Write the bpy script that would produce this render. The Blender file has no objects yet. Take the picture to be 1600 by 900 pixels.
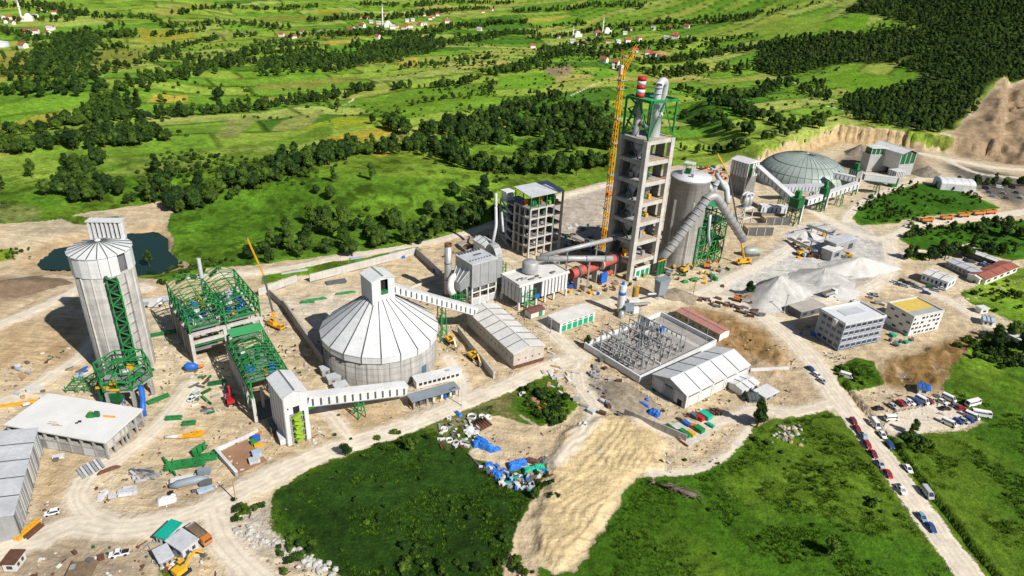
import bpy, bmesh, math, random
import numpy as np
from mathutils import Vector, Matrix

random.seed(7); RNG = np.random.default_rng(7)
SC = bpy.context.scene; COL = SC.collection
R = math.radians

# ------------------------------------------------------------ camera
FPX, HC = 1067.0, 140.0                      # focal length in 1600-px units, flying height in metres
PITCH, ROLL = R(26.494), R(2.865)
_f = np.array([0, math.cos(PITCH), -math.sin(PITCH)])
_r0 = np.array([1.0, 0, 0]); _u0 = np.array([0, math.sin(PITCH), math.cos(PITCH)])
_r = math.cos(ROLL)*_r0 + math.sin(ROLL)*_u0
_u = math.cos(ROLL)*_u0 - math.sin(ROLL)*_r0
cam = bpy.data.cameras.new('camera'); cam_o = bpy.data.objects.new('camera', cam); COL.objects.link(cam_o)
cam.sensor_width = 36.0; cam.lens = 36.0*FPX/1600.0; cam.clip_start = 1.0; cam.clip_end = 30000.0
cam_o.matrix_world = Matrix(((_r[0], _u[0], -_f[0], 0), (_r[1], _u[1], -_f[1], 0), (_r[2], _u[2], -_f[2], HC), (0, 0, 0, 1)))
SC.camera = cam_o

# ------------------------------------------------------------ daylight
SUN_EL = R(41.0); SUN_DIR = Vector((0.764*math.cos(SUN_EL), -0.645*math.cos(SUN_EL), math.sin(SUN_EL)))
wd = bpy.data.worlds.new('World'); SC.world = wd; wd.use_nodes = True
nt = wd.node_tree; sky = nt.nodes.new('ShaderNodeTexSky'); sky.sky_type = 'NISHITA'; sky.sun_disc = False
sky.sun_elevation = SUN_EL; sky.sun_rotation = math.atan2(SUN_DIR.x, SUN_DIR.y); sky.air_density = 1.0; sky.dust_density = 0.6
bg = nt.nodes['Background']; nt.links.new(sky.outputs[0], bg.inputs[0]); bg.inputs[1].default_value = 0.05
sl = bpy.data.lights.new('sun', 'SUN'); sl.energy = 5.0; sl.angle = R(0.53); sl.color = (1.0, 0.955, 0.88)
so = bpy.data.objects.new('sun', sl); COL.objects.link(so); so.rotation_euler = SUN_DIR.to_track_quat('Z', 'Y').to_euler()
vs = SC.view_settings; vs.view_transform = 'Standard'; vs.look = 'None'; vs.exposure = 0.27; vs.gamma = 1.0
vs.use_curve_mapping = False

# ------------------------------------------------------------ numbers: noise, terrain, picture point -> place
_TAB = np.random.default_rng(3).random(65536).astype(np.float32)
def vnoise(x, y, seed=0):
    x0 = np.floor(x); y0 = np.floor(y); fx = x-x0; fy = y-y0
    xi = (x0.astype(np.int32)+seed*131) & 255; yi = ((y0.astype(np.int32)+seed*57) & 255) << 8
    xj = (xi+1) & 255; yj = (yi+256) & 65535
    u = fx*fx*(3-2*fx); v = fy*fy*(3-2*fy)
    a = _TAB[yi+xi]; b = _TAB[yi+xj]; c = _TAB[yj+xi]; d = _TAB[yj+xj]
    a = a+(b-a)*u; c = c+(d-c)*u; return a+(c-a)*v
def fbm(x, y, s, o=4, seed=0):
    r = 0; a = 0.5; t = 0
    for i in range(o):
        r = r + a*vnoise(x/s+17.3*i, y/s-9.1*i, seed+i); t += a; a *= .5; s *= .5
    return r/t
def sstep(a, b, x):
    t = np.clip((x-a)/(b-a), 0, 1); return t*t*(3-2*t)
def base_h(X, Y):
    rr = np.hypot(X, Y)
    s = X*0.95+Y*0.45
    hill = 205*sstep(640, 1720, s)
    west = 40*sstep(900, 2400, -X*0.5+Y*0.75)
    rs = 425 + 420*sstep(.12, .42, X/(rr+1e-6))
    roll = sstep(0, 210, rr-rs)*((fbm(X, Y, 230, 3, 5)-.5)*34 + (fbm(X, Y, 90, 2, 9)-.5)*8)
    knoll = 9.5*np.exp(-((X+95)/135)**2-((Y-412)/50)**2)*sstep(335, 385, Y)
    return hill+west+roll+knoll+cut_h(X, Y)
def ray(px, py):
    d = _f + _r*(px-800.0)/FPX - _u*(py-450.0)/FPX
    return d/np.linalg.norm(d)
def P(px, py, z=0.0):                         # picture point to a place at height z
    d = ray(px, py); t = (z-HC)/d[2]; return Vector((d[0]*t, d[1]*t, z))
_RR = np.concatenate([np.arange(60, 420, 20.0), np.arange(420, 1500, 5.0), np.arange(1500, 6500, 25.0)])
def PT(px, py):                               # picture point to a place on the rolling land
    d = ray(px, py); dh = math.hypot(d[0], d[1])
    rr = _RR; X = d[0]/dh*rr; Y = d[1]/dh*rr; Z = HC + d[2]/dh*rr
    below = np.nonzero(Z < base_h(X, Y))[0]
    if len(below) == 0: return Vector((X[-1], Y[-1], float(base_h(X[-1:], Y[-1:])[0])))
    i = below[0]
    if i > 0:
        a = Z[i-1]-base_h(X[i-1:i], Y[i-1:i])[0]; b = base_h(X[i:i+1], Y[i:i+1])[0]-Z[i]; t = a/(a+b+1e-9)
        x = X[i-1]+(X[i]-X[i-1])*t; y = Y[i-1]+(Y[i]-Y[i-1])*t
    else: x, y = X[0], Y[0]
    return Vector((x, y, float(base_h(np.array([x]), np.array([y]))[0])))

# ------------------------------------------------------------ materials
MATS = {}
def mat(name, col, rough=.7, metal=0.0, var=.12, scale=.25, streak=0.0, spec=.3, fine=0.0, emit=None):
    if name in MATS: return MATS[name]
    m = bpy.data.materials.new(name); m.use_nodes = True; n = m.node_tree.nodes; l = m.node_tree.links
    b = n['Principled BSDF']; b.inputs['Roughness'].default_value = rough; b.inputs['Metallic'].default_value = metal
    b.inputs['Specular IOR Level'].default_value = spec
    geo = n.new('ShaderNodeNewGeometry'); c = None
    base = n.new('ShaderNodeRGB'); base.outputs[0].default_value = (*col, 1); cur = base.outputs[0]
    def mul(fac_socket, lo, hi, cur):
        mr = n.new('ShaderNodeMapRange'); mr.inputs[1].default_value = .3; mr.inputs[2].default_value = .7
        mr.inputs[3].default_value = lo; mr.inputs[4].default_value = hi; l.new(fac_socket, mr.inputs[0])
        mx = n.new('ShaderNodeVectorMath'); mx.operation = 'SCALE'; l.new(cur, mx.inputs[0]); l.new(mr.outputs[0], mx.inputs['Scale'])
        return mx.outputs[0]
    if var:
        t = n.new('ShaderNodeTexNoise'); t.inputs['Scale'].default_value = scale; t.inputs['Detail'].default_value = 5
        l.new(geo.outputs['Position'], t.inputs['Vector']); cur = mul(t.outputs[0], 1-var, 1+var*.6, cur)
    if streak:
        mp = n.new('ShaderNodeMapping'); mp.inputs['Scale'].default_value = (1.3, 1.3, .07); l.new(geo.outputs['Position'], mp.inputs[0])
        t = n.new('ShaderNodeTexNoise'); t.inputs['Scale'].default_value = 1.0; t.inputs['Detail'].default_value = 4
        l.new(mp.outputs[0], t.inputs['Vector']); cur = mul(t.outputs[0], 1-streak, 1.04, cur)
        mp2 = n.new('ShaderNodeMapping'); mp2.inputs['Scale'].default_value = (.12, .12, .9); l.new(geo.outputs['Position'], mp2.inputs[0])
        t2 = n.new('ShaderNodeTexNoise'); t2.inputs['Scale'].default_value = 1.0; t2.inputs['Detail'].default_value = 3
        l.new(mp2.outputs[0], t2.inputs['Vector']); cur = mul(t2.outputs[0], 1-streak*.6, 1.03, cur)
    if fine:
        t = n.new('ShaderNodeTexNoise'); t.inputs['Scale'].default_value = 2.2; t.inputs['Detail'].default_value = 3
        l.new(geo.outputs['Position'], t.inputs['Vector']); cur = mul(t.outputs[0], 1-fine, 1+fine, cur)
    l.new(cur, b.inputs['Base Color'])
    MATS[name] = m; return m
concrete = mat('concrete', (.44, .425, .40), .9, var=.16, scale=.18, streak=.34)
conc_dark = mat('concrete_grey', (.27, .265, .255), .9, var=.2, scale=.2, streak=.25)
conc_pale = mat('concrete_pale', (.56, .54, .50), .9, var=.12, scale=.2, streak=.2)
white = mat('white_sheet', (.66, .67, .68), .5, var=.12, scale=.12, streak=.13, spec=.4)
offwhite = mat('offwhite_sheet', (.66, .65, .62), .6, var=.1, scale=.25, streak=.1)
palegrey = mat('pale_grey_sheet', (.53, .55, .58), .5, .0, var=.14, scale=.2, streak=.14, spec=.4)
greysheet = mat('grey_sheet', (.36, .37, .38), .45, .15, var=.12, scale=.3, streak=.12)
darkgrey = mat('dark_grey_sheet', (.12, .125, .13), .6, var=.2, scale=.4)
black = mat('black_gap', (.02, .021, .022), .8, var=.2)
rubber = mat('black_rubber', (.025, .025, .026), .9, var=.1)
seamc = mat('dark_seam', (.07, .085, .08), .7, var=.1)
green = mat('green_steel', (.026, .215, .058), .65, var=.34, scale=.35, spec=.25, fine=.12)
green2 = mat('deep_green_steel', (.015, .12, .04), .5, var=.25, scale=.5)
lime = mat('lime_steel', (.27, .42, .035), .5, var=.15, scale=.6)
teal = mat('teal_sheet', (.01, .36, .27), .5, var=.1)
bluep = mat('blue_paint', (.02, .13, .52), .45, var=.2, scale=.6)
tarp_blue = mat('blue_tarp', (.03, .18, .62), .5, var=.25, scale=.9)
pale_blue = mat('pale_blue_sheet', (.36, .46, .58), .5, var=.15, scale=.5)
yellow = mat('yellow_paint', (.72, .36, .015), .45, var=.12, scale=.5)
yroof = mat('yellow_insulation', (.62, .45, .10), .8, var=.12, scale=.5)
orange = mat('orange_paint', (.62, .18, .02), .5, var=.12)
red = mat('red_paint', (.50, .02, .02), .5, var=.1)
kilnred = mat('primer_red_steel', (.42, .095, .075), .6, var=.2, scale=.5, streak=.12)
redroof = mat('faded_red_sheet', (.42, .20, .17), .7, var=.18, scale=.5)
tile = mat('red_tile', (.36, .085, .05), .8, var=.25, scale=.4)
plaster = mat('white_plaster', (.72, .70, .66), .8, var=.1, scale=.3)
steelgrey = mat('galvanised_steel', (.40, .42, .43), .45, .35, var=.15, scale=.6)
duct = mat('grey_duct', (.38, .385, .39), .5, .2, var=.14, scale=.5, streak=.08)
rust = mat('rusty_steel', (.13, .06, .035), .85, var=.3, scale=.8)
wood = mat('raw_timber', (.42, .28, .14), .85, var=.2, scale=.8)
deadwood = mat('dead_wood', (.16, .12, .095), .9, var=.35, scale=1.0)
glass = mat('dark_glass', (.035, .045, .06), .12, var=.1, spec=.6)
glassb = mat('blue_glass', (.10, .17, .26), .15, var=.2, spec=.6)
domegr = mat('grey_green_sheet', (.35, .41, .375), .45, .1, var=.16, scale=.12, streak=.08)
stone = mat('pale_stone', (.46, .44, .40), .9, var=.25, scale=.8)
gravel = mat('crushed_limestone', (.45, .44, .42), .95, var=.22, scale=.25, fine=.2)
bark = mat('tree_bark', (.085, .06, .042), .95, var=.3, scale=2)
soilbr = mat('brown_soil', (.19, .135, .085), .95, var=.3, scale=.3, fine=.2)

# ------------------------------------------------------------ mesh helpers
UNIT = {}
def _unit(kind, m):
    k = (kind, m.name)
    if k in UNIT: return UNIT[k]
    bm = bmesh.new()
    if kind == 'box': bmesh.ops.create_cube(bm, size=1.0)
    elif kind == 'cyl': bmesh.ops.create_cone(bm, cap_ends=True, segments=20, radius1=1, radius2=1, depth=1)
    elif kind == 'cyl40': bmesh.ops.create_cone(bm, cap_ends=True, segments=44, radius1=1, radius2=1, depth=1)
    elif kind == 'ball': bmesh.ops.create_icosphere(bm, subdivisions=2, radius=1)
    me = bpy.data.meshes.new(kind+'_piece'); bm.to_mesh(me); bm.free(); me.materials.append(m)
    if kind != 'box':
        for p in me.polygons: p.use_smooth = abs(p.normal.z) < .9 or kind == 'ball'
    UNIT[k] = me; return me
def link(name, data, parent=None, M=None):
    o = bpy.data.objects.new(name, data); COL.objects.link(o)
    if parent is not None: o.parent = parent
    if M is not None: o.matrix_local = M
    return o
def tag(o, label, cat, group=None, kind=None):
    if label: o['label'] = label
    if cat: o['category'] = cat
    if group: o['group'] = group
    if kind: o['kind'] = kind
    return o
def thing(name, label, cat, loc=(0, 0, 0), ang=0.0, group=None):
    o = bpy.data.objects.new(name, None); COL.objects.link(o); o.empty_display_size = .5
    o.location = loc; o.rotation_euler = (0, 0, R(ang)); return tag(o, label, cat, group)
def bx(par, name, m, x0, y0, z0, x1, y1, z1):
    M = Matrix.Translation(((x0+x1)/2, (y0+y1)/2, (z0+z1)/2)) @ Matrix.Diagonal((abs(x1-x0), abs(y1-y0), abs(z1-z0), 1))
    return link(name, _unit('box', m), par, M)
def _along(p0, p1):
    p0 = Vector(p0); p1 = Vector(p1); d = p1-p0; L = d.length
    z = d.normalized(); up = Vector((0, 0, 1)) if abs(z.z) < .95 else Vector((0, 1, 0))
    x = up.cross(z).normalized(); y = z.cross(x)
    return Matrix(((x.x, y.x, z.x, 0), (x.y, y.y, z.y, 0), (x.z, y.z, z.z, 0), (0, 0, 0, 1))), (p0+p1)/2, L
def bar(par, name, m, p0, p1, w, h=None):      # w sideways, h in the upright direction
    Rm, c, L = _along(p0, p1)
    return link(name, _unit('box', m), par, Matrix.Translation(c) @ Rm @ Matrix.Diagonal((w, h or w, L, 1)))
def cyl(par, name, m, p0, p1, r, kind='cyl'):
    Rm, c, L = _along(p0, p1)
    return link(name, _unit(kind, m), par, Matrix.Translation(c) @ Rm @ Matrix.Diagonal((r, r, L, 1)))
def mesh(par, name, m, vs_, fs, smooth=False):
    me = bpy.data.meshes.new(name); me.from_pydata([tuple(v) for v in vs_], [], fs); me.materials.append(m)
    if smooth:
        for p in me.polygons: p.use_smooth = True
    me.update(); return link(name, me, par)
def lathe(par, name, m, prof, seg=32, smooth=True, c=(0, 0)):
    vs_ = []; fs = []
    for r, z in prof:
        for i in range(seg):
            a = 2*math.pi*i/seg; vs_.append((c[0]+r*math.cos(a), c[1]+r*math.sin(a), z))
    for j in range(len(prof)-1):
        for i in range(seg):
            k = (i+1) % seg; fs.append((j*seg+i, j*seg+k, (j+1)*seg+k, (j+1)*seg+i))
    if prof[-1][0] > .01: fs.append(tuple((len(prof)-1)*seg+i for i in range(seg)))
    return mesh(par, name, m, vs_, fs, smooth)
def tube(par, name, m, pts, r, seg=12):
    pts = [Vector(p) for p in pts]; vs_ = []; fs = []; n = len(pts); rr = r if isinstance(r, (list, tuple)) else [r]*n
    for i, p in enumerate(pts):
        d = (pts[min(i+1, n-1)]-pts[max(i-1, 0)]).normalized()
        up = Vector((0, 0, 1)) if abs(d.z) < .9 else Vector((1, 0, 0))
        x = up.cross(d).normalized(); y = d.cross(x)
        for k in range(seg):
            a = 2*math.pi*k/seg; vs_.append(p+(x*math.cos(a)+y*math.sin(a))*rr[i])
    for i in range(n-1):
        for k in range(seg):
            q = (k+1) % seg; fs.append((i*seg+k, i*seg+q, (i+1)*seg+q, (i+1)*seg+k))
    fs.append(tuple(range(seg))[::-1]); fs.append(tuple((n-1)*seg+k for k in range(seg)))
    return mesh(par, name, m, vs_, fs, True)
def bend(pts, rad=2.0, n=5):                    # round the corners of a polyline
    pts = [Vector(p) for p in pts]; out = [pts[0]]
    for i in range(1, len(pts)-1):
        a = (pts[i-1]-pts[i]); b = (pts[i+1]-pts[i]); ra = min(rad, a.length*.45); rb = min(rad, b.length*.45)
        A = pts[i]+a.normalized()*ra; B = pts[i]+b.normalized()*rb
        for k in range(n+1):
            t = k/n; out.append(A*(1-t)**2+pts[i]*2*t*(1-t)+B*t*t)
    out.append(pts[-1]); return out
def hull_prism(par, name, m, prof, x0, x1):      # profile in y,z carried from x0 to x1
    n = len(prof); vs_ = [(x0, y, z) for y, z in prof]+[(x1, y, z) for y, z in prof]
    fs = [tuple(range(n))[::-1], tuple(range(n, 2*n))]+[(i, (i+1) % n, n+(i+1) % n, n+i) for i in range(n)]
    o = mesh(par, name, m, vs_, fs)
    bm = bmesh.new(); bm.from_mesh(o.data); bmesh.ops.recalc_face_normals(bm, faces=bm.faces); bm.to_mesh(o.data); bm.free(); return o
def local(t, p):                                  # world point to a thing's own frame
    M = Matrix.Translation(t.location) @ t.rotation_euler.to_matrix().to_4x4(); return M.inverted() @ Vector(p)
def frame_at(a, b, z=0.0):                        # origin and angle from two picture points of one edge at height z
    A = P(*a, z); B = P(*b, z); return (A.x, A.y, 0), math.degrees(math.atan2(B.y-A.y, B.x-A.x)), (B-A).length
ORD = ['first', 'second', 'third', 'fourth', 'fifth', 'sixth', 'seventh', 'eighth', 'ninth', 'tenth', 'eleventh', 'twelfth', 'thirteenth', 'fourteenth']
# ============================================================ the ground
def wpoly(pts): return np.array([PT(*p)[:2] for p in pts])
def seg_d2(X, Y, a, b):
    dx, dy = b-a; L = dx*dx+dy*dy+1e-9
    t = np.clip(((X-a[0])*dx+(Y-a[1])*dy)/L, 0, 1)
    return (X-a[0]-t*dx)**2+(Y-a[1]-t*dy)**2
def poly_sd(X, Y, poly, margin=30.0):            # negative inside
    out = np.full(X.shape, margin); lo = poly.min(0)-margin; hi = poly.max(0)+margin
    idx = np.nonzero((X > lo[0]) & (X < hi[0]) & (Y > lo[1]) & (Y < hi[1]))[0]
    if len(idx) == 0: return out
    x = X[idx]; y = Y[idx]; d2 = np.full(x.shape, margin**2); ins = np.zeros(x.shape, bool)
    for i in range(len(poly)):
        a = poly[i]; b = poly[(i+1) % len(poly)]
        d2 = np.minimum(d2, seg_d2(x, y, a, b))
        c = ((a[1] > y) != (b[1] > y)) & (x < (b[0]-a[0])*(y-a[1])/((b[1]-a[1]) if abs(b[1]-a[1]) > 1e-9 else 1e-9)+a[0])
        ins ^= c
    d = np.sqrt(d2); out[idx] = np.where(ins, -d, d); return out
CUTP = np.array([P(x, y, 12)[:2] for x, y in [(1160,254),(1215,225),(1262,206),(1308,194),(1380,201),(1440,209),(1500,214),(1560,218),(1560,150),(1000,150)]])
CUT_X = P(1160, 254, 12).x
def cut_h(X, Y):                                   # the bench cut into the slope behind the dome
    X = np.asarray(X, float); Y = np.asarray(Y, float); out = np.zeros(X.shape)
    k = np.nonzero((X > CUT_X-5) & (X < 760) & (Y > 420) & (Y < 1100))[0]
    if len(k) == 0: return out
    x, y = X[k], Y[k]; cd = -poly_sd(x, y, CUTP, 300)
    out[k] = 12*sstep(-7, 1.5, cd+(fbm(x, y, 5, 3, 2)-.5)*6+1.2*np.sin(x*1.1+3*fbm(x, y, 9, 2, 4)))*sstep(CUT_X, CUT_X+30, x)*(1-sstep(60, 220, cd)); return out
def line_sd(X, Y, pts, w, margin=30.0):
    out = np.full(X.shape, margin); lo = pts.min(0)-margin; hi = pts.max(0)+margin
    idx = np.nonzero((X > lo[0]) & (X < hi[0]) & (Y > lo[1]) & (Y < hi[1]))[0]
    if len(idx) == 0: return out
    x = X[idx]; y = Y[idx]; d2 = np.full(x.shape, margin**2)
    for i in range(len(pts)-1): d2 = np.minimum(d2, seg_d2(x, y, pts[i], pts[i+1]))
    out[idx] = np.sqrt(d2)-w/2; return out
def smooth_line(pts, n=6):                        # Catmull-Rom
    p = [2*np.array(pts[0])-np.array(pts[1])]+[np.array(q) for q in pts]+[2*np.array(pts[-1])-np.array(pts[-2])]; out = []
    for i in range(1, len(p)-2):
        for k in range(n):
            t = k/n; out.append(.5*((2*p[i])+(-p[i-1]+p[i+1])*t+(2*p[i-1]-5*p[i]+4*p[i+1]-p[i+2])*t*t+(-p[i-1]+3*p[i]-3*p[i+1]+p[i+2])*t**3))
    out.append(p[-2]); return np.array(out)

DIRT = [[(-80,352),(60,347),(120,334),(185,326),(255,313),(275,325),(262,345),(268,385),(290,408),(300,420),(420,412),(500,400),(640,384),(700,366),(780,345),(800,330),(880,300),(940,285),(1060,258),(1110,262),(1150,240),(1180,248),(1220,226),(1310,193),(1400,203),(1450,213),(1490,203),(1530,160),(1560,125),(1620,116),(1900,100),(1900,330),(1640,325),(1640,570),(1540,515),(1500,560),(1480,600),(1485,630),(1530,652),(1545,662),(1500,668),(1400,685),(1365,668),(1330,655),(1290,640),(1240,648),(1175,668),(1150,705),(1090,738),(1040,740),(1000,745),(960,795),(920,855),(895,888),(870,892),(835,875),(822,830),(828,790),(850,760),(862,720),(800,735),(745,715),(740,690),(760,640),(650,672),(540,710),(420,768),(412,830),(450,862),(545,905),(400,1010),(-150,1000),(-200,600)],
        [(800,870),(822,800),(835,800),(838,880),(830,960),(790,960)]]
GRASS = [[(815,602),(858,578),(878,604),(900,632),(882,655),(845,668),(800,640)],
         [(668,668),(715,640),(780,618),(812,605),(800,640),(842,668),(790,655),(755,648),(742,690),(700,700)],
         [(1302,575),(1340,558),(1366,563),(1378,600),(1342,612),(1318,604)],
         [(1325,335),(1345,318),(1390,300),(1440,285),(1480,292),(1520,305),(1565,326),(1500,334),(1440,338),(1400,348),(1345,352)],
         [(1402,372),(1450,356),(1510,348),(1640,341),(1640,400),(1585,408),(1545,398),(1515,380),(1480,389),(1445,398)],
         [(1500,458),(1560,432),(1640,405),(1640,530),(1590,506),(1540,482),(1510,470)],
         [(410,432),(500,412),(590,399),(652,386),(655,394),(590,408),(500,424),(410,444)],
         [(200,424),(300,416),(330,428),(260,440)],
         [(-20,392),(28,384),(22,404),(-20,412)],
         [(100,336),(150,342),(185,338),(150,352),(110,350)],
         [(1340,228),(1420,226),(1480,232),(1500,214),(1440,210)],
         [(1400,398),(1440,396),(1455,402),(1430,408)],
         [(275,330),(262,345),(285,400),(300,395)],
         [(250,870),(275,850),(285,890),(255,905)]]
ROADS = [([(-40,875),(60,840),(120,818),(180,826),(260,815),(330,790),(400,755),(480,718),(560,690),(640,664),(720,632),(800,600),(860,572),(905,556)], 8.6),
         ([(180,826),(132,800),(120,770),(142,738),(185,712),(232,680),(272,640),(300,600)], 6.5),
         ([(330,790),(345,840),(385,885),(430,925)], 7.0),
         ([(1080,462),(1160,474),(1215,510),(1262,556),(1305,618),(1362,690),(1416,765),(1472,842),(1530,918)], 10.0),
         ([(1000,660),(1060,672),(1130,656),(1180,640),(1240,645),(1300,630)], 6.0),
         ([(1270,330),(1330,362),(1385,372),(1440,349),(1520,341),(1660,322)], 8.5),
         ([(1385,372),(1392,410),(1372,442),(1300,468),(1200,478),(1130,470)], 8.0),
         ([(1392,412),(1430,392),(1475,396),(1502,383)], 6.0),
         ([(1320,345),(1345,318),(1390,297),(1430,282),(1460,272)], 6.5),
         ([(1440,240),(1500,252),(1560,262),(1650,268)], 9.0), ([(1470,246),(1520,268),(1570,276),(1650,280)], 6.0),
         ([(300,432),(430,422),(560,397),(660,380),(760,352),(860,312),(950,288)], 6.5),
         ([(-20,515),(60,482),(112,458),(150,440),(230,450)], 7.0), ([(-20,640),(60,600),(120,560),(150,530)], 6.0),
         ([(905,556),(905,600),(930,640),(900,690),(870,720)], 6.0),
         ([(1170,668),(1142,704),(1092,734),(1020,742)], 4.0),
         ([(905,556),(880,535),(860,500),(960,470),(1080,462),(1150,430),(1210,400),(1270,360)], 7.0),
         ([(1380,440),(1440,452),(1500,480),(1560,515),(1660,545)], 7.0),
         ([(550,690),(520,650),(500,640)], 5.0), ([(700,560),(720,600),(710,630)], 6.0)]
FARTRACKS = [([(147,124),(190,110),(230,95),(300,78),(340,66)], 4.0), ([(890,150),(915,138),(940,128)], 5.0), ([(905,160),(945,190),(950,215)], 4.0),
             ([(1200,120),(1260,135),(1310,150)], 5.0), ([(1290,165),(1345,180),(1400,195),(1480,210)], 6.0), ([(300,72),(370,70),(480,70),(560,62)], 4.0),
             ([(760,180),(780,172),(800,165)], 5.0), ([(535,165),(550,157),(552,152)], 5.0), ([(1500,470),(1550,455),(1640,418)], 3.0),
             ([(440,760),(500,746),(560,735),(640,722),(720,708)], .55), ([(432,802),(470,790),(500,776)], .45)]
POND = [(66,402),(92,382),(150,372),(200,360),(238,357),(254,368),(254,384),(268,398),(266,409),(244,416),(210,420),(180,414),(120,411),(75,410)]
SPOIL = [(880,672),(950,648),(1000,652),(1040,692),(1035,733),(1000,740),(960,790),(920,848),(892,882),(862,886),(838,866),(836,812),(853,762),(864,712)]
FIELDS = [  # outline, colour
 ([(503,214),(610,196),(620,211),(575,222),(515,229)], (.36,.30,.035)), ([(577,226),(622,215),(634,228),(592,246)], (.33,.29,.03)),
 ([(476,201),(545,180),(600,186),(560,198)], (.24,.30,.02)), ([(226,162),(238,147),(293,149),(288,158)], (.42,.33,.05)),
 ([(-10,200),(60,181),(112,172),(76,190),(-10,206)], (.32,.27,.04)), ([(149,79),(149,112),(170,113),(238,86),(226,75)], (.20,.22,.035)),
 ([(214,43),(290,49),(312,50),(290,62),(220,70)], (.27,.27,.03)), ([(235,20),(330,4),(302,13),(262,26)], (.25,.25,.05)),
 ([(-10,80),(88,80),(76,98),(32,121),(-10,130)], (.27,.26,.045)), ([(28,138),(75,110),(95,118),(62,140)], (.17,.24,.02)),
 ([(428,204),(440,190),(505,172),(500,184),(470,201)], (.22,.24,.06)), ([(400,131),(560,118),(562,127),(400,142)], (.20,.23,.04)),
 ([(845,110),(890,100),(897,116),(872,121)], (.25,.20,.11)), ([(617,99),(650,90),(652,105),(628,106)], (.34,.27,.05)),
 ([(402,26),(440,23),(532,23),(400,34)], (.18,.22,.03)), ([(497,14),(536,15),(530,20),(495,22)], (.26,.26,.02)),
 ([(310,50),(400,48),(400,56),(330,54)], (.20,.23,.06)), ([(550,162),(690,141),(765,133),(772,156),(640,186),(605,182)], (.13,.24,.018)),
 ([(340,215),(352,192),(392,180),(400,184),(362,216)], (.21,.24,.06)), ([(-10,250),(60,235),(120,262),(100,290),(40,290),(-10,275)], (.17,.26,.03)),
 ([(160,272),(240,252),(330,250),(310,265),(230,275)], (.19,.25,.04)), ([(1290,35),(1360,22),(1350,50),(1280,48)], (.12,.25,.015)),
 ([(1170,45),(1290,20),(1290,45),(1190,58)], (.17,.26,.03)), ([(820,28),(890,22),(890,26),(820,35)], (.30,.27,.05)),
 ([(495,66),(520,70),(565,68),(560,62)], (.32,.28,.05)), ([(930,110),(950,105),(960,120),(925,125)], (.12,.26,.02)),
 ([(780,120),(850,112),(870,122),(850,140),(790,138)], (.13,.27,.02)), ([(60,325),(0,320),(-10,345),(60,345)], (.16,.19,.05)),
 ([(1060,80),(1130,68),(1120,80),(1070,84)], (.14,.26,.02)), ([(1390,160),(1290,120),(1330,110),(1400,118),(1440,112)], (.12,.24,.015)),
 ([(405,225),(520,190),(515,215),(440,232)], (.13,.22,.02))]
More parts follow.
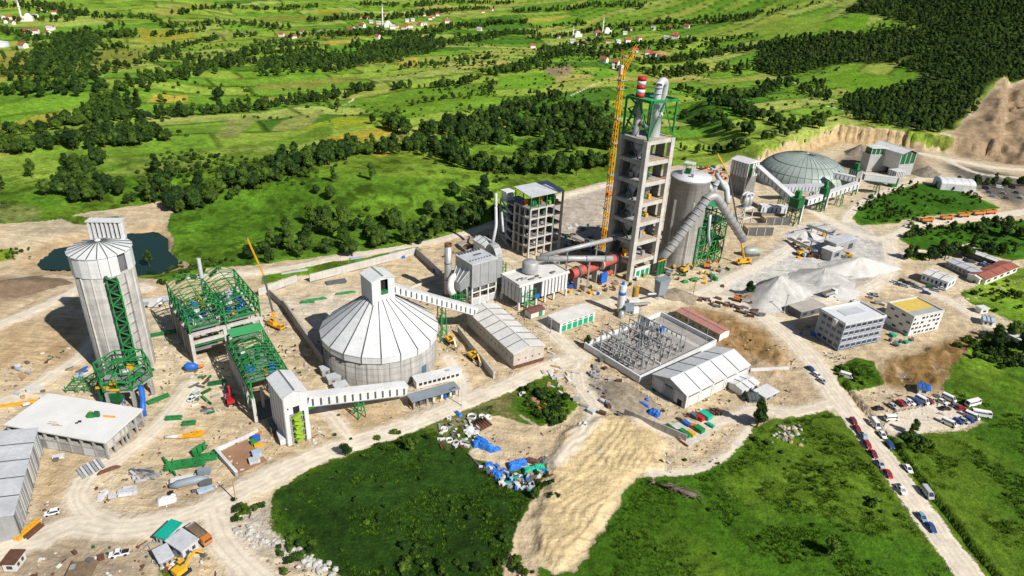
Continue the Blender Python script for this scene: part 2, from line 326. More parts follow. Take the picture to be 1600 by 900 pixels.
DCOL = [  # bare-earth colour patches, one carrying painted shadow
 (SPOIL, (.61,.475,.265), 2), ([(1120,430),(1180,405),(1240,380),(1260,350),(1340,350),(1395,400),(1390,420),(1340,450),(1260,480),(1170,480)], (.55,.535,.50), 8),
 ([(1370,600),(1380,560),(1420,550),(1460,535),(1530,515),(1525,560),(1480,600),(1450,610)], (.235,.145,.055), 3),
 ([(1080,480),(1130,490),(1200,520),(1230,560),(1215,600),(1175,570),(1130,545),(1100,500)], (.30,.185,.075), 3),
 ([(-10,430),(40,435),(90,440),(60,460),(-10,480)], (.20,.13,.085), 6), ([(0,520),(40,500),(100,540),(90,590),(20,590)], (.56,.42,.25), 10),
 ([(1480,215),(1530,160),(1560,125),(1700,110),(1700,262),(1560,255),(1500,245)], (.31,.225,.14), 8), ([(1470,255),(1600,275),(1600,330),(1540,300)], (.13,.12,.10), 8),
 ([(80,760),(200,830),(240,880),(200,930),(-20,930),(-20,870)], (.34,.27,.19), 8),
 ([(1180,250),(1220,226),(1310,193),(1400,203),(1450,213),(1440,232),(1340,228),(1320,222),(1200,256)], (.50,.37,.20), 3),
 ([(1340,232),(1440,234),(1450,275),(1300,262),(1320,240)], (.24,.19,.14), 5), ([(190,390),(0,345),(60,330),(200,330),(260,345),(250,358),(150,370),(60,400)], (.46,.39,.27), 10),
 ([(440,470),(520,455),(560,470),(510,520),(500,545),(470,510)], (.60,.52,.41), 5), ([(890,560),(985,600),(975,640),(920,630)], (.35,.30,.24), 5),
 ([(360,800),(415,790),(460,860),(540,900),(480,910),(400,860)], (.52,.48,.42), 5), ([(100,790),(40,700),(70,690),(105,740)], (.52,.42,.29), 6),
 ([(1290,640),(1340,655),(1390,680),(1540,655),(1480,635),(1390,640)], (.52,.43,.31), 5), ([(720,500),(760,590),(700,640),(690,560)], (.56,.43,.26), 6),
 ([(-10,486),(60,500),(34,560),(-10,585)], (.47,.335,.19), 5), ([(62,502),(130,492),(148,545),(110,572),(52,560)], (.48,.34,.195), 5), ([(58,716),(110,700),(120,760),(84,800),(48,790)], (.50,.375,.225), 5),
 ([(200,738),(330,702),(346,760),(250,792),(192,784)], (.50,.40,.27), 5), ([(236,790),(320,770),(300,800),(250,806)], (.40,.28,.15), 3), ([(350,690),(400,745),(440,720),(470,700),(440,675)], (.52,.39,.235), 5), ([(500,640),(600,625),(640,650),(560,680),(515,680)], (.49,.36,.21), 5),
 ([(110,420),(300,432),(420,440),(400,470),(260,470),(150,450)], (.55,.42,.265), 6), ([(690,380),(740,350),(780,350),(760,385),(710,410)], (.46,.34,.21), 5), ([(870,330),(940,300),(945,350),(900,372)], (.40,.36,.31), 5), ([(880,372),(945,352),(945,400),(890,400)], (.24,.215,.19), 4),  # last patch: shadow between mill and crane put into the earth colour
 ([(1180,560),(1290,600),(1300,632),(1200,640),(1170,600)], (.47,.36,.235), 6), ([(1395,395),(1420,440),(1395,440)], (.40,.33,.22), 4), ([(820,330),(950,290),(1060,262),(1060,300),(960,300)], (.47,.42,.35), 6),
 ([(560,430),(650,395),(690,430),(640,455)], (.58,.46,.30), 4), ([(860,320),(950,290),(940,380),(880,400)], (.42,.37,.31), 6)]
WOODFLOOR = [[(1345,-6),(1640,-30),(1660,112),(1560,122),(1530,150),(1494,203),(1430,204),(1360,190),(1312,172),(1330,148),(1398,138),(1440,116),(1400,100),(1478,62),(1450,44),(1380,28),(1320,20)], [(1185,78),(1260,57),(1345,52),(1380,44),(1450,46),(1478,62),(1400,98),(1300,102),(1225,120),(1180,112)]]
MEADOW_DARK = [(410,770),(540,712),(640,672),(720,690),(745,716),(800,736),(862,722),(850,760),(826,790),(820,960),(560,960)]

def build_ground():
    rr = [42.0]
    while rr[-1] < 7500: rr.append(rr[-1]+min((rr[-1]**2+HC*HC)/HC*.0021, .0078*rr[-1]))
    rr = np.array(rr); az = np.radians(np.linspace(-60, 60, 921)); nr, na = len(rr), len(az)
    RR, AZ = np.meshgrid(rr, az, indexing='ij'); X = (RR*np.sin(AZ)).ravel(); Y = (RR*np.cos(AZ)).ravel()
    sd = np.full(X.shape, 30.0)
    for p in DIRT: sd = np.minimum(sd, poly_sd(X, Y, wpoly(p)))
    # irregular natural edge
    wob = (fbm(X, Y, 11, 4, 21)-.5)*5.5
    for p in GRASS: sd = np.maximum(sd, -poly_sd(X, Y, wpoly(p)))
    sd = sd+wob*np.clip(sd*0+1, 0, 1)
    road = np.full(X.shape, 30.0)
    for p, w in ROADS: road = np.minimum(road, line_sd(X, Y, smooth_line(wpoly(p)), w))
    far = np.full(X.shape, 30.0)
    for p, w in FARTRACKS: far = np.minimum(far, line_sd(X, Y, smooth_line(wpoly(p)), w, 12))
    road = np.minimum(road, far)
    park = poly_sd(X, Y, wpoly([(1370,668),(1395,640),(1480,622),(1505,636),(1535,655),(1500,672),(1400,688)]), 15); road = np.minimum(road, np.where(park < 0, -1.0, 30))
    sd = np.minimum(sd, road+.8)
    # heights
    Z = base_h(X, Y)
    pond = poly_sd(X, Y, np.array([P(*p)[:2] for p in POND]), 25)+(fbm(X, Y, 9, 3, 3)-.5)*3
    Z -= 6.0*sstep(4.0, -4.0, pond)+2.0*sstep(14, 3, pond)
    sp = poly_sd(X, Y, wpoly(SPOIL)); spb = sstep(1.5, -2.5, sp+(fbm(X, Y, 4, 3, 8)-.5)*3)
    rid = X*.80-Y*.60+(fbm(X, Y, 16, 3, 19)-.5)*9
    Z += 1.3*spb + spb*((fbm(X, Y, 5, 3, 12)-.5)*.28 + .13*np.sin(rid*2.9)*sstep(.3, .6, fbm(X, Y, 11, 2, 23)))
    for pl, amp in (([(1366,600),(1380,560),(1420,548),(1460,535),(1532,512),(1525,560),(1485,602),(1450,612)], 4.6), ([(1085,482),(1130,488),(1200,520),(1232,560),(1215,600),(1175,572),(1130,548),(1100,505)], 4.0), ([(890,560),(985,602),(975,642),(920,632)], 1.4), ([(0,520),(40,500),(100,540),(90,590),(20,592)], 1.4), ([(372,800),(412,790),(462,862),(545,902),(480,912),(400,862)], 1.5), ([(60,330),(250,316),(262,350),(150,368),(60,398)], 1.6)):
        s_ = sstep(2, -4, poly_sd(X, Y, wpoly(pl), 15)); rd_ = X*.5+Y*.86+(fbm(X, Y, 12, 3, 29)-.5)*10
        Z += s_*((fbm(X, Y, 9, 2, 52)-.42)*amp*.6+(fbm(X, Y, 3.2, 3, 53)-.5)*amp*.55+.34*np.sin(rd_*2.4)*sstep(.4, .6, fbm(X, Y, 14, 2, 27)))
    rl = wpoly(ROADS[3][0]); dv = np.gradient(rl, axis=0); nv = np.stack([-dv[:, 1], dv[:, 0]], 1)/np.linalg.norm(dv, axis=1)[:, None]
    dl = line_sd(X, Y, smooth_line(rl+nv*6.4)[22:], 0, 12); Z -= 1.1*sstep(1.3, .2, dl); Z += .5*sstep(1.5, .4, np.abs(dl-2.0))*(dl < 8)*(road > .8)
    qs = poly_sd(X, Y, wpoly([(1490,212),(1530,160),(1560,125),(1720,105),(1720,262),(1560,255),(1500,245)]), 60)
    qin = sstep(4, -30, qs); Z += qin*((fbm(X, Y, 46, 4, 41)-.5)*26 + (np.abs(vnoise(X/30, Y/30, 5)-.5))*14 - np.abs(fbm(X, Y, 15, 3, 45)-.5)*22 + (fbm(X, Y, 9, 3, 46)-.5)*5)
    dmask = sstep(.5, -1.5, sd); offroad = sstep(0, 4, road)
    Z += dmask*offroad*((fbm(X, Y, 4.5, 3, 31)-.5)*1.1-.28)*sstep(1200, 500, RR.ravel())
    Z += (1-dmask)*((fbm(X, Y, 5, 3, 61)-.5)*.7)*sstep(500, 200, RR.ravel())
    # grass and crop colour
    f1 = fbm(X, Y, 120, 3, 71); f2 = fbm(X, Y, 26, 3, 77)
    cx = X+(fbm(X, Y, 60, 2, 5)-.5)*50; cy = Y+(fbm(X, Y, 70, 2, 6)-.5)*60
    cell = vnoise(np.floor(cx/85+cy/300)*7.31, np.floor(cy/62-cx/260)*3.77, 13)
    T = np.empty((len(X), 3)); lo = np.array([.080, .180, .013]); hi = np.array([.225, .300, .030]); k = np.clip(-.02+.75*cell+.9*(f1-.5)+.5*(f2-.5), 0, 1)[:, None]
    T[:] = lo*(1-k)+hi*k
    ca, sa = math.cos(R(33)), math.sin(R(33)); wu = (fbm(X, Y, 160, 2, 33)-.5)*45; wv_ = (fbm(X, Y, 220, 2, 34)-.5)*80
    U = X*ca+Y*sa+wu; Vv = -X*sa+Y*ca+wv_; row = np.floor(Vv/38); colm = np.floor((U+vnoise(row*5.7, row*1.3, 8)*260)/130); hsh = vnoise(row*3.17+.5, colm*7.91+.5, 17)
    pal = np.array([[.050, .125, .012], [.085, .190, .016], [.125, .225, .022], [.185, .265, .034], [.235, .285, .062], [.110, .215, .018], [.215, .255, .045], [.29, .275, .070]])
    pc = pal[np.clip((hsh*8).astype(int), 0, 7)]; strp = 1+.16*(vnoise(U*.012, Vv/5.5, 91)-.5)[:, None]*2
    pw = (sstep(470, 560, RR.ravel())*(.80+.18*sstep(.38, .52, fbm(X, Y, 210, 2, 66))))[:, None]; T = T*(1-pw)+pc*1.25*strp*pw
    fe = np.minimum(np.abs(Vv/38-np.round(Vv/38))*38, np.abs((U+vnoise(row*5.7, row*1.3, 8)*260)/130-np.round((U+vnoise(row*5.7, row*1.3, 8)*260)/130))*130)
    T *= 1-.6*(sstep(3.4, 1.4, fe)*sstep(470, 560, RR.ravel()))[:, None]
    for p, c in FIELDS:
        s = poly_sd(X, Y, wpoly(p), 12)+(f2-.5)*6; w = sstep(1.5, -1.5, s)[:, None]
        stripe = 1+.12*(vnoise(X*.02+Y*.0, (Y*.9-X*.35)/7.0, 91)-.5)[:, None]*2
        T = T*(1-w)+np.array(c)*stripe*w
    mot = fbm(X, Y, 17, 3, 83); T *= (1+(.25+.65*sstep(560, 440, RR.ravel()))*(mot-.5)+.5*(fbm(X, Y, 48, 2, 84)-.5)*sstep(520, 420, RR.ravel()))[:, None]
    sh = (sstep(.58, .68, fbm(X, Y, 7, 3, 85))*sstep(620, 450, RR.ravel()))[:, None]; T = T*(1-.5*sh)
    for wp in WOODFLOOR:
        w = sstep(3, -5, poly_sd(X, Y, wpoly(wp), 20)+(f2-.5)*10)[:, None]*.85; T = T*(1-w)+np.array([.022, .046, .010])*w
    nearm = sstep(330, 250, RR.ravel())[:, None]; nm = (np.array([.050, .122, .008])*(1-sstep(.4, .65, f2)[:, None])+np.array([.085, .150, .012])*sstep(.4, .65, f2)[:, None])*(1+.6*(f1-.5)[:, None]); T = T*(1-nearm)+nm*nearm
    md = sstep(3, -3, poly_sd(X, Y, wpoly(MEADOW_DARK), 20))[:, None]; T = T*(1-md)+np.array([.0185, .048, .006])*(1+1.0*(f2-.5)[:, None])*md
    sc_ = poly_sd(X, Y, wpoly(GRASS[1]), 10); w = (sstep(1, -2, sc_)*sstep(.42, .6, fbm(X, Y, 12, 3, 55)))[:, None]; T = T*(1-w)+np.array([.17, .16, .06])*w
    for gi in (3, 4): w = sstep(2, -3, poly_sd(X, Y, wpoly(GRASS[gi]), 10))[:, None]; T = T*(1-w)+np.array([.04, .12, .008])*(1+.8*(f2-.5)[:, None])*w
    # bare-earth colour
    D = np.empty((len(X), 3)); g1 = fbm(X, Y, 40, 4, 101); D[:] = np.array([.60, .50, .345])
    k = sstep(.35, .68, g1)[:, None]; D = D*(1-k*.5)+np.array([.48, .355, .21])*k*.5
    for p, c, soft in DCOL:
        s = poly_sd(X, Y, wpoly(p), 25)+(g1-.5)*soft*2; w = sstep(soft, -soft, s)[:, None]; D = D*(1-w)+np.array(c)*w
    pb = sstep(13, 7, pond+(g1-.5)*10)[:, None]; D = D*(1-pb)+np.array([.47, .345, .205])*pb
    # split the one sheet into named pieces of the setting
    rad = RR.ravel(); cls = np.where((road < 0) & (rad < 900), 0, np.where(sd < 0, 1, np.where(rad < 330, 2, 3)))
    vid = np.arange(nr*na).reshape(nr, na); q = np.stack([vid[:-1, :-1], vid[:-1, 1:], vid[1:, 1:], vid[1:, :-1]], -1).reshape(-1, 4)[:, ::-1]
    fc = cls[q[:, 0]]; co = np.stack([X, Y, Z], 1)
    gm = ground_material()
    for c, nm_ in enumerate(['dirt_road', 'bare_ground', 'meadow', 'farmland']):
        f = q[fc == c]; used, inv = np.unique(f, return_inverse=True); f = inv.reshape(-1, 4)
        me = bpy.data.meshes.new(nm_); me.vertices.add(len(used)); me.vertices.foreach_set('co', co[used].astype(np.float32).ravel())
        me.loops.add(f.size); me.loops.foreach_set('vertex_index', f.astype(np.int32).ravel())
        me.polygons.add(len(f)); me.polygons.foreach_set('loop_start', np.arange(0, f.size, 4, dtype=np.int32))
        me.polygons.foreach_set('use_smooth', np.ones(len(f), bool)); me.update(calc_edges=True)
        for an, v in (('sd_dirt', sd), ('sd_road', road)):
            a = me.attributes.new(an, 'FLOAT', 'POINT'); a.data.foreach_set('value', v[used].astype(np.float32))
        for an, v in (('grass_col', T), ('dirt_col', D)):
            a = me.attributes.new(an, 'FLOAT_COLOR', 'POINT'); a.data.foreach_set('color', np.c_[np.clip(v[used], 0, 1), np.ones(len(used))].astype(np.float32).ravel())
        me.materials.append(gm); o = link(nm_, me); o['kind'] = 'structure'
    return
def ground_material():
    m = bpy.data.materials.new('ground'); m.use_nodes = True; n = m.node_tree.nodes; l = m.node_tree.links; b = n['Principled BSDF']
    b.inputs['Roughness'].default_value = .95; b.inputs['Specular IOR Level'].default_value = .08
    geo = n.new('ShaderNodeNewGeometry'); pos = geo.outputs['Position']
    def att(a, col=False):
        t = n.new('ShaderNodeAttribute'); t.attribute_name = a; return t.outputs['Color' if col else 'Fac']
    def noise(scale, det=5, rough=.6, dist=0.0, vec=None):
        t = n.new('ShaderNodeTexNoise'); t.inputs['Scale'].default_value = scale; t.inputs['Detail'].default_value = det; t.inputs['Roughness'].default_value = rough
        t.inputs['Distortion'].default_value = dist; l.new(vec or pos, t.inputs['Vector']); return t.outputs[0]
    def rng(s, a, b_, c, d, sm=False):
        t = n.new('ShaderNodeMapRange'); t.interpolation_type = 'SMOOTHSTEP' if sm else 'LINEAR'
        for i, v in enumerate((a, b_, c, d)): t.inputs[1+i].default_value = v
        l.new(s, t.inputs[0]); return t.outputs[0]
    def ma(op, a, b_):
        t = n.new('ShaderNodeMath'); t.operation = op
        for i, v in enumerate((a, b_)):
            if isinstance(v, (int, float)): t.inputs[i].default_value = v
            else: l.new(v, t.inputs[i])
        return t.outputs[0]
    def scl(c, s):
        t = n.new('ShaderNodeVectorMath'); t.operation = 'SCALE'; l.new(c, t.inputs[0]); l.new(s, t.inputs['Scale']); return t.outputs[0]
    def mix(f, a, b_):
        t = n.new('ShaderNodeMix'); t.data_type = 'RGBA'; l.new(f, t.inputs[0])
        for i, v in ((6, a), (7, b_)):
            if isinstance(v, tuple): t.inputs[i].default_value = (*v, 1)
            else: l.new(v, t.inputs[i])
        return t.outputs[2]
    sd, rd, gc, dc = att('sd_dirt'), att('sd_road'), att('grass_col', True), att('dirt_col', True)
    n05, n3, n12, n4 = noise(.06, 2), noise(.32, 4, .65), noise(1.1, 3, .7), noise(.16, 3, .6, .6)
    # grass: clumps and blades of different green
    g = scl(gc, rng(n3, .32, .68, .62, 1.38)); g = scl(g, rng(n12, .3, .7, .70, 1.30)); g = scl(g, rng(n05, .35, .65, .84, 1.16))
    weed = rng(noise(.55, 2, .7), .60, .72, 0, 1, True); g = mix(ma('MULTIPLY', weed, .55), g, scl(g, rng(n12, .3, .7, .38, .62)))
    yel = rng(noise(.9, 2, .6), .64, .74, 0, 1, True); g = mix(ma('MULTIPLY', yel, .35), g, (.16, .20, .03))
    # bare earth: patches, clods, ruts
    d = scl(dc, rng(n3, .3, .7, .88, 1.10)); d = scl(d, rng(n12, .3, .7, .88, 1.09)); d = scl(d, rng(n4, .3, .7, .84, 1.12))
    mp = n.new('ShaderNodeMapping'); mp.inputs['Rotation'].default_value = (0, 0, R(-36)); mp.inputs['Scale'].default_value = (.045, .55, .3); l.new(pos, mp.inputs[0])
    mp2 = n.new('ShaderNodeMapping'); mp2.inputs['Rotation'].default_value = (0, 0, R(52)); mp2.inputs['Scale'].default_value = (.05, .6, .3); l.new(pos, mp2.inputs[0])
    s1 = noise(1.0, 3, .6, .9, mp.outputs[0]); s2 = noise(1.0, 3, .6, .9, mp2.outputs[0]); d = scl(d, rng(s1, .36, .64, .86, 1.10)); d = scl(d, rng(s2, .36, .64, .89, 1.08))
    dk = rng(noise(.11, 4, .72, 1.1), .54, .66, 0, 1, True); d = mix(ma('MULTIPLY', dk, .5), d, (.30, .21, .12))
    lt = rng(noise(.085, 4, .7, .8), .57, .70, 0, 1, True); d = mix(ma('MULTIPLY', lt, .3), d, (.68, .60, .48))
    spk = rng(noise(.75, 2, .5), .69, .73, 0, 1, True); d = mix(ma('MULTIPLY', spk, .3), d, (.13, .10, .075))
    wv = n.new('ShaderNodeMath'); wv.operation = 'SINE'; l.new(ma('ADD', ma('MULTIPLY', rd, 3.4), ma('MULTIPLY', n4, 7.0)), wv.inputs[0])
    r = mix(rng(wv.outputs[0], -.2, 1, 0, .55), (.70, .63, .525), (.55, .475, .37)); r = scl(r, rng(n3, .3, .7, .86, 1.10)); r = scl(r, rng(n4, .3, .7, .90, 1.08))
    rmask = rng(ma('ADD', rd, ma('MULTIPLY', ma('SUBTRACT', n4, .5), 7.0)), -1.6, 1.8, 1, 0, True); d = mix(ma('MULTIPLY', rmask, .85), d, r)
    edge = ma('ADD', sd, ma('ADD', ma('MULTIPLY', ma('SUBTRACT', n3, .5), 4.0), ma('MULTIPLY', ma('SUBTRACT', n12, .5), 1.6)))
    dm = rng(edge, -.5, .35, 1, 0, True)
    gpatch = ma('MULTIPLY', rng(ma('ADD', noise(.05, 4, .7, .5), ma('MULTIPLY', sd, .010)), .60, .68, 0, 1, True), rng(rd, 2, 5, 0, 1))
    dm = ma('MULTIPLY', dm, ma('SUBTRACT', 1.0, ma('MULTIPLY', gpatch, .6)))
    l.new(mix(dm, g, d), b.inputs['Base Color'])
    bp = n.new('ShaderNodeBump'); bp.inputs['Strength'].default_value = .9; bp.inputs['Distance'].default_value = .8
    hgt = ma('ADD', ma('MULTIPLY', n3, .7), ma('MULTIPLY', n12, .5)); l.new(ma('MULTIPLY', hgt, ma('SUBTRACT', 1.0, ma('MULTIPLY', rmask, ma('MULTIPLY', dm, .7)))), bp.inputs['Height'])
    l.new(bp.outputs[0], b.inputs['Normal']); return m
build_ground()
# pond
def build_pond():
    m = bpy.data.materials.new('pond_water'); m.use_nodes = True; b = m.node_tree.nodes['Principled BSDF']
    b.inputs['Base Color'].default_value = (.010, .030, .022, 1); b.inputs['Roughness'].default_value = .08; b.inputs['IOR'].default_value = 1.33
    t = m.node_tree.nodes.new('ShaderNodeTexNoise'); t.inputs['Scale'].default_value = 1.2; bp = m.node_tree.nodes.new('ShaderNodeBump'); bp.inputs['Strength'].default_value = .12
    g = m.node_tree.nodes.new('ShaderNodeNewGeometry'); m.node_tree.links.new(g.outputs['Position'], t.inputs['Vector'])
    m.node_tree.links.new(t.outputs[0], bp.inputs['Height']); m.node_tree.links.new(bp.outputs[0], b.inputs['Normal'])
    pts = [P(*p) for p in POND]; c = sum(pts, Vector())/len(pts); vs_ = [(c.x+(p.x-c.x)*1.12, c.y+(p.y-c.y)*1.12, -2.9) for p in pts]
    o = mesh(None, 'pond_water', m, vs_, [tuple(range(len(vs_)))]); o['kind'] = 'structure'
build_pond()
# ============================================================ trees and plants
def leaf_material(name, col, tr=.25):
    m = bpy.data.materials.new(name); m.use_nodes = True; n = m.node_tree.nodes; l = m.node_tree.links; b = n['Principled BSDF']
    b.inputs['Roughness'].default_value = .75; b.inputs['Specular IOR Level'].default_value = .15
    oi = n.new('ShaderNodeObjectInfo'); geo = n.new('ShaderNodeNewGeometry')
    t = n.new('ShaderNodeTexNoise'); t.inputs['Scale'].default_value = .45; t.inputs['Detail'].default_value = 2; l.new(geo.outputs['Position'], t.inputs['Vector'])
    mr = n.new('ShaderNodeMapRange'); mr.inputs[1].default_value = .3; mr.inputs[2].default_value = .7; mr.inputs[3].default_value = .6; mr.inputs[4].default_value = 1.5; l.new(t.outputs[0], mr.inputs[0])
    mo = n.new('ShaderNodeMapRange'); mo.inputs[3].default_value = .6; mo.inputs[4].default_value = 1.45; l.new(oi.outputs['Random'], mo.inputs[0])
    mm = n.new('ShaderNodeMath'); mm.operation = 'MULTIPLY'; l.new(mr.outputs[0], mm.inputs[0]); l.new(mo.outputs[0], mm.inputs[1])
    hs = n.new('ShaderNodeMix'); hs.data_type = 'RGBA'; hs.inputs[6].default_value = (*col, 1); hs.inputs[7].default_value = (col[0]*2.3, col[1]*1.55, col[2]*.9, 1); l.new(oi.outputs['Random'], hs.inputs[0])
    sc = n.new('ShaderNodeVectorMath'); sc.operation = 'SCALE'; l.new(hs.outputs[2], sc.inputs[0]); l.new(mm.outputs[0], sc.inputs['Scale']); l.new(sc.outputs[0], b.inputs['Base Color'])
    return m
leaf = leaf_material('broadleaf_foliage', (.0185, .049, .0095)); leafb = leaf_material('scrub_foliage', (.019, .050, .007)); blade = leaf_material('grass_blades', (.028, .078, .006))
def crown_mesh(seed, rx=4.0, z0=1.6, z1=10.0, lobes=9, nleaf=520, ls=.85, m=leaf, narrow=0.0):
    rg = np.random.default_rng(seed); V = []; F = []; zc = (z0+z1)/2; hz = (z1-z0)/2
    bm = bmesh.new(); bmesh.ops.create_icosphere(bm, subdivisions=2, radius=1); ib = [v.co.copy() for v in bm.verts]; fi = [tuple(v.index for v in f.verts) for f in bm.faces]; bm.free()
    L = []
    for i in range(lobes):
        a = rg.uniform(0, 6.28); t = rg.uniform(-.75, .8); w = math.sqrt(max(.05, 1-t*t))*(1-narrow*max(0, t))
        r = rx*rg.uniform(.36, .56); d = (rx-r*.75)*w*rg.uniform(.35, 1.0)
        L.append((np.array([math.cos(a)*d, math.sin(a)*d, zc+t*(hz-r*.6)]), r*rg.uniform(.8, 1.05)))
    L.append((np.array([0, 0, zc]), rx*.55)); L.append((np.array([rg.uniform(-.5, .5), 0, z1-rx*.42]), rx*.40))
    for c, r in L:
        o = len(V)
        for q in ib:
            k = r*(.80+.22*rg.random()); V.append((c[0]+q.x*k, c[1]+q.y*k, c[2]+q.z*k*.92))
        F += [tuple(o+j for j in f) for f in fi]
    for i in range(nleaf):
        c, r = L[rg.integers(len(L))]; d = rg.normal(size=3); d /= np.linalg.norm(d)
        if d[2] < -.55: d[2] *= -1
        p = c+d*r*rg.uniform(.86, 1.22); nn = d+rg.normal(size=3)*.55; nn /= np.linalg.norm(nn)
        t = np.cross(nn, rg.normal(size=3)); t /= np.linalg.norm(t)+1e-9; b_ = np.cross(nn, t); s = ls*rg.uniform(.45, 1.0)
        o = len(V); V += [tuple(p+t*s*.6), tuple(p+b_*s*.5+d*.1), tuple(p-t*s*.6), tuple(p-b_*s*.5)]; F.append((o, o+1, o+2, o+3))
    me = bpy.data.meshes.new('crown'); me.from_pydata(V, [], F); me.materials.append(m)
    me.update(); return me
def trunk_mesh(seed, h=4.5, r=.3):
    rg = np.random.default_rng(seed); o = tube(None, 'trunk', bark, [(0, 0, -.6), (.05, .03, h*.5), (rg.uniform(-.3, .3), rg.uniform(-.3, .3), h), (rg.uniform(-.5, .5), .2, h*1.5)], [r*1.25, r, r*.75, r*.25], 7); me = o.data
    V = [v.co.copy() for v in me.vertices]; F = [tuple(p.vertices) for p in me.polygons]; bpy.data.objects.remove(o)
    for k in range(4):                                     # limbs
        a = k*1.6+rg.uniform(0, .8); q = tube(None, 'limb', bark, [(0, 0, h*.7+k*.25), (math.cos(a)*1.1, math.sin(a)*1.1, h*1.05+k*.3), (math.cos(a)*2.1, math.sin(a)*2.1, h*1.4+k*.3)], [r*.5, r*.35, r*.12], 5)
        b0 = len(V); V += [v.co.copy() for v in q.data.vertices]; F += [tuple(b0+i for i in p.vertices) for p in q.data.polygons]; bpy.data.objects.remove(q)
    me = bpy.data.meshes.new('trunk'); me.from_pydata([tuple(v) for v in V], [], F); me.materials.append(bark); me.update(); return me
CROWNS = [crown_mesh(1), crown_mesh(2, 4.6, 1.4, 9.2, 11, 600), crown_mesh(3, 3.3, 1.8, 11.0, 9, 500, .8, narrow=.35), crown_mesh(4, 3.9, 1.2, 8.6, 10, 520), crown_mesh(5, 4.2, 1.6, 10.4, 12, 620, .75), crown_mesh(6, 2.9, 1.5, 11.8, 9, 460, .75, narrow=.55)]
TRUNKS = [trunk_mesh(11), trunk_mesh(12), trunk_mesh(13)]
BUSHES = [crown_mesh(21, 1.5, .1, 2.1, 6, 170, .42, leafb), crown_mesh(22, 1.8, .05, 1.6, 7, 180, .42, leafb), crown_mesh(23, 1.2, .1, 2.4, 5, 150, .4, leafb)]
def tuft_mesh(seed, n=16, h=.75):
    rg = np.random.default_rng(seed); V = []; F = []
    for i in range(n):
        a = rg.uniform(0, 6.28); r = rg.uniform(0, .55); b = a+rg.uniform(-.8, .8); w = rg.uniform(.05, .12); k = h*rg.uniform(.5, 1); ln = rg.uniform(.15, .55)
        x, y = r*math.cos(a), r*math.sin(a); o = len(V)
        V += [(x-w*math.sin(b), y+w*math.cos(b), -.1), (x+w*math.sin(b), y-w*math.cos(b), -.1), (x+ln*math.cos(b), y+ln*math.sin(b), k)]; F.append((o, o+1, o+2))
    me = bpy.data.meshes.new('tuft'); me.from_pydata(V, [], F); me.materials.append(blade); me.update(); return me
TUFTS = [tuft_mesh(31), tuft_mesh(32, 20, .55), tuft_mesh(33, 14, 1.0)]
def rock_mesh(seed, m):
    rg = np.random.default_rng(seed); bm = bmesh.new(); bmesh.ops.create_icosphere(bm, subdivisions=1, radius=1)
    for v in bm.verts: v.co *= rg.uniform(.65, 1.15); v.co.z *= .7
    me = bpy.data.meshes.new('rock'); bm.to_mesh(me); bm.free(); me.materials.append(m); return me
def scatter(name, label, cat, meshes, pts):              # pts: x, y, z, scale, turn ; one counted-by-nobody mass
    c = bpy.data.collections.new(name+'_kinds')
    for i, me in enumerate(meshes): c.objects.link(bpy.data.objects.new('%s_kind_%s' % (name, 'abcdefgh'[i]), me))
    pts = np.array(pts, dtype=np.float32); me = bpy.data.meshes.new(name); me.vertices.add(len(pts)); me.vertices.foreach_set('co', pts[:, :3].copy().ravel())
    for an, col in (('size', 3), ('turn', 4)): me.attributes.new(an, 'FLOAT', 'POINT').data.foreach_set('value', pts[:, col].copy())
    me.attributes.new('which', 'INT', 'POINT').data.foreach_set('value', RNG.integers(0, len(meshes), len(pts)).astype(np.int32))
    o = link(name, me); tag(o, label, cat, kind='stuff')
    g = bpy.data.node_groups.new(name, 'GeometryNodeTree'); g.interface.new_socket('Geometry', in_out='INPUT', socket_type='NodeSocketGeometry'); g.interface.new_socket('Geometry', in_out='OUTPUT', socket_type='NodeSocketGeometry')
    N = g.nodes; gi = N.new('NodeGroupInput'); go = N.new('NodeGroupOutput'); ip = N.new('GeometryNodeInstanceOnPoints'); ci = N.new('GeometryNodeCollectionInfo')
    ci.inputs['Collection'].default_value = c; ci.inputs['Separate Children'].default_value = True; ci.inputs['Reset Children'].default_value = True; ip.inputs['Pick Instance'].default_value = True
    def na(a, t):
        q = N.new('GeometryNodeInputNamedAttribute'); q.data_type = t; q.inputs[0].default_value = a; return q.outputs[0]
    cx = N.new('ShaderNodeCombineXYZ'); g.links.new(na('turn', 'FLOAT'), cx.inputs[2]); er = N.new('FunctionNodeEulerToRotation'); g.links.new(cx.outputs[0], er.inputs[0])
    g.links.new(gi.outputs[0], ip.inputs['Points']); g.links.new(ci.outputs[0], ip.inputs['Instance']); g.links.new(na('which', 'INT'), ip.inputs['Instance Index'])
    g.links.new(er.outputs[0], ip.inputs['Rotation']); g.links.new(na('size', 'FLOAT'), ip.inputs['Scale']); g.links.new(ip.outputs[0], go.inputs[0])
    md = o.modifiers.new('scatter', 'NODES'); md.node_group = g; return o

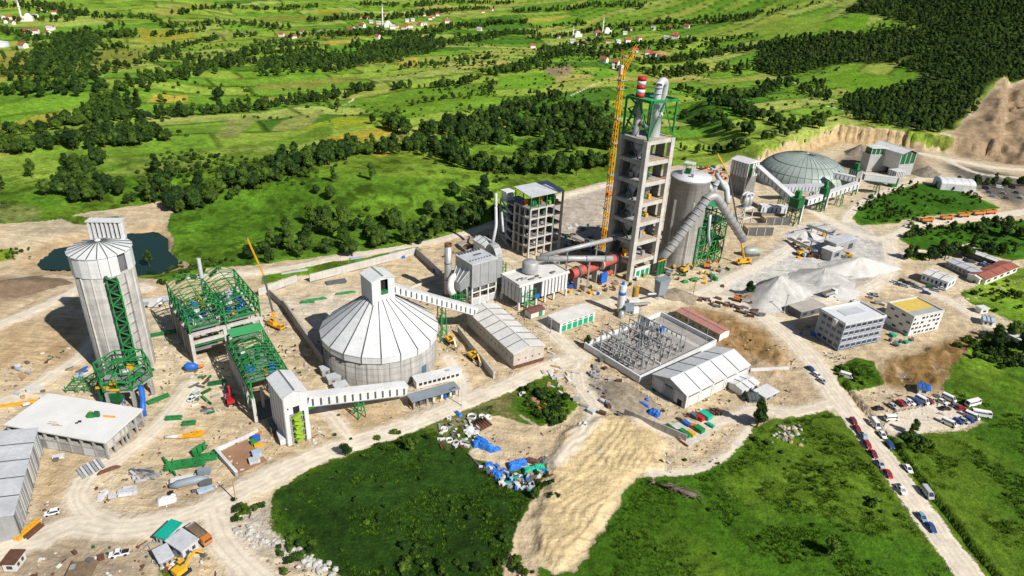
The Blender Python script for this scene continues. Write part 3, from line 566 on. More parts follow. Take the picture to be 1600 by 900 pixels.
HEDGES = [  # line of picture points, width in metres, spacing, height factor, where it stands
 ([(258,335),(300,312),(345,300),(400,288),(432,276),(480,260),(530,242),(560,240),(600,236),(640,230),(690,236)], 24, 3.4, 1.0, 'the long belt running from the pond up between the fields'),
 ([(690,236),(720,258),(760,266),(800,272),(850,268),(900,262),(945,255)], 22, 3.2, 1.0, 'the belt below the open slope left of the tall tower'),
 ([(400,412),(440,400),(480,392),(540,388),(600,382),(650,372),(710,358),(750,346),(782,334)], 16, 3.0, .8, 'the belt behind the dirt road behind the plant'),
 ([(455,395),(478,352),(500,342),(520,350),(540,372)], 20, 4.0, .9, 'a clump on the green slope behind the plant'),
 ([(560,378),(600,350),(625,345),(650,362)], 16, 5.0, .7, 'a clump on the green slope behind the plant'),
 ([(700,355),(735,330),(775,318)], 22, 4.0, .85, 'a clump on the green slope behind the plant'),
 ([(185,318),(215,314),(250,312),(275,318)], 8, 4, .7, 'the short row along the bank above the pond'),
 ([(245,300),(250,280),(262,285),(270,305)], 12, 4, 1.0, 'the small stand right of the pond bank'),
 ([(0,215),(50,208),(95,196),(150,190),(205,188),(300,180),(400,172),(450,166),(520,154),(560,142),(640,138),(700,136),(760,122),(800,112),(870,88),(930,78),(1010,72)], 18, 4.2, 1.0, 'the long hedgerow crossing the middle fields'),
 ([(400,170),(450,160),(500,152),(555,148)], 12, 5, 1.0, 'the long hedgerow crossing the middle fields'),
 ([(0,148),(60,144),(120,140),(200,138),(260,124),(330,108),(400,98),(480,104),(560,92),(640,76),(760,60),(830,52)], 26, 4.6, 1.0, 'the belt below the upper fields'),
 ([(300,112),(360,96),(400,82),(470,80),(500,76)], 20, 5, 1.0, 'the belt below the upper fields'),
 ([(150,118),(200,106),(240,92),(280,76),(340,62),(400,55)], 16, 6, .9, 'the upper left hedgerow beside the pale track'),
 ([(95,130),(90,100),(110,70),(150,58),(215,58)], 60, 5.5, 1.05, 'the wooded valley at the upper left'),
 ([(630,168),(700,156),(760,148),(770,132)], 8, 6, .8, 'the hedge round the bright green field'),
 ([(600,190),(615,200),(628,212)], 14, 4, 1.0, 'the dark stand beside the yellow field'),
 ([(665,212),(700,200),(740,190),(790,178),(830,168),(870,150)], 22, 4.5, .95, 'the belt below the bright green field'),
 ([(700,225),(760,212),(800,210),(860,205),(900,190)], 34, 4.5, 1.05, 'the wood left of the yellow crane'),
 ([(860,200),(900,175),(930,200),(950,235)], 34, 4.5, 1.05, 'the wood left of the yellow crane'),
 ([(820,240),(880,232),(940,225)], 26, 4.5, 1.0, 'the wood left of the yellow crane'),
 ([(250,40),(300,42),(400,40),(450,48)], 20, 6, 1.0, 'the top left hedgerows'), ([(0,112),(40,118),(75,104),(100,90)], 26, 6, 1.0, 'the wooded valley at the upper left'),
 ([(280,24),(300,16),(350,12),(420,16),(500,10)], 22, 7, 1.0, 'the top left hedgerows'), ([(0,8),(60,10),(110,22),(150,30)], 50, 8, 1.0, 'the top left hedgerows'),
 ([(0,48),(60,64),(90,60)], 20, 8, 1, 'the top left hedgerows'), ([(160,30),(220,28),(250,36)], 20, 8, 1, 'the top left hedgerows'),
 ([(440,62),(540,56),(620,54),(700,46),(760,38),(830,40)], 26, 6, 1.0, 'the tree belt round the far village'), ([(480,34),(540,30),(620,30),(700,18),(770,14)], 34, 7, 1.0, 'the tree belt round the far village'),
 ([(800,20),(870,16),(940,8),(1010,12)], 40, 8, 1.0, 'the far top hedgerows'), ([(560,8),(640,10),(720,4),(800,6)], 40, 9, 1.0, 'the far top hedgerows'),
 ([(830,62),(900,54),(960,44),(1040,36),(1110,36),(1180,28)], 26, 6, 1.0, 'the trees round the nearer village'), ([(860,85),(930,88),(990,72),(1060,68),(1110,66),(1180,58)], 20, 6, 1.0, 'the trees round the nearer village'),
 ([(1000,100),(1040,98),(1080,92),(1120,84),(1180,76),(1240,66),(1300,58)], 30, 5, 1.05, 'the wood beyond the tall tower'),
 ([(1010,118),(1060,118),(1110,108),(1160,110),(1210,96)], 34, 5, 1.05, 'the wood beyond the tall tower'),
 ([(1060,140),(1090,150),(1130,148),(1160,155),(1200,140),(1230,128)], 22, 5, 1.05, 'the wood beyond the tall tower'),
 ([(1062,180),(1100,188),(1140,200),(1170,212),(1200,218),(1240,205),(1290,185)], 13, 5, .85, 'the hedge between the tower and the cut slope'),
 ([(1130,160),(1160,180),(1200,190),(1230,195)], 26, 5.5, 1.0, 'the hedge between the tower and the cut slope'),
 ([(1060,235),(1090,240),(1130,236),(1170,232)], 10, 5, .8, 'the low row behind the concrete silo'),
 ([(1320,182),(1380,196),(1440,206),(1490,206)], 7, 5, .7, 'the roadside row below the forest'),
 ([(1540,540),(1570,545),(1600,560)], 12, 4, .8, 'the dark clump at the right edge'), ([(1570,525),(1610,540)], 12, 4, .8, 'the dark clump at the right edge'),
 ([(1420,410),(1500,398),(1560,395),(1600,400)], 10, 4, .7, 'the row behind the low sheds'), ([(1520,360),(1560,365),(1610,372)], 14, 4, .8, 'the green plot right of the track junction'),
 ([(1340,330),(1370,312),(1410,300),(1440,288),(1470,290),(1500,300),(1540,318)], 9, 3.0, .32, 'the green plot in the bend of the white track'),
 ([(1345,345),(1380,340),(1420,334),(1380,322),(1350,328)], 12, 2.8, .28, 'the green plot in the bend of the white track'),
 ([(1405,375),(1440,366),(1480,360),(1520,356),(1600,350)], 9, 3.6, .42, 'the green plot right of the track junction'),
 ([(825,610),(845,622),(865,638),(880,652)], 4.5, 1.3, .38, 'the leafy row beside the scrap heaps'),
 ([(1470,285),(1520,290),(1570,290),(1620,292)], 8, 4, .7, 'the row behind the parked lorries')]
WOODS = [  # outline, spacing, where it stands
 ([(1345,-6),(1640,-30),(1660,112),(1560,122),(1530,150),(1494,203),(1430,204),(1360,190),(1312,172),(1330,148),(1398,138),(1440,116),(1400,100),(1478,62),(1450,44),(1380,28),(1320,20)], 7.0, 'the big hillside forest'),
 ([(1185,78),(1260,57),(1345,52),(1380,44),(1450,46),(1478,62),(1400,98),(1300,102),(1225,120),(1180,112)], 7.0, 'the forest band above the hillside clearing'),
 ([(1240,135),(1290,128),(1310,150),(1280,160)], 9, 'the forest band above the hillside clearing'),
 ([(100,262),(112,256),(150,256),(162,275),(192,300),(178,318),(140,316),(108,311),(70,311),(35,308),(75,298),(95,285)], 5.2, 'the dark wood above the pond'),
 ([(88,196),(140,172),(160,152),(205,148),(226,165),(202,180),(232,186),(150,194)], 6.5, 'the dark wood on the left hedgerow'),
 ([(48,226),(120,216),(150,204),(220,195),(270,214),(276,224),(180,234),(90,240),(30,246),(-10,246),(0,228)], 6.0, 'the dark wood across the left fields'),
 ([(490,76),(552,84),(600,64),(690,64),(700,76),(640,92),(580,102),(500,116),(400,120),(400,100)], 7.0, 'the belt below the upper fields'),
 ([(690,195),(750,180),(800,172),(800,228),(720,226)], 7.5, 'the wood left of the yellow crane'),
 ([(1370,12),(1600,-60),(1700,0),(1500,30)], 14, 'the big hillside forest')]
SINGLES = [((50,277),1.0,'round dark tree standing alone left of the pond wood'),((2,298),1.15,'large dark tree cut by the left picture edge'),((343,158),1.35,'tall lone tree in the pale field at upper left centre'),((119,152),.9,'lone tree standing in the left upper field'),((528,172),1.1,'round tree beside the small white farm track'),((580,283),1.0,'dark round tree on the open green slope behind the plant'),((521,286),.8,'small tree near the left end of the green slope'),((516,312),.9,'leaning pair-like tree on the green slope crest'),((757,298),1.0,'tree right of the slope beside the belt'),((708,303),.85,'bushy tree low on the slope near the raw mill'),((494,303),.6,'small shrub-like tree on the slope beside the hedge'),((252,160),.8,'small lone tree left of the golden field'),((1182,668),.95,'young green tree beside the scrap timber at the meadow corner'),((1185,662),.6,'smaller tree behind the young green tree at the meadow corner'),((1112,405),1.0,'dark tree growing beneath the green steel ducts'),((1170,462),.75,'small green tree at the foot of the grey gravel heap'),((232,408),.75,'bushy tree growing in the pond shallows'),((1425,678),.55,'round bush beside the parking entrance'),((917,542),.5,'small leafy tree at the left corner of the switchyard'),((1297,868),.55,'lone bushy shrub in the lower right meadow'),((540,712),.5,'rough shrub at the edge of the main dirt road'),((640,705),.5,'leafy shrub in the dark meadow below the road'),((835,780),.45,'shrub at the foot of the scrap heap'),((157,258),1.2,'tallest tree on top of the pond wood'),((245,272),1.1,'slender tree beside the stand right of the pond')]
def more_hedges():
    rg = random.Random(12)
    for k in range(30):
        y = rg.uniform(6, 120); x = rg.uniform(-20, 1180); L = rg.uniform(50, 190); sl = rg.uniform(-.22, .02); w = rg.choice((5, 8, 10, 16))
        HEDGES.append(([(x+L*i/4, y+sl*L*i/4+rg.uniform(-2, 2)) for i in range(5)], w, 6.5, 1.0, 'the far hedgerows'))
more_hedges()
def build_trees():
    T = []                                                  # x, y, z, size, cluster
    for pts, w, sp, hf, desc in HEDGES:
        L = wpoly(pts); acc = 0
        for i in range(len(L)-1):
            a, b = L[i], L[i+1]; d = np.linalg.norm(b-a); n = int((.8 if 'clump on' in desc or 'belt behind' in desc else 1.3)*d/sp*max(1, w/11.0)+RNG.random())
            for k in range(n):
                t = RNG.random(); p = a+(b-a)*t; nn = np.array([-(b-a)[1], (b-a)[0]])/(d+1e-6); q = p+nn*RNG.normal()*w*.30
                if vnoise(np.array([q[0]/14]), np.array([q[1]/14]), 44)[0] < .13: continue
                T.append((q[0], q[1], hf*RNG.choice((.55, .75, .9, 1.0, 1.15, 1.3))*RNG.uniform(.85, 1.15), desc))
    for pts, sp, desc in WOODS:
        L = wpoly(pts); lo, hi = L.min(0), L.max(0); gx, gy = np.meshgrid(np.arange(lo[0], hi[0], sp), np.arange(lo[1], hi[1], sp)); gx = gx.ravel()+RNG.uniform(-.5, .5, gx.size)*sp; gy = gy.ravel()+RNG.uniform(-.5, .5, gy.size)*sp
        s = poly_sd(gx, gy, L, 20)+(fbm(gx, gy, 30, 3, 3)-.5)*16; k = s < 0
        dens = fbm(gx, gy, 55, 3, 12); k &= (dens > .16)
        for x, y in zip(gx[k], gy[k]): T.append((x, y, RNG.uniform(.65, 1.2), desc))
    xs = np.array([t[0] for t in T]); ys = np.array([t[1] for t in T]); zs = base_h(xs, ys); sz = np.array([t[2] for t in T])
    v = np.stack([xs, ys, zs-HC+4], 1); dep = v@_f; u = 800+FPX*(v@_r)/dep; w = 450-FPX*(v@_u)/dep; ok = (dep > 0) & (u > -60) & (u < 1660) & (w > -40) & (w < 930)
    sz = sz*np.where(dep < 480, .98, np.where(dep < 640, .86, .72))
    score = np.where(ok, sz*10/np.maximum(dep, 1), 0); order = np.argsort(-score); big = set(order[:275].tolist())
    rest = [(xs[i], ys[i], zs[i]-.3, sz[i], RNG.uniform(0, 6.28)) for i in range(len(T)) if i not in big and np.hypot(xs[i], ys[i]) < 4200]
    def tree(x, y, z, s, label, group):
        o = thing('broadleaf_tree', label, 'tree', (x, y, z-.2), RNG.uniform(0, 360), group); o.scale = (s, s, s*RNG.uniform(.9, 1.12))
        link('trunk', TRUNKS[RNG.integers(3)], o); link('crown', CROWNS[RNG.integers(6)], o)
    byc = {}
    for i in sorted(big): byc.setdefault(T[i][3], []).append(i)
    for desc, ids in byc.items():
        ids.sort(key=lambda i: u[i]); n = len(ids)
        for k, i in enumerate(ids):
            part = '' if n < 9 else 'left third of ' if k < n/3 else 'middle of ' if k < 2*n/3 else 'right third of '
            tree(xs[i], ys[i], zs[i], sz[i], ('leafy tree, ' if part else 'leafy tree in ')+part+desc, 'trees, '+part+desc)
    for p, s, lab in SINGLES:
        q = PT(*p); tree(q.x, q.y, -2.9 if p == (232, 408) else q.z, s, lab, None)
    # solid canopies with trunks for the far mass
    both = []
    for c, t in zip(CROWNS, TRUNKS*2):
        bm = bmesh.new(); bm.from_mesh(c); k = len(bm.faces); bm.from_mesh(t); bm.faces.ensure_lookup_table()
        for f in bm.faces[k:]: f.material_index = 1
        me = bpy.data.meshes.new('far_tree'); bm.to_mesh(me); bm.free(); me.materials.append(leaf); me.materials.append(bark); both.append(me)
    scatter('distant_trees', 'mass of dark green trees in the far hedgerows, woods and hillside forest', 'trees', both, rest)
    print('trees', len(rest))
build_trees()
def build_scrub():
    pts = []
    xs = np.concatenate([RNG.uniform(-520, 420, 4200), RNG.uniform(-240, 20, 1500)]); ys = np.concatenate([RNG.uniform(330, 1150, 4200), RNG.uniform(325, 470, 1500)]); d = fbm(xs, ys, 70, 3, 88); keep = d+RNG.uniform(-.12, .12, 5700) > .56
    for s_ in (0,):
        dirt = np.full(xs.shape, 30.0)
        for p in DIRT: dirt = np.minimum(dirt, poly_sd(xs, ys, wpoly(p)))
        keep &= dirt > 2
    zz = base_h(xs, ys)
    for x, y, z in zip(xs[keep], ys[keep], zz[keep]): pts.append((x, y, z-.1, RNG.uniform(.4, 1.5), RNG.uniform(0, 6.28)))
    for px, py, n, r, s in [(620,700,10,8,1.0),(700,882,16,14,1.0),(640,892,12,10,1.0),(770,884,18,11,1.0),(560,800,8,14,.6),(720,800,8,14,.6),(460,860,14,5,.9),(850,765,12,4,.8),(1370,790,10,5,.7),(1180,690,8,4,.7),(1425,685,16,4,1.0),(1530,540,30,9,1.2),(1570,560,30,10,1.3),(1330,585,20,6,.8),(1260,730,10,10,.6),(1420,700,8,4,.7),(380,800,12,4,.9),(850,630,40,7,.9),(870,648,30,5,1.0),(830,615,20,4,.9),(1440,690,10,4,.7),(280,430,30,14,.9),(330,415,30,10,.9),(20,395,14,6,.8),(600,740,30,30,.5),(1100,820,26,40,.5),(1400,330,60,22,.9),(1460,312,50,18,.9),(1450,360,40,16,1.0),(1540,370,50,24,1.0),(1560,460,30,16,1.0),(1440,400,12,5,.8)]:
        c = PT(px, py)
        for k in range(n):
            x = c.x+RNG.normal()*r*.5; y = c.y+RNG.normal()*r*.5; pts.append((x, y, -.15, s*RNG.uniform(.5, 1.2), RNG.uniform(0, 6.28)))
    scatter('scrub_bushes', 'low green bushes scattered over slopes, verges and meadow', 'bushes', BUSHES, pts)
    # meadow tufts and yard rubble
    n = 90000; a = RNG.uniform(-1.0, 1.0, n); r = np.sqrt(RNG.uniform(85**2, 270**2, n)); x = r*np.sin(a); y = r*np.cos(a)
    sd = np.full(n, 30.0); rd = np.full(n, 30.0)
    for p in DIRT: sd = np.minimum(sd, poly_sd(x, y, wpoly(p)))
    for p in GRASS: sd = np.maximum(sd, -poly_sd(x, y, wpoly(p)))
    for p, w in ROADS: rd = np.minimum(rd, line_sd(x, y, smooth_line(wpoly(p)), w))
    g = (sd > 1.5) & (rd > 1.0) & (fbm(x, y, 9, 3, 4) > .50)
    scatter('meadow_tufts', 'rough tufts of grass and weeds in the near meadows', 'grass', TUFTS, [(i, j, 0.0, RNG.uniform(.4, 1.15), RNG.uniform(0, 6.28)) for i, j in zip(x[g], y[g])])
    bits = []
    for w_, d_, h_, mm in ((1.6, .2, .12, wood), (1.2, .25, .2, darkgrey), (.7, .5, .4, rust), (1.0, .6, .3, offwhite), (2.2, .22, .2, greysheet), (.6, .5, .5, green2), (.5, .5, .4, white), (1.8, .25, .15, rust)):
        bm = bmesh.new(); bmesh.ops.create_cube(bm, size=1.0); bmesh.ops.scale(bm, vec=(w_, d_, h_), verts=bm.verts); bm_ = bpy.data.meshes.new('bit'); bm.to_mesh(bm_); bm.free(); bm_.materials.append(mm); bits.append(bm_)
    k = (sd < -2) & (rd > 1.2) & (fbm(x, y, 24, 3, 96) > .53) & (RNG.random(n) < .06)
    scatter('site_litter', 'small offcuts, planks and scraps strewn over the building site', 'litter', bits, [(i, j, .02, RNG.uniform(.5, 1.3), RNG.uniform(0, 6.28)) for i, j in zip(x[k], y[k])])
    m = (sd < -1.5) & (rd > 1.0) & (fbm(x, y, 16, 3, 14) > .50) & (RNG.random(n) < .12)
    scatter('yard_rubble', 'loose clods and stones strewn over the bare ground', 'rubble', [rock_mesh(1, stone), rock_mesh(2, stone), rock_mesh(3, soilbr), rock_mesh(4, soilbr)], [(i, j, -.12, RNG.uniform(.12, .5)**1.2+.08, RNG.uniform(0, 6.28)) for i, j in zip(x[m], y[m])])
build_scrub()
# ============================================================ the cement plant
def colgrid(t, m, xs, ys, z0, z1, w, name='column'):
    for x in xs:
        for y in ys: bx(t, name, m, x-w/2, y-w/2, z0, x+w/2, y+w/2, z1)
def ring(t, m, x0, y0, x1, y1, z, w, h, name='beam'):            # four beams round a rectangle, butted
    bx(t, name, m, x0+w/2, y0-w/2, z-h/2, x1-w/2, y0+w/2, z+h/2); bx(t, name, m, x0+w/2, y1-w/2, z-h/2, x1-w/2, y1+w/2, z+h/2)
    bx(t, name, m, x0-w/2, y0+w/2, z-h/2, x0+w/2, y1-w/2, z+h/2); bx(t, name, m, x1-w/2, y0+w/2, z-h/2, x1+w/2, y1-w/2, z+h/2)
def brace(t, m, a, b, n, w=.22, name='brace'):                     # zigzag between two long members a=(p,q), b=(p,q)
    a0, a1, b0, b1 = map(Vector, (a[0], a[1], b[0], b[1]))
    for i in range(n):
        p = a0.lerp(a1, i/n) if i % 2 == 0 else b0.lerp(b1, i/n); q = b0.lerp(b1, (i+1)/n) if i % 2 == 0 else a0.lerp(a1, (i+1)/n)
        bar(t, name, m, p, q, w)
def gable(t, m, x0, y0, x1, y1, ze, zr, over=.4, th=.22, axis='x', nseam=0, sm=None, name='roof'):
    sm = sm or seamc                                              # two sheets meeting at a ridge that runs along axis, each with seams
    for s in (0, 1):
        if axis == 'x':
            ym = (y0+y1)/2; ya = y0-over if s == 0 else y1+over
            A = [(x0-over, ya, ze), (x1+over, ya, ze), (x1+over, ym, zr), (x0-over, ym, zr)]
        else:
            xm = (x0+x1)/2; xa = x0-over if s == 0 else x1+over
            A = [(xa, y0-over, ze), (xa, y1+over, ze), (xm, y1+over, zr), (xm, y0-over, zr)]
        V = [Vector(p) for p in A]+[Vector(p)-Vector((0, 0, th)) for p in A]
        o = mesh(t, name, m, V, [(0, 1, 2, 3), (7, 6, 5, 4), (0, 4, 5, 1), (1, 5, 6, 2), (2, 6, 7, 3), (3, 7, 4, 0)])
        up = Vector((0, 0, .05))
        for k in range(1, nseam+1):
            f = k/(nseam+1); bar(o, 'seam', sm, V[0].lerp(V[1], f)+up, V[3].lerp(V[2], f)+up, .28, .16)
    if axis == 'x': bar(t, 'ridge_cap', m, (x0-over, (y0+y1)/2, zr+.06), (x1+over, (y0+y1)/2, zr+.06), .5, .14)
    else: bar(t, 'ridge_cap', m, ((x0+x1)/2, y0-over, zr+.06), ((x0+x1)/2, y1+over, zr+.06), .5, .14)
def gable_end(t, m, axis, c, a0, a1, ze, zr, th=.2, name='gable_wall'):
    am = (a0+a1)/2
    V = []
    for d in (0, th):
        for a, z in ((a0, ze), (a1, ze), (am, zr)): V.append((c+d, a, z) if axis == 'x' else (a, c+d, z))
    mesh(t, name, m, V, [(0, 1, 2), (5, 4, 3), (0, 3, 4, 1), (1, 4, 5, 2), (2, 5, 3, 0)])
def panels(t, m, gap, face, p0, p1, fixed, z0, z1, n, th=.12, fill=.62, name='cladding_panel'):
    w = (p1-p0)/n                                                 # proud upright sheets on a wall
    for i in range(n):
        a = p0+i*w+w*(1-fill)/2; b = a+w*fill
        if face == 'y': bx(t, name, m, a, fixed-th, z0, b, fixed, z1)
        else: bx(t, name, m, fixed-th, a, z0, fixed, b, z1)
def gallery(name, label, p0, p1, w=3.2, h=3.0, n=14, legs=(), wall=white, strip=seamc, legm=None, legw=2.4, sides=(-1, 1), roofm=None):
    p0 = Vector(p0); p1 = Vector(p1); d = p1-p0; ang = math.degrees(math.atan2(d.y, d.x)); t = thing(name, label, 'conveyor', (p0.x, p0.y, 0), ang)
    L = math.hypot(d.x, d.y); sl = (p1.z-p0.z)/L; zz = lambda x: p0.z+sl*x
    bar(t, 'floor', greysheet, (0, 0, zz(0)-.2), (L, 0, zz(L)-.2), w-.3, .4)
    for s in sides: bar(t, 'side_wall', wall, (0, s*(w/2-.1), zz(0)+h/2), (L, s*(w/2-.1), zz(L)+h/2), .2, h*.98)
    bar(t, 'roof', roofm or wall, (-.3, 0, zz(0)+h+.12), (L+.3, 0, zz(L)+h+.12), w+.3, .24)
    for i in range(n):
        a = L*(i+.5)/n; b = L/n*.26
        for s in sides: bar(t, 'window_strip', strip, (a-b/2, s*(w/2+.02), zz(a)+h*.42), (a+b/2, s*(w/2+.02), zz(a)+h*.42), .06, h*.72)
    lm = legm or green
    for f in legs:
        x = L*f; z = zz(x)-.4
        for sx in (-1, 1):
            for s in (-1, 1): bar(t, 'support_leg', lm, (x+sx*legw/2, s*(w/2+.3), 0), (x+sx*legw/3, s*(w/2-.2), z), .34)
        k = max(2, int(z/3.5))
        for s in (-1, 1): brace(t, lm, ((x-legw/2, s*(w/2+.3), 0), (x-legw/3, s*(w/2-.2), z)), ((x+legw/2, s*(w/2+.3), 0), (x+legw/3, s*(w/2-.2), z)), k, .2)
        for i in range(1, k): zc = z*i/k; bar(t, 'cross_beam', lm, (x-legw*.42, -w/2-.1, zc), (x-legw*.42, w/2+.1, zc), .2); bar(t, 'cross_beam', lm, (x+legw*.42, -w/2-.1, zc), (x+legw*.42, w/2+.1, zc), .2)
    return t
def ngon_roof(t, m, r0, z0, r1, z1, n, name='roof_panel', seam=seamc, a0=0.0, th=.25, gap=.012):
    wedge = None; V = []
    for k, a in ((0, gap), (1, 2*math.pi/n-gap)): V += [(r0*math.cos(a), r0*math.sin(a), z0), (r1*math.cos(a), r1*math.sin(a), z1)]
    V += [(x, y, z-th) for x, y, z in V]; F = [(0, 2, 3, 1), (4, 5, 7, 6), (0, 4, 6, 2), (1, 3, 7, 5), (0, 1, 5, 4), (2, 6, 7, 3)]
    me = bpy.data.meshes.new(name); me.from_pydata(V, [], F); me.materials.append(m); me.update()
    for i in range(n): link(name, me, t, Matrix.Rotation(a0+2*math.pi*i/n, 4, 'Z'))
    for i in range(n):
        a = a0+2*math.pi*i/n; bar(t, 'roof_seam', seam, (r0*math.cos(a), r0*math.sin(a), z0+.08), (r1*math.cos(a), r1*math.sin(a), z1+.08), .26, .2)

# ---------------------------------------------------------------- tall silo at the left
def left_silo():
    x, y = -136.1, 203.7; fa = math.degrees(math.atan2(-y, -x)); Rr = 9.0
    t = thing('concrete_silo', 'tall round concrete silo with white conical roof and green stair lattice beside the pond', 'silo', (x, y, 0), fa)
    lathe(t, 'shaft', concrete, [(Rr, -.5), (Rr, 39)], 56)
    n = 20; a0 = math.pi/n
    for i in range(n):                                            # white cladding ring of flat sheets
        a, b = a0+2*math.pi*i/n, a0+2*math.pi*(i+1)/n; am = (a+b)/2
        if abs(((am+math.pi) % (2*math.pi))-math.pi-.62) < .16: continue
        r = Rr+.35; V = [(r*math.cos(q), r*math.sin(q), z) for z in (38.6, 45.6) for q in (a+.008, b-.008)]+[((r-.3)*math.cos(q), (r-.3)*math.sin(q), z) for z in (38.6, 45.6) for q in (a+.008, b-.008)]
        mesh(t, 'cladding_sheet', white, V, [(0, 1, 3, 2), (5, 4, 6, 7), (0, 4, 5, 1), (2, 3, 7, 6), (0, 2, 6, 4), (1, 5, 7, 3)])
    lathe(t, 'inner_drum', darkgrey, [(Rr-.5, 38.9), (Rr-.5, 45.4)], 40)
    ngon_roof(t, white, Rr+.7, 45.7, .5, 48.2, n, a0=a0)
    lathe(t, 'roof_cap', white, [(.9, 48.0), (.9, 48.7), (.1, 48.9)], 16)
    v = link('vent_house', None, t, Matrix.Rotation(R(-fa)+R(6), 4, 'Z') @ Matrix.Translation((0, 6.6, 0)))
    bx(v, 'back_wall', darkgrey, -5.2, 1.7, 45.5, 5.2, 2.3, 52.3); bx(v, 'roof', white, -5.6, -1.0, 52.3, 5.6, 2.6, 52.7); bx(v, 'sill', white, -5.4, -.8, 45.4, 5.4, 1.7, 46.4)
    for i in range(8): bx(v, 'louvre_fin', white, -5.3+i*1.42, -.7, 46.4, -4.66+i*1.42, .1, 52.3)
    for sx in (-1, 1): bx(v, 'end_wall', white, sx*5.4-.12, .1, 46.4, sx*5.4+.12, 1.7, 52.3)
    for ang in (-52, -28, 36, 60):                                # slip-form ribs
        c, s = math.cos(R(ang)), math.sin(R(ang)); bar(t, 'wall_rib', conc_dark if ang in (36,) else conc_pale, (Rr*c, Rr*s, 0), (Rr*c, Rr*s, 38.4), .5)
    # stair lattice climbing the front
    st = link('stair_tower', None, t, Matrix.Rotation(R(7), 4, 'Z') @ Matrix.Translation((Rr+.2, 0, 0)))
    for sy in (-1.6, 1.6):
        for sx in (.3, 2.2): bar(st, 'post', green, (sx, sy, 0), (sx, sy, 38.6), .28)
    for i in range(15):
        z = 2+i*2.5; ya, yb = (-1.5, 1.5) if i % 2 else (1.5, -1.5); bar(st, 'stair_flight', green, (1.9, ya, z), (1.9, yb, z+2.5), .7, .26); bar(st, 'landing', green2, (.4, yb*.95, z+2.5), (2.4, yb*.95, z+2.5), .9, .14); bar(st, 'tie', green, (2.2, -1.6, z), (2.2, 1.6, z), .13)
    bx(st, 'door_recess', black, -.4, -1.7, 1.5, .25, 1.7, 38.0)
    for i in range(9): z = 5+i*3.7; bar(t, 'scaffold_tie', rust, (Rr*math.cos(.42), Rr*math.sin(.42), z), ((Rr+.5)*math.cos(.62), (Rr+.5)*math.sin(.62), z+.8), .14)
    return t
left_silo()
def hexcage():
    c = P(202, 618); t = thing('hexagonal_frame', 'green hexagonal steel cage on concrete legs at the foot of the tall silo', 'steel frame', (c.x, c.y, 0), 12)
    r = 8.4; pts = [(r*math.cos(R(60*i)), r*math.sin(R(60*i))) for i in range(6)]
    for i in range(6):
        a, b = pts[i], pts[(i+1) % 6]; bar(t, 'concrete_leg', concrete, (a[0]*.9, a[1]*.9, 0), (a[0]*.9, a[1]*.9, 6), 1.0)
        bar(t, 'ring_beam', concrete, (a[0]*.9, a[1]*.9, 6.4), (b[0]*.9, b[1]*.9, 6.4), .9, .8)
        for z in (7.2, 10.2, 13.4): bar(t, 'rail', green, (a[0], a[1], z), (b[0], b[1], z), .34)
        bar(t, 'post', green, (a[0], a[1], 6.8), (a[0], a[1], 13.4), .42); m = ((a[0]+b[0])/2, (a[1]+b[1])/2); bar(t, 'post', green, (m[0], m[1], 6.8), (m[0], m[1], 13.4), .26)
        bar(t, 'brace', green, (a[0], a[1], 7.2), (m[0], m[1], 13.4), .22); bar(t, 'brace', green, (b[0], b[1], 7.2), (m[0], m[1], 13.4), .22)
        bar(t, 'roof_spoke', green, (a[0], a[1], 13.4), (0, 0, 13.9), .28); bar(t, 'roof_spoke', green, (m[0], m[1], 13.4), (0, 0, 13.9), .2)
    lathe(t, 'deck', conc_dark, [(.1, 6.85), (7.6, 6.85), (7.6, 7.1), (.1, 7.12)], 6, False)
    for i in range(9):
        a = i*.7; bx(t, 'machine', [green, steelgrey, yellow, green2][i % 4], 4.5*math.cos(a)-1, 4.5*math.sin(a)-.8, 7.2, 4.5*math.cos(a)+.9, 4.5*math.sin(a)+.7, 8.6+.3*(i % 3))
    cyl(t, 'fan_drum', steelgrey, (-1, 0, 9.2), (1.5, .5, 9.2), 1.1)
    for k, (px, py) in enumerate(((170, 630), (187, 634))):
        q = P(px, py); h = thing('dust_hopper', ['left', 'right'][k]+' of two dark green hoppers on blue feet under the hexagonal cage', 'hopper', (q.x, q.y, 0), 10, 'dark green hoppers below the hexagonal cage')
        bx(h, 'bin', green2, -1.7, -1.4, 2.6, 1.7, 1.4, 7.2); mesh(h, 'cone', green2, [(-1.7, -1.4, 2.6), (1.7, -1.4, 2.6), (1.7, 1.4, 2.6), (-1.7, 1.4, 2.6), (0, 0, .4)], [(1, 0, 4), (2, 1, 4), (3, 2, 4), (0, 3, 4), (0, 1, 2, 3)])
        for sx in (-1.4, 1.4):
            for sy in (-1.1, 1.1): bar(h, 'leg', bluep, (sx, sy, 0), (sx, sy, 2.7), .25)
        bx(h, 'walkway', yellow, -1.9, -1.9, 7.0, 1.9, -1.45, 7.7)
    q = P(223, 640); e = thing('dust_pipe', 'bright blue steel pipe leaning beside the hexagonal cage', 'pipe', (q.x, q.y, 0), 0); tube(e, 'pipe', bluep, bend([(-1.5, 4, 6.5), (0, 1.5, 4), (2, -3.4, .7)], 1.5), .85, 12); cyl(e, 'flange', bluep, (1.9, -3.2, .8), (2.1, -3.7, .65), 1.1); bar(e, 'prop', bluep, (0, 1.4, 0), (0, 1.4, 3.6), .3)
    q = P(130, 606); e = thing('lattice_platform', 'low green lattice platform lying left of the hexagonal cage', 'steel frame', (q.x-4, q.y-3, 0), 6)
    for x in range(0, 13, 3):
        bar(e, 'cross_beam', green, (x, 0, 1.4), (x, 6, 1.4), .3)
        for y_ in (0, 6): bar(e, 'post', green, (x, y_, 0), (x, y_, 2.6), .24)
    for y_ in (0, 3, 6): bar(e, 'long_beam', green, (0, y_, 1.7), (12, y_, 1.7), .3)
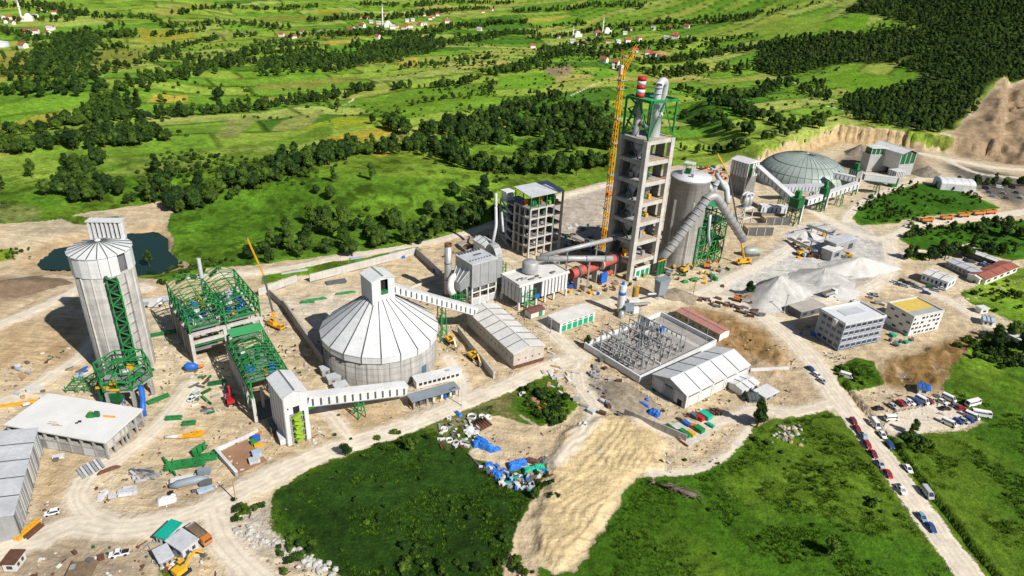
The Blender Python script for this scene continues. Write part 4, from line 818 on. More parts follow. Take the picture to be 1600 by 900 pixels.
    for y_ in (0, 6): brace(e, green, ((0, y_, 0), (12, y_, 0)), ((0, y_, 2.6), (12, y_, 2.6)), 6, .2)
hexcage()
# ---------------------------------------------------------------- flat roofed concrete building, lower left
def slab_building():
    o, a, L = frame_at((10, 663), (163, 690), 6.5); W = 15.7; t = thing('concrete_building', 'unfinished concrete frame building with broad pale flat roof and open bays', 'building', o, a)
    bx(t, 'roof_slab', mat('screed_roof', (.66, .66, .65), .8, var=.07, scale=.2, fine=.04), -.5, -.5, 6.2, L+.5, W+.5, 6.6); bx(t, 'floor_slab', concrete, .3, .5, 3.1, L-.3, W-.3, 3.35); bx(t, 'back_wall', concrete, .2, W-.3, 0, L-.2, W-.05, 6.2)
    n = 8
    for i in range(n+1): x = i*L/n; bx(t, 'column', concrete, x-.28, -.1, 0, x+.28, .45, 6.2); bx(t, 'column', concrete, x-.25, W*.5-.25, 0, x+.25, W*.5+.25, 6.2)
    bx(t, 'edge_beam', concrete, 0, -.16, 5.6, L, .3, 6.2); bx(t, 'edge_beam', concrete, 0, -.14, 3.0, L, .32, 3.5)
    for i in range(n):
        x0, x1 = i*L/n+.3, (i+1)*L/n-.3; bx(t, 'infill_panel', greysheet if i % 3 else palegrey, x0, .05, 0, x1, .2, 3.0)
        if i in (0, 1): bx(t, 'infill_panel', conc_pale, x0, .05, 3.5, x1, .2, 4.6)
    k = 5
    for j in range(k+1): y = j*W/k; bx(t, 'column', concrete, L-.35, y-.28, 0, L+.2, y+.28, 6.2)
    bx(t, 'edge_beam', concrete, L-.3, 0, 5.7, L+.26, W, 6.2); bx(t, 'edge_beam', concrete, L-.3, 0, 3.0, L+.24, W, 3.4)
    for j in range(k):
        y0, y1 = j*W/k+.3, (j+1)*W/k-.3
        if j in (0, 1, 2): bx(t, 'infill_panel', conc_pale, L-.15, y0, 3.4, L+.02, y1, 5.3)
    bx(t, 'left_wall', concrete, -.1, .5, 0, .15, W-.3, 6.2)
    for i, (x, y, w, d, h, m) in enumerate([(21, 9, 2.0, 1.4, 1.2, green), (22.6, 9.6, 1.4, 1.0, 1.6, green2), (20.2, 9.9, .9, .9, 1.0, yellow), (19.6, 6, .8, .6, .4, black), (19.2, 5.2, .7, .4, .3, black), (26, 10.5, 3.8, .25, .2, yellow), (26.3, 10, 3.8, .25, .2, yellow), (13, 3.2, 3.6, .2, .16, wood), (14.6, 2.9, 3.2, .2, .14, wood), (12.2, 4.0, 2.4, .16, .12, wood)]):
        q = t.matrix_world; rr_ = R(a); X = o[0]+x*math.cos(rr_)-y*math.sin(rr_); Y = o[1]+x*math.sin(rr_)+y*math.cos(rr_)
        lab = ['green machine casing on the flat concrete roof', 'smaller dark green casing on the flat concrete roof', 'yellow crate beside the green casings on the roof', 'small black box near the middle of the flat roof', 'smaller black box at the edge of the roof pair', 'long yellow bar lying on the flat roof near its right edge', 'second long yellow bar lying beside the first on the roof', 'long timber plank lying on the flat roof', 'timber plank next to the longest one on the roof', 'shortest timber plank on the flat roof'][i]
        cat = ['casing', 'casing', 'crate', 'box', 'box', 'bar', 'bar', 'plank', 'plank', 'plank'][i]; e = thing('roof_'+cat, lab, cat, (X, Y, 6.6), a+(8 if i > 4 else 20)); bx(e, 'body', m, -w/2, -d/2, 0, w/2, d/2, h)
        if i < 3: bx(e, 'lid', m, -w*.35, -d*.6, h, w*.3, d*.2, h+.35)
slab_building()
def grey_shed():
    o, a, L = frame_at((19, 803), (53, 683), 8.0); t = thing('warehouse_shed', 'long grey metal shed with dark roof seams cut by the left picture edge', 'shed', o, a); W = 26; L = 36
    bx(t, 'wall', greysheet, 0, 0, 0, L, .25, 7.8); bx(t, 'end_wall', greysheet, 0, .25, 0, .25, W, 7.8); bx(t, 'end_wall', greysheet, L-.25, .25, 0, L, W, 7.8); bx(t, 'wall', greysheet, 0, W, 0, L, W+.25, 7.8)
    gable_end(t, greysheet, 'x', .02, 0, W, 7.8, 9.6); gable_end(t, greysheet, 'x', L-.25, 0, W, 7.8, 9.6)
    gable(t, palegrey, 0, 0, L, W, 8.0, 9.8, nseam=4)
    for i in range(16): bx(t, 'wall_rib', palegrey if i % 4 else seamc, .6+i*2.25, -.1, .2, .9+i*2.25, .02, 7.6)
    for i in range(6): x = 3+i*5.6; bx(t, 'wall_panel', offwhite if i % 2 else palegrey, x, -.07, 1.0, x+2.0, .0, 7.4)
    q = P(8, 842); e = thing('annex', 'small dark grey lean-to with lime green hose against the grey shed', 'annex', (q.x-4, q.y, 0), a-90); bx(e, 'wall', darkgrey, 0, 0, 0, 7, 4, 3.4); bx(e, 'roof', greysheet, -.3, -.3, 3.4, 7.3, 4.3, 3.7); tube(e, 'hose', lime, bend([(2, -1, 0), (2.2, -.8, 3.8), (3.4, 1.5, 4.2), (5, 2, 3.9)], 1), .22, 8)
grey_shed()
# ---------------------------------------------------------------- twin steel hall
def twin_hall():
    t = thing('steel_hall', 'twin bay green arched steel hall standing on white concrete frames', 'steel frame', (-113.3, 207.2, 0), 38); L, W = 24.8, 29.0
    ys = [0, 5.8, 11.6, 17.4, 23.2, 29.0]
    for x in (0, 11.6, 13.0, L):
        for y in ys[:5:2]+[29.0]: bx(t, 'concrete_column', conc_pale, x-.6, y-.5, 0, x+.6, y+.5, 12)
    for z in (8.2, 11.5):
        for xa, xb in ((.6, 11.0), (13.6, L-.6)): bx(t, 'concrete_beam', conc_pale, xa, -.45, z-.6, xb, .45, z+.6); bx(t, 'concrete_beam', conc_pale, xa, 11.2, z-.5, xb, 12.0, z+.5)
    for xa, xb in ((.7, 10.9), (13.7, L-.7)):
        bx(t, 'floor_deck', conc_dark, xa, 3.2, 11.2, xb, 28.6, 11.7); bx(t, 'floor_deck', conc_dark, xa, .6, 4.2, xb, 28.0, 4.5)
        bx(t, 'green_beam', green, xa, .2, 6.4, xb, .6, 6.9); bx(t, 'green_beam', green, xa, 3.0, 12.6, xb, 3.4, 13.1)
    bx(t, 'side_wall', darkgrey, -.5, 1, .0, -.25, 28.5, 10.5)  # left side in shade, the shade put into its dark grey
    for x in (0, 12.3, L):                                        # three long lattice walls
        for y in ys: bar(t, 'steel_column', green, (x, y, 11.9), (x, y, 19.8), .5)
        for z in (13.6, 16.6, 19.8): bar(t, 'long_rail', green, (x, ys[0], z), (x, ys[-1], z), .36, .42)
        for i in range(5): bar(t, 'lattice_brace', green, (x, ys[i], 12), (x, ys[i+1], 19.6), .26); bar(t, 'lattice_brace', green, (x, ys[i+1], 12), (x, ys[i], 19.6), .26)
    for y in ys+[2.9, 8.7, 14.5, 20.3, 26.1]:
        for xa, xb in ((0, 12.3), (12.3, L)):
            P_ = [(xa+(xb-xa)*k/8, y, 19.8+2.6*math.sin(math.pi*k/8)) for k in range(9)]; tube(t, 'roof_arch', green, P_, .19 if y in ys else .12, 6)
    for xm in (6.15, 18.5): bar(t, 'roof_purlin', green, (xm, 0, 22.4), (xm, 29, 22.4), .2)
    for y in ys:
        for xa, xb in ((0, 12.3), (12.3, L)):
            for z in (13.8, 16.6): bar(t, 'cross_beam', green, (xa, y, z), (xb, y, z), .28)
            bar(t, 'cross_brace', green, (xa, y, 13.8), (xb, y, 19.6), .18)
    for xa in (3.2, 8.8, 15.6, 21.4): bar(t, 'platform_rail', green, (xa, 2, 14.2), (xa, 27, 14.2), .3); bar(t, 'platform_rail', green2, (xa, 2, 17), (xa, 27, 17), .2)
    rg = random.Random(5)
    for i in range(12): xb = 1.5 if i % 2 else 14; a = (xb+rg.uniform(0, 8), rg.uniform(4, 24), 12.5+rg.uniform(0, 3)); bar(t, 'pipe_run', rg.choice([palegrey, bluep, white, greysheet]), a, (a[0]+rg.uniform(-3, 3), a[1]+rg.uniform(2, 6), a[2]+rg.uniform(-.5, 3)), .5)
    for i in range(34):                                           # plant on the deck
        xb = .9 if i % 2 else 13.9; x = xb+rg.uniform(0, 8.5); y = rg.uniform(3.6, 26); w, d, h = rg.uniform(.8, 2.4), rg.uniform(.8, 2.6), rg.uniform(.6, 2.4)
        bx(t, 'equipment', rg.choice([green, greysheet, palegrey, white, bluep, green2, greysheet, palegrey, yellow]), x, y, 11.7, x+w, y+d, 11.7+h)
    tube(t, 'pipe', palegrey, [(15, 22, 14), (19, 14, 17.5)], .8, 10); tube(t, 'pipe', bluep, [(20, 8, 13), (23, 16, 14)], .5, 8); cyl(t, 'vent_stack', palegrey, (12.3, 27.5, 12), (12.3, 27.5, 28), .75)
    for i in range(10): x = .9+(i % 5)*2; bx(t, 'equipment', rg.choice([white, conc_pale, greysheet, green2, wood]), x+(13 if i > 4 else 0), 1+rg.uniform(0, 6), 4.5, x+1.6+(13 if i > 4 else 0), 3+rg.uniform(4, 8), 5.6+rg.uniform(0, 1.6))
    q = P(300, 578); e = thing('concrete_mixer_drum', 'blue mixer drum with orange end lying in front of the twin steel hall', 'mixer', (q.x, q.y, 0), 14)
    tube(e, 'drum', bluep, [(-2.2, 0, 1.5), (-1.2, 0, 1.6), (.8, 0, 1.5), (2.4, 0, 1.2)], [.9, 1.5, 1.3, .6], 14); cyl(e, 'chute', orange, (2.3, 0, 1.2), (4.0, .2, 1.4), .6); bx(e, 'cradle', darkgrey, -2, -1, 0, 2, 1, .5)
twin_hall()
def second_frame():
    t = thing('steel_frame_hall', 'long green steel frame with curved roof ribs between the twin hall and white tower', 'steel frame', (-80.0, 175.6, 0), 34); L, W = 12.0, 32.0
    ys = [4.0*i for i in range(9)]
    for x in (0, L):
        for y in ys[::2]: bx(t, 'concrete_column', conc_pale, x-.5, y-.5, 0, x+.5, y+.5, 9.0)
        bx(t, 'concrete_beam', conc_pale, x-.4, .5, 8.9, x+.4, W-.5, 9.9)
        for y in ys: bar(t, 'steel_column', green, (x, y, 9.9 if x else .2), (x, y, 15.2), .4)
        for z in (10.5, 12.8, 15.2): bar(t, 'long_rail', green, (x, 0, z), (x, W, z), .32)
        for i in range(8): bar(t, 'lattice_brace', green, (x, ys[i], 10 if i % 2 else 15.2), (x, ys[i+1], 15.2 if i % 2 else 10), .24)
    for z in (3, 5.5, 8): bar(t, 'long_rail', green2, (0, 0, z), (0, W*.7, z), .26)
    for y in [2.0*i for i in range(17)]:
        P_ = [(L*k/8, y, 15.2+1.9*math.sin(math.pi*k/8)) for k in range(9)]; tube(t, 'roof_rib', green, P_, .17 if y % 4 < .1 else .11, 6)
        if y % 4 < .1: bar(t, 'tie_beam', green, (0, y, 15.0), (L, y, 15.0), .24); bar(t, 'brace', green, (0, y, 15), (L/2, y, 17), .16)
    for x in (3, 6, 9): bar(t, 'roof_purlin', green, (x, 0, 15.3+1.8*math.sin(math.pi*x/L)), (x, W, 15.3+1.8*math.sin(math.pi*x/L)), .2)
    bx(t, 'deck', conc_dark, .6, 10, 8.6, L-.6, W-.4, 8.9); bx(t, 'roof_sheet', mat('new_green_sheet', (.06, .34, .12), .5, var=.1), .4, W-5.5, 17.3, L-.4, W+.2, 17.5)
    bx(t, 'dark_floor', darkgrey, .5, .3, .02, L-.5, 10, .3); bx(t, 'end_wall', conc_pale, 3.6, 5.8, 0, 4.4, 6.6, 8); bx(t, 'side_wall', greysheet, -.55, 12, 0, -.3, W, 8.6)
    rg = random.Random(9)
    for i in range(16): x, y = rg.uniform(1, 9), rg.uniform(11, 29); bx(t, 'equipment', rg.choice([green2, green, greysheet, orange, bluep, white]), x, y, 8.9, x+rg.uniform(.8, 2.2), y+rg.uniform(.8, 2.4), 9.6+rg.uniform(.3, 2.6))
second_frame()
def transfer_tower():
    t = thing('transfer_tower', 'white sheet clad gabled tower with lime green zigzag chute on its front', 'tower', (-66.1, 164.5, 0), 38); L, W = 7.2, 12.8
    bx(t, 'side_wall', white, -.12, .1, 0, .12, W, 17.6); bx(t, 'side_wall', white, L-.12, .1, 0, L+.12, W, 17.6); bx(t, 'back_wall', white, .12, W-.2, 0, L-.12, W, 17.6)
    bx(t, 'front_wall', white, .0, -.12, 11.2, 2.6, .1, 17.6); bx(t, 'front_wall', white, 4.6, -.12, 11.2, L, .1, 17.6); bx(t, 'front_wall', white, 2.6, -.12, 13.6, 4.6, .1, 17.6)
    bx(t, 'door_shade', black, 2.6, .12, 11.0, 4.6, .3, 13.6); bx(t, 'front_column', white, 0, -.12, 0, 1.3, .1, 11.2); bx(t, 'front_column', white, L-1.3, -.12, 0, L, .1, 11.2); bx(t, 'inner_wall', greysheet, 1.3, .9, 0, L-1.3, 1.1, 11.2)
    gable(t, white, 0, 0, L, W, 17.7, 19.4, axis='y', nseam=0); gable_end(t, white, 'y', -.1, 0, L, 17.6, 19.2); gable_end(t, white, 'y', W-.2, 0, L, 17.6, 19.2)
    bar(t, 'ridge_seam', seamc, (L/2, -.4, 19.6), (L/2, W+.4, 19.6), .3, .16)
    for i in range(4):
        z = 9.6-i*2.5; s = 1 if i % 2 else -1; bar(t, 'chute_bend', lime, (L/2-1.2*s, -.5, z+1.2), (L/2+1.2*s, -.5, z), 1.3, .9); bar(t, 'chute_bend', lime, (L/2+1.1*s, -.52, z+.1), (L/2-.9*s, -.52, z-1.1), 1.2, .8)
    for x in (1.5, L-1.5): bar(t, 'frame_post', steelgrey, (x, -.7, 0), (x, -.7, 11), .22)
    for z in (2.5, 5, 7.5, 10): bar(t, 'frame_rail', lime, (1.5, -.75, z), (L-1.5, -.75, z), .2)
    bx(t, 'green_flange', green, L+.2, 1.5, 9.5, L+2.4, 3.2, 11.5); bx(t, 'small_window', black, .9, -.2, 13.2, 1.3, -.1, 13.7)
    for i in range(5): bar(t, 'wall_seam', greysheet, (-.15, 1.6+i*2.4, .3), (-.15, 1.6+i*2.4, 17.4), .12)
transfer_tower()
gallery('conveyor_gallery', 'long white conveyor gallery sloping from the white tower to the round silo', (P(480,628,11.5).x, P(480,628,11.5).y, 10.6), (P(634,613,3.4).x, P(634,613,3.4).y, 3.2), 3.0, 3.6, 13, (.5,), legw=2.6)
# ---------------------------------------------------------------- round storage with conical roof
DC = (-47.9, 217.5)
def round_store():
    fa = math.degrees(math.atan2(-DC[1], -DC[0])); t = thing('round_storage_silo', 'wide round concrete store with white conical roof and square house on top', 'silo', (*DC, 0), fa); Rr = 20.7; n = 20
    lathe(t, 'wall', concrete, [(Rr, -.5), (Rr, 11.2)], 72)
    for i in range(n):
        a, b = 2*math.pi*(i+.02)/n, 2*math.pi*(i+.98)/n; r = Rr+.7; V = [(r*math.cos(q), r*math.sin(q), z) for z in (10.4, 13.0) for q in (a, b)]+[((r-.3)*math.cos(q), (r-.3)*math.sin(q), z) for z in (10.4, 13.0) for q in (a, b)]
        mesh(t, 'eave_sheet', white, V, [(0, 1, 3, 2), (5, 4, 6, 7), (0, 4, 5, 1), (2, 3, 7, 6), (0, 2, 6, 4), (1, 5, 7, 3)]); bar(t, 'eave_seam', seamc, ((r+.02)*math.cos(2*math.pi*i/n), (r+.02)*math.sin(2*math.pi*i/n), 10.4), ((r+.02)*math.cos(2*math.pi*i/n), (r+.02)*math.sin(2*math.pi*i/n), 13.1), .25)
    ngon_roof(t, white, Rr+.85, 13.1, 3.0, 27.2, n)
    lathe(t, 'inner_cone', darkgrey, [(Rr-.5, 12.6), (2.6, 26.4)], 24)
    h = link('head_house', None, t, Matrix.Rotation(R(38-fa), 4, 'Z')); x0, y0, x1, y1 = -4.4, -4.4, 4.4, 4.4
    bx(h, 'side_wall', white, x0, y0+.2, 25.0, x0+.2, y1, 34.0); bx(h, 'side_wall', white, x1-.2, y0+.2, 25, x1, y1, 34); bx(h, 'back_wall', white, x0+.2, y1-.2, 25, x1-.2, y1, 34)
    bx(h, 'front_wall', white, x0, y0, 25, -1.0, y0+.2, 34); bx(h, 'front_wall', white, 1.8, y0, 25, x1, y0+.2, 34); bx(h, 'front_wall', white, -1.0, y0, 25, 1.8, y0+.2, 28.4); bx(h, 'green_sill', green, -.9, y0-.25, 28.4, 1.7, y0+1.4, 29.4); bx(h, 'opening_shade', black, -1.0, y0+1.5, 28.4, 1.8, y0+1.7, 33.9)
    gable(h, white, x0, y0, x1, y1, 34.1, 35.4, axis='y', over=.3); bar(h, 'ridge_seam', green2, (0, y0-.3, 35.6), (0, y1+.3, 35.6), .25, .14); gable_end(h, white, 'y', y0, x0, x1, 34.0, 35.2); gable_end(h, white, 'y', y1-.2, x0, x1, 34.0, 35.2)
    a = R(46); bx(link('doorway', None, t, Matrix.Rotation(a, 4, 'Z')), 'door', glassb, Rr-.1, -1.2, .2, Rr+.12, 1.2, 4.2)
    for i in range(14): a = -1.2+i*.19; bar(t, 'form_joint', conc_dark, ((Rr+.01)*math.cos(a), (Rr+.01)*math.sin(a), .2), ((Rr+.01)*math.cos(a), (Rr+.01)*math.sin(a), 10.3), .14)
    for z in (2.6, 5.2, 7.8): lathe(t, 'pour_line', conc_dark, [(Rr+.02, z), (Rr+.04, z+.07), (Rr+.02, z+.14)], 72)
round_store()
q0 = Vector((DC[0], DC[1], 0))+Vector((math.cos(R(24)), math.sin(R(24)), 0))*4.5
gallery('conveyor_gallery', 'white conveyor gallery descending from the round store to the long low hall', (q0.x, q0.y, 27.0), (*P(742, 487, 8)[:2], 6.8), 3.0, 3.2, 17, (.58,), legm=green, legw=2.8)
def long_hall():
    t = thing('long_hall', 'long low hall with cream walls and white segmented gable roof', 'hall', (1.9, 213.3, 0), 32); L, W = 13.4, 37.0
    hall_w = mat('cream_block', (.50, .45, .39), .85, var=.12, scale=.4, streak=.12)
    bx(t, 'end_wall', hall_w, 0, 0, 0, L, .3, 6.6); bx(t, 'side_wall', hall_w, 0, .3, 0, .3, W, 6.6); bx(t, 'side_wall', hall_w, L-.3, .3, 0, L, W, 6.6); bx(t, 'end_wall', hall_w, .3, W-.3, 0, L-.3, W, 6.6)
    gable(t, offwhite, 0, 0, L, W, 6.8, 8.6, axis='y', nseam=6); gable_end(t, hall_w, 'y', .02, 0, L, 6.6, 8.4); gable_end(t, hall_w, 'y', W-.2, 0, L, 6.6, 8.4)
    bx(t, 'plinth', rust, -.06, -.1, 0, L+.06, .0, 1.5)
    for i in range(12): bx(t, 'wall_opening', darkgrey, -.06, 1.8+i*2.9, 3.4, .02, 2.4+i*2.9, 4.2)
    for i in range(4): bx(t, 'wall_opening', darkgrey, 2+i*3, -.06, 3.2, 2.6+i*3, .02, 3.9)
long_hall()
def stone_wall(name, label, pts, h, w, m, zs=None, n=None):
    t = thing(name, label, 'wall', (pts[0][0], pts[0][1], 0), 0); p = [Vector((q[0]-pts[0][0], q[1]-pts[0][1], 0)) for q in pts]
    for i in range(len(p)-1):
        d = p[i+1]-p[i]; k = max(1, int(d.length/6)); dn = d.normalized()
        for j in range(k): a = p[i]+d*(j/k)+dn*.02; b = p[i]+d*((j+1)/k)-dn*.02; bar(t, 'wall_block', m, a+Vector((0, 0, h/2)), b+Vector((0, 0, h/2)), w, h)
    return t
def W2(*ps, z=0): return [P(*p, z)[:2] for p in ps]
stone_wall('retaining_wall', 'pale concrete retaining wall left of the gap beside the back road', W2((404,462),(464,440)), 3.4, .6, conc_pale)
stone_wall('retaining_wall', 'long pale concrete retaining wall behind the round store', W2((484,440),(650,397)), 3.6, .6, conc_pale)
stone_wall('retaining_wall', 'dark shaded wall closing the right end of the sandy pit', W2((650,397),(690,434)), 3.6, .6, concrete)
stone_wall('retaining_wall', 'low kerb wall along the front of the sandy pit', W2((690,434),(640,452)), 1.2, .5, conc_pale)
stone_wall('retaining_wall', 'concrete wall running beside the round store on its left', W2((444,482),(506,572)), 4.2, .7, concrete)
stone_wall('retaining_wall', 'short concrete wall joining the left wall to the yard', W2((422,462),(444,482)), 3.0, .6, concrete)
stone_wall('boundary_wall', 'rough stone wall between the yard track and the long low hall', W2((716,520),(772,592)), 3.0, .6, stone)
stone_wall('boundary_wall', 'short concrete wall at the foot of the machine yard', W2((975,648),(1072,690)), 2.6, .5, concrete)
stone_wall('boundary_wall', 'long low white kerb beside the brown excavation', W2((1172,580),(1232,577)), 1.2, .5, white)
for i, (px, py) in enumerate(((513,590),(523,604),(534,617))):
    q = P(px, py); t = thing('roof_hatch_hut', 'small pale roofed pump hut, '+ORD[i]+' from the top of three left of the round store', 'hut', (q.x-2, q.y, 0), 32, 'pump huts left of the round store')
    bx(t, 'wall', concrete, 0, 0, 0, 4.4, 3.2, 2.6); bx(t, 'roof', palegrey, -.2, -.2, 2.6, 4.6, 3.4, 2.8); bx(t, 'door', darkgrey, 1.2, -.06, 0, 2.2, .02, 2.0)
def low_sheds():
    q = P(651, 608); t = thing('office_shed', 'long white flat roofed shed beside the end of the conveyor', 'shed', (q.x, q.y, 0), 29); L, W = 17, 3.6
    bx(t, 'wall', offwhite, 0, 0, 0, L, W, 3.0); bx(t, 'roof', white, -.3, -.3, 3.0, L+.3, W+.3, 3.25); bx(t, 'roof_stain', greysheet, 11.5, 1.6, 3.25, 13.2, 2.6, 3.32)
    for i in range(9): bx(t, 'window', glass, .9+i*1.75, -.06, 1.1, 2.1+i*1.75, .02, 2.2)
    q = P(645, 640); t = thing('open_shed', 'long grey roofed open shed full of stores beside the main road', 'shed', (q.x, q.y, 0), 31); L, W = 17, 4.2
    bx(t, 'roof', mat('slate_sheet', (.22, .26, .30), .5, var=.12), -.4, -.4, 3.2, L+.4, W+.3, 3.45); bx(t, 'back_wall', darkgrey, 0, W-.2, 0, L, W, 3.2); bx(t, 'end_wall', rust, -.05, .2, 0, .15, W-.2, 3.2)
    for i in range(8): bx(t, 'post', rust, .05+i*2.4, 0, 0, .25+i*2.4, .2, 3.2)
    rg = random.Random(3)
    for i in range(14): x = .6+i*1.15; bx(t, 'stored_box', rg.choice([bluep, greysheet, wood, darkgrey, white, green2]), x, .8+rg.uniform(0, 1), 0, x+.9, 2.4+rg.uniform(0, .8), .7+rg.uniform(0, 1.2))
low_sheds()
# ---------------------------------------------------------------- kiln line
def kiln_line():
    q = P(700, 462); t = thing('steel_chimney', 'single grey steel chimney with rusty rim beside the bag filter', 'chimney', (q.x, q.y, 0), 0)
    lathe(t, 'shaft', steelgrey, [(1.75, 0), (1.6, 12), (1.55, 24)], 22); lathe(t, 'rim', rust, [(1.62, 24), (1.62, 25.2), (1.3, 25.3), (1.3, 24.6), (.1, 24.5)], 22); cyl(t, 'base_ring', conc_dark, (0, 0, 0), (0, 0, 1), 2.4)
    for z in (8, 16): lathe(t, 'band', darkgrey, [(1.72, z), (1.76, z+.2), (1.7, z+.4)], 22)
    t = thing('bag_filter', 'grey sheet clad bag filter box raised on a white steel frame', 'filter house', (-17.1, 260.7, 0), 40); L, W = 13.2, 12.5
    bx(t, 'box', greysheet, 0, 0, 8.6, L, W, 19.6); bx(t, 'roof', palegrey, -.2, -.2, 19.6, L+.2, W+.2, 20.0)
    for i in range(4): bx(t, 'wall_rib', steelgrey, i*L/3-.15, -.18, 8.6, i*L/3+.15, .0, 19.6)
    for i in range(8): bx(t, 'roof_valve', darkgrey, 1+i*1.5, W-1.6, 20, 1.7+i*1.5, W-.8, 20.9); bx(t, 'roof_valve', darkgrey, 1+i*1.5, 3, 20, 1.5+i*1.5, 3.5, 20.4)
    bx(t, 'roof_hatch', darkgrey, 6, 7, 20, 10, 8.2, 20.2)
    for x in (.2, L/3, 2*L/3, L-.2):
        for y in (.2, W-.2): bx(t, 'leg', offwhite, x-.3, y-.3, 0, x+.3, y+.3, 8.6)
    for z in (3.4, 6.4): ring(t, offwhite, .2, .2, L-.2, W-.2, z, .4, .5)
    bx(t, 'lower_panel', palegrey, .6, .0, .2, L-.6, .16, 3.0); bx(t, 'hopper', darkgrey, 1, 1, 6.6, L-1, W-1, 8.6)
    mesh(t, 'side_funnel', steelgrey, [(0, 1, 10), (0, W-1, 10), (0, W-1, 17), (0, 1, 17), (-4, 3, 7), (-4, W-3, 7), (-4, W-3, 11), (-4, 3, 11)], [(4, 5, 1, 0), (7, 6, 5, 4), (3, 2, 6, 7), (0, 3, 7, 4), (1, 5, 6, 2)])
    for i in range(4): bar(t, 'funnel_rib', offwhite, (-.1, 1.5+i*3, 17), (-4.1, 3.4+i*1.8, 11.1), .3)
    e = thing('filter_duct', 'cream bent duct and green frame between chimney and bag filter', 'duct', (-24.5, 262.5, 0), 40)
    tube(e, 'elbow', offwhite, bend([(3.6, 3.0, 12), (-.4, 2.4, 11.5), (-2.2, .6, 8), (-1.6, -1, 5.5)], 3), 1.5, 14); tube(e, 'down_pipe', palegrey, bend([(1.5, -1.2, 9), (4.2, -3.0, 8.6), (4.6, -3.4, 1)], 1.6), .8, 12)
    for x in (-3, 0, 3):
        for y in (-4, -1): bar(e, 'post', green, (x, y, 0), (x, y, 7), .3)
    brace(e, green, ((-3, -4, 0), (-3, -4, 7)), ((3, -4, 0), (3, -4, 7)), 4); brace(e, green, ((-3, -1, 0), (-3, -1, 7)), ((3, -1, 0), (3, -1, 7)), 3)
    # arched riser duct
    q = P(793, 470); t = thing('arched_duct', 'big flat arched grey duct with blue lit flank behind the bag filter', 'duct', (-7.5, 275.5, 0), 40)
    V = []; n = 13; prof = []
    for k in range(n): a = math.pi*k/(n-1); prof.append((4.6-4.6*math.cos(a)*1.0, 15+6.8*math.sin(a)))
    outl = [(0, 3.5)]+prof+[(9.2, 3.5)]; hull_prism(t, 'casing', duct, outl, 0, 3.6)
    for k in (2, 5, 8, 11): p = outl[k]; bar(t, 'rib', steelgrey, (-.1, p[0], p[1]), (3.7, p[0], p[1]), .3)
    for y in (1, 8): bar(t, 'leg', steelgrey, (1.8, y, 0), (1.8, y, 3.6), .6)
    for x in (4.4, 6.4):
        for y in (1.0, 3.2): bar(t, 'cage_post', green, (x, y, 0), (x, y, 13), .34)
    brace(t, green, ((4.4, 1, 1), (4.4, 1, 13)), ((6.4, 1, 1), (6.4, 1, 13)), 8, .3); brace(t, green, ((4.4, 1, 1), (4.4, 1, 13)), ((4.4, 3.2, 1), (4.4, 3.2, 13)), 8, .3)
    t = thing('gabled_shed', 'small white gabled shed beside the dark pit behind the bag filter', 'shed', (*P(757, 402)[:2], 0), 38); bx(t, 'wall', white, 0, 0, 0, 7, 10, 6); gable(t, white, 0, 0, 7, 10, 6.1, 7.6, axis='y', nseam=2); gable_end(t, white, 'y', .02, 0, 7, 6, 7.4); gable_end(t, white, 'y', 9.8, 0, 7, 6, 7.4)
    for i in range(3): bar(t, 'wall_seam', seamc, (1.5+i*2, -.05, .2), (1.5+i*2, -.05, 6), .2)
    p = P(712, 372); stone_wall('pit_wall', 'dark rectangular pit wall left of the small gabled shed', W2((714,384),(745,372),(760,382),(728,396),(714,384)), 1.6, .5, conc_dark)
    # raw mill building
    t = thing('mill_building', 'open concrete frame mill building with grey roof over green machinery', 'building', (7.2, 316.3, 0), 38); L, W = 20.0, 12.5
    zs = [5.1, 10.2, 15.3, 20.4, 25.5]
    for i in range(5): x = i*L/4; bx(t, 'column', conc_pale, x-.4, -.4, 0, x+.4, .4, 25.5); bx(t, 'column', conc_pale, x-.4, W-.4, 0, x+.4, W+.4, 25.5)
    for y in (W/3, 2*W/3): bx(t, 'column', concrete, -.4, y-.4, 0, .4, y+.4, 25.5)
    for z in zs:
        bx(t, 'floor_slab', conc_dark, .4, .4, z-.25, L-.4, W-.4, z); bx(t, 'front_beam', conc_pale, 0, -.34, z-.4, L, .34, z+.3); bx(t, 'side_beam', concrete, -.34, .34, z-.4, .34, W-.34, z+.3); bx(t, 'side_beam', concrete, L-.34, .34, z-.4, L+.34, W-.34, z+.3)
    bx(t, 'rear_wall', conc_dark, .4, W-.3, .3, L-.4, W-.05, 20)
    for x in (0, L/4, L/2, 3*L/4, L):
        for y in (0, W): bar(t, 'roof_post', green, (x, y, 25.8), (x, y, 32), .4)
    mesh(t, 'roof', palegrey, [(-.8, -.8, 32.0), (L+.8, -.8, 32.0), (L+.8, W+.8, 33.4), (-.8, W+.8, 33.4), (-.8, -.8, 32.3), (L+.8, -.8, 32.3), (L+.8, W+.8, 33.7), (-.8, W+.8, 33.7)], [(3, 2, 1, 0), (4, 5, 6, 7), (0, 1, 5, 4), (1, 2, 6, 5), (2, 3, 7, 6), (3, 0, 4, 7)])
    rg = random.Random(2)
    for i in range(22): x, y = rg.uniform(.5, L-3), rg.uniform(.8, W-3); bx(t, 'machine', rg.choice([green, green, lime, green2, bluep, orange, greysheet]), x, y, 25.6, x+rg.uniform(.8, 2.6), y+rg.uniform(.8, 2.2), 26.6+rg.uniform(.4, 3.6))
    for z in zs[:4]:
        for i in range(5): x, y = rg.uniform(1, L-3.5), rg.uniform(2, W-3.5); bx(t, 'machine', rg.choice([greysheet, darkgrey, green2, palegrey]), x, y, z, x+rg.uniform(1, 2.8), y+rg.uniform(1, 2.5), z+rg.uniform(1, 3.2))
    cyl(t, 'rain_pipe', offwhite, (L+1, .4, 0), (L+1, .4, 32), .45)
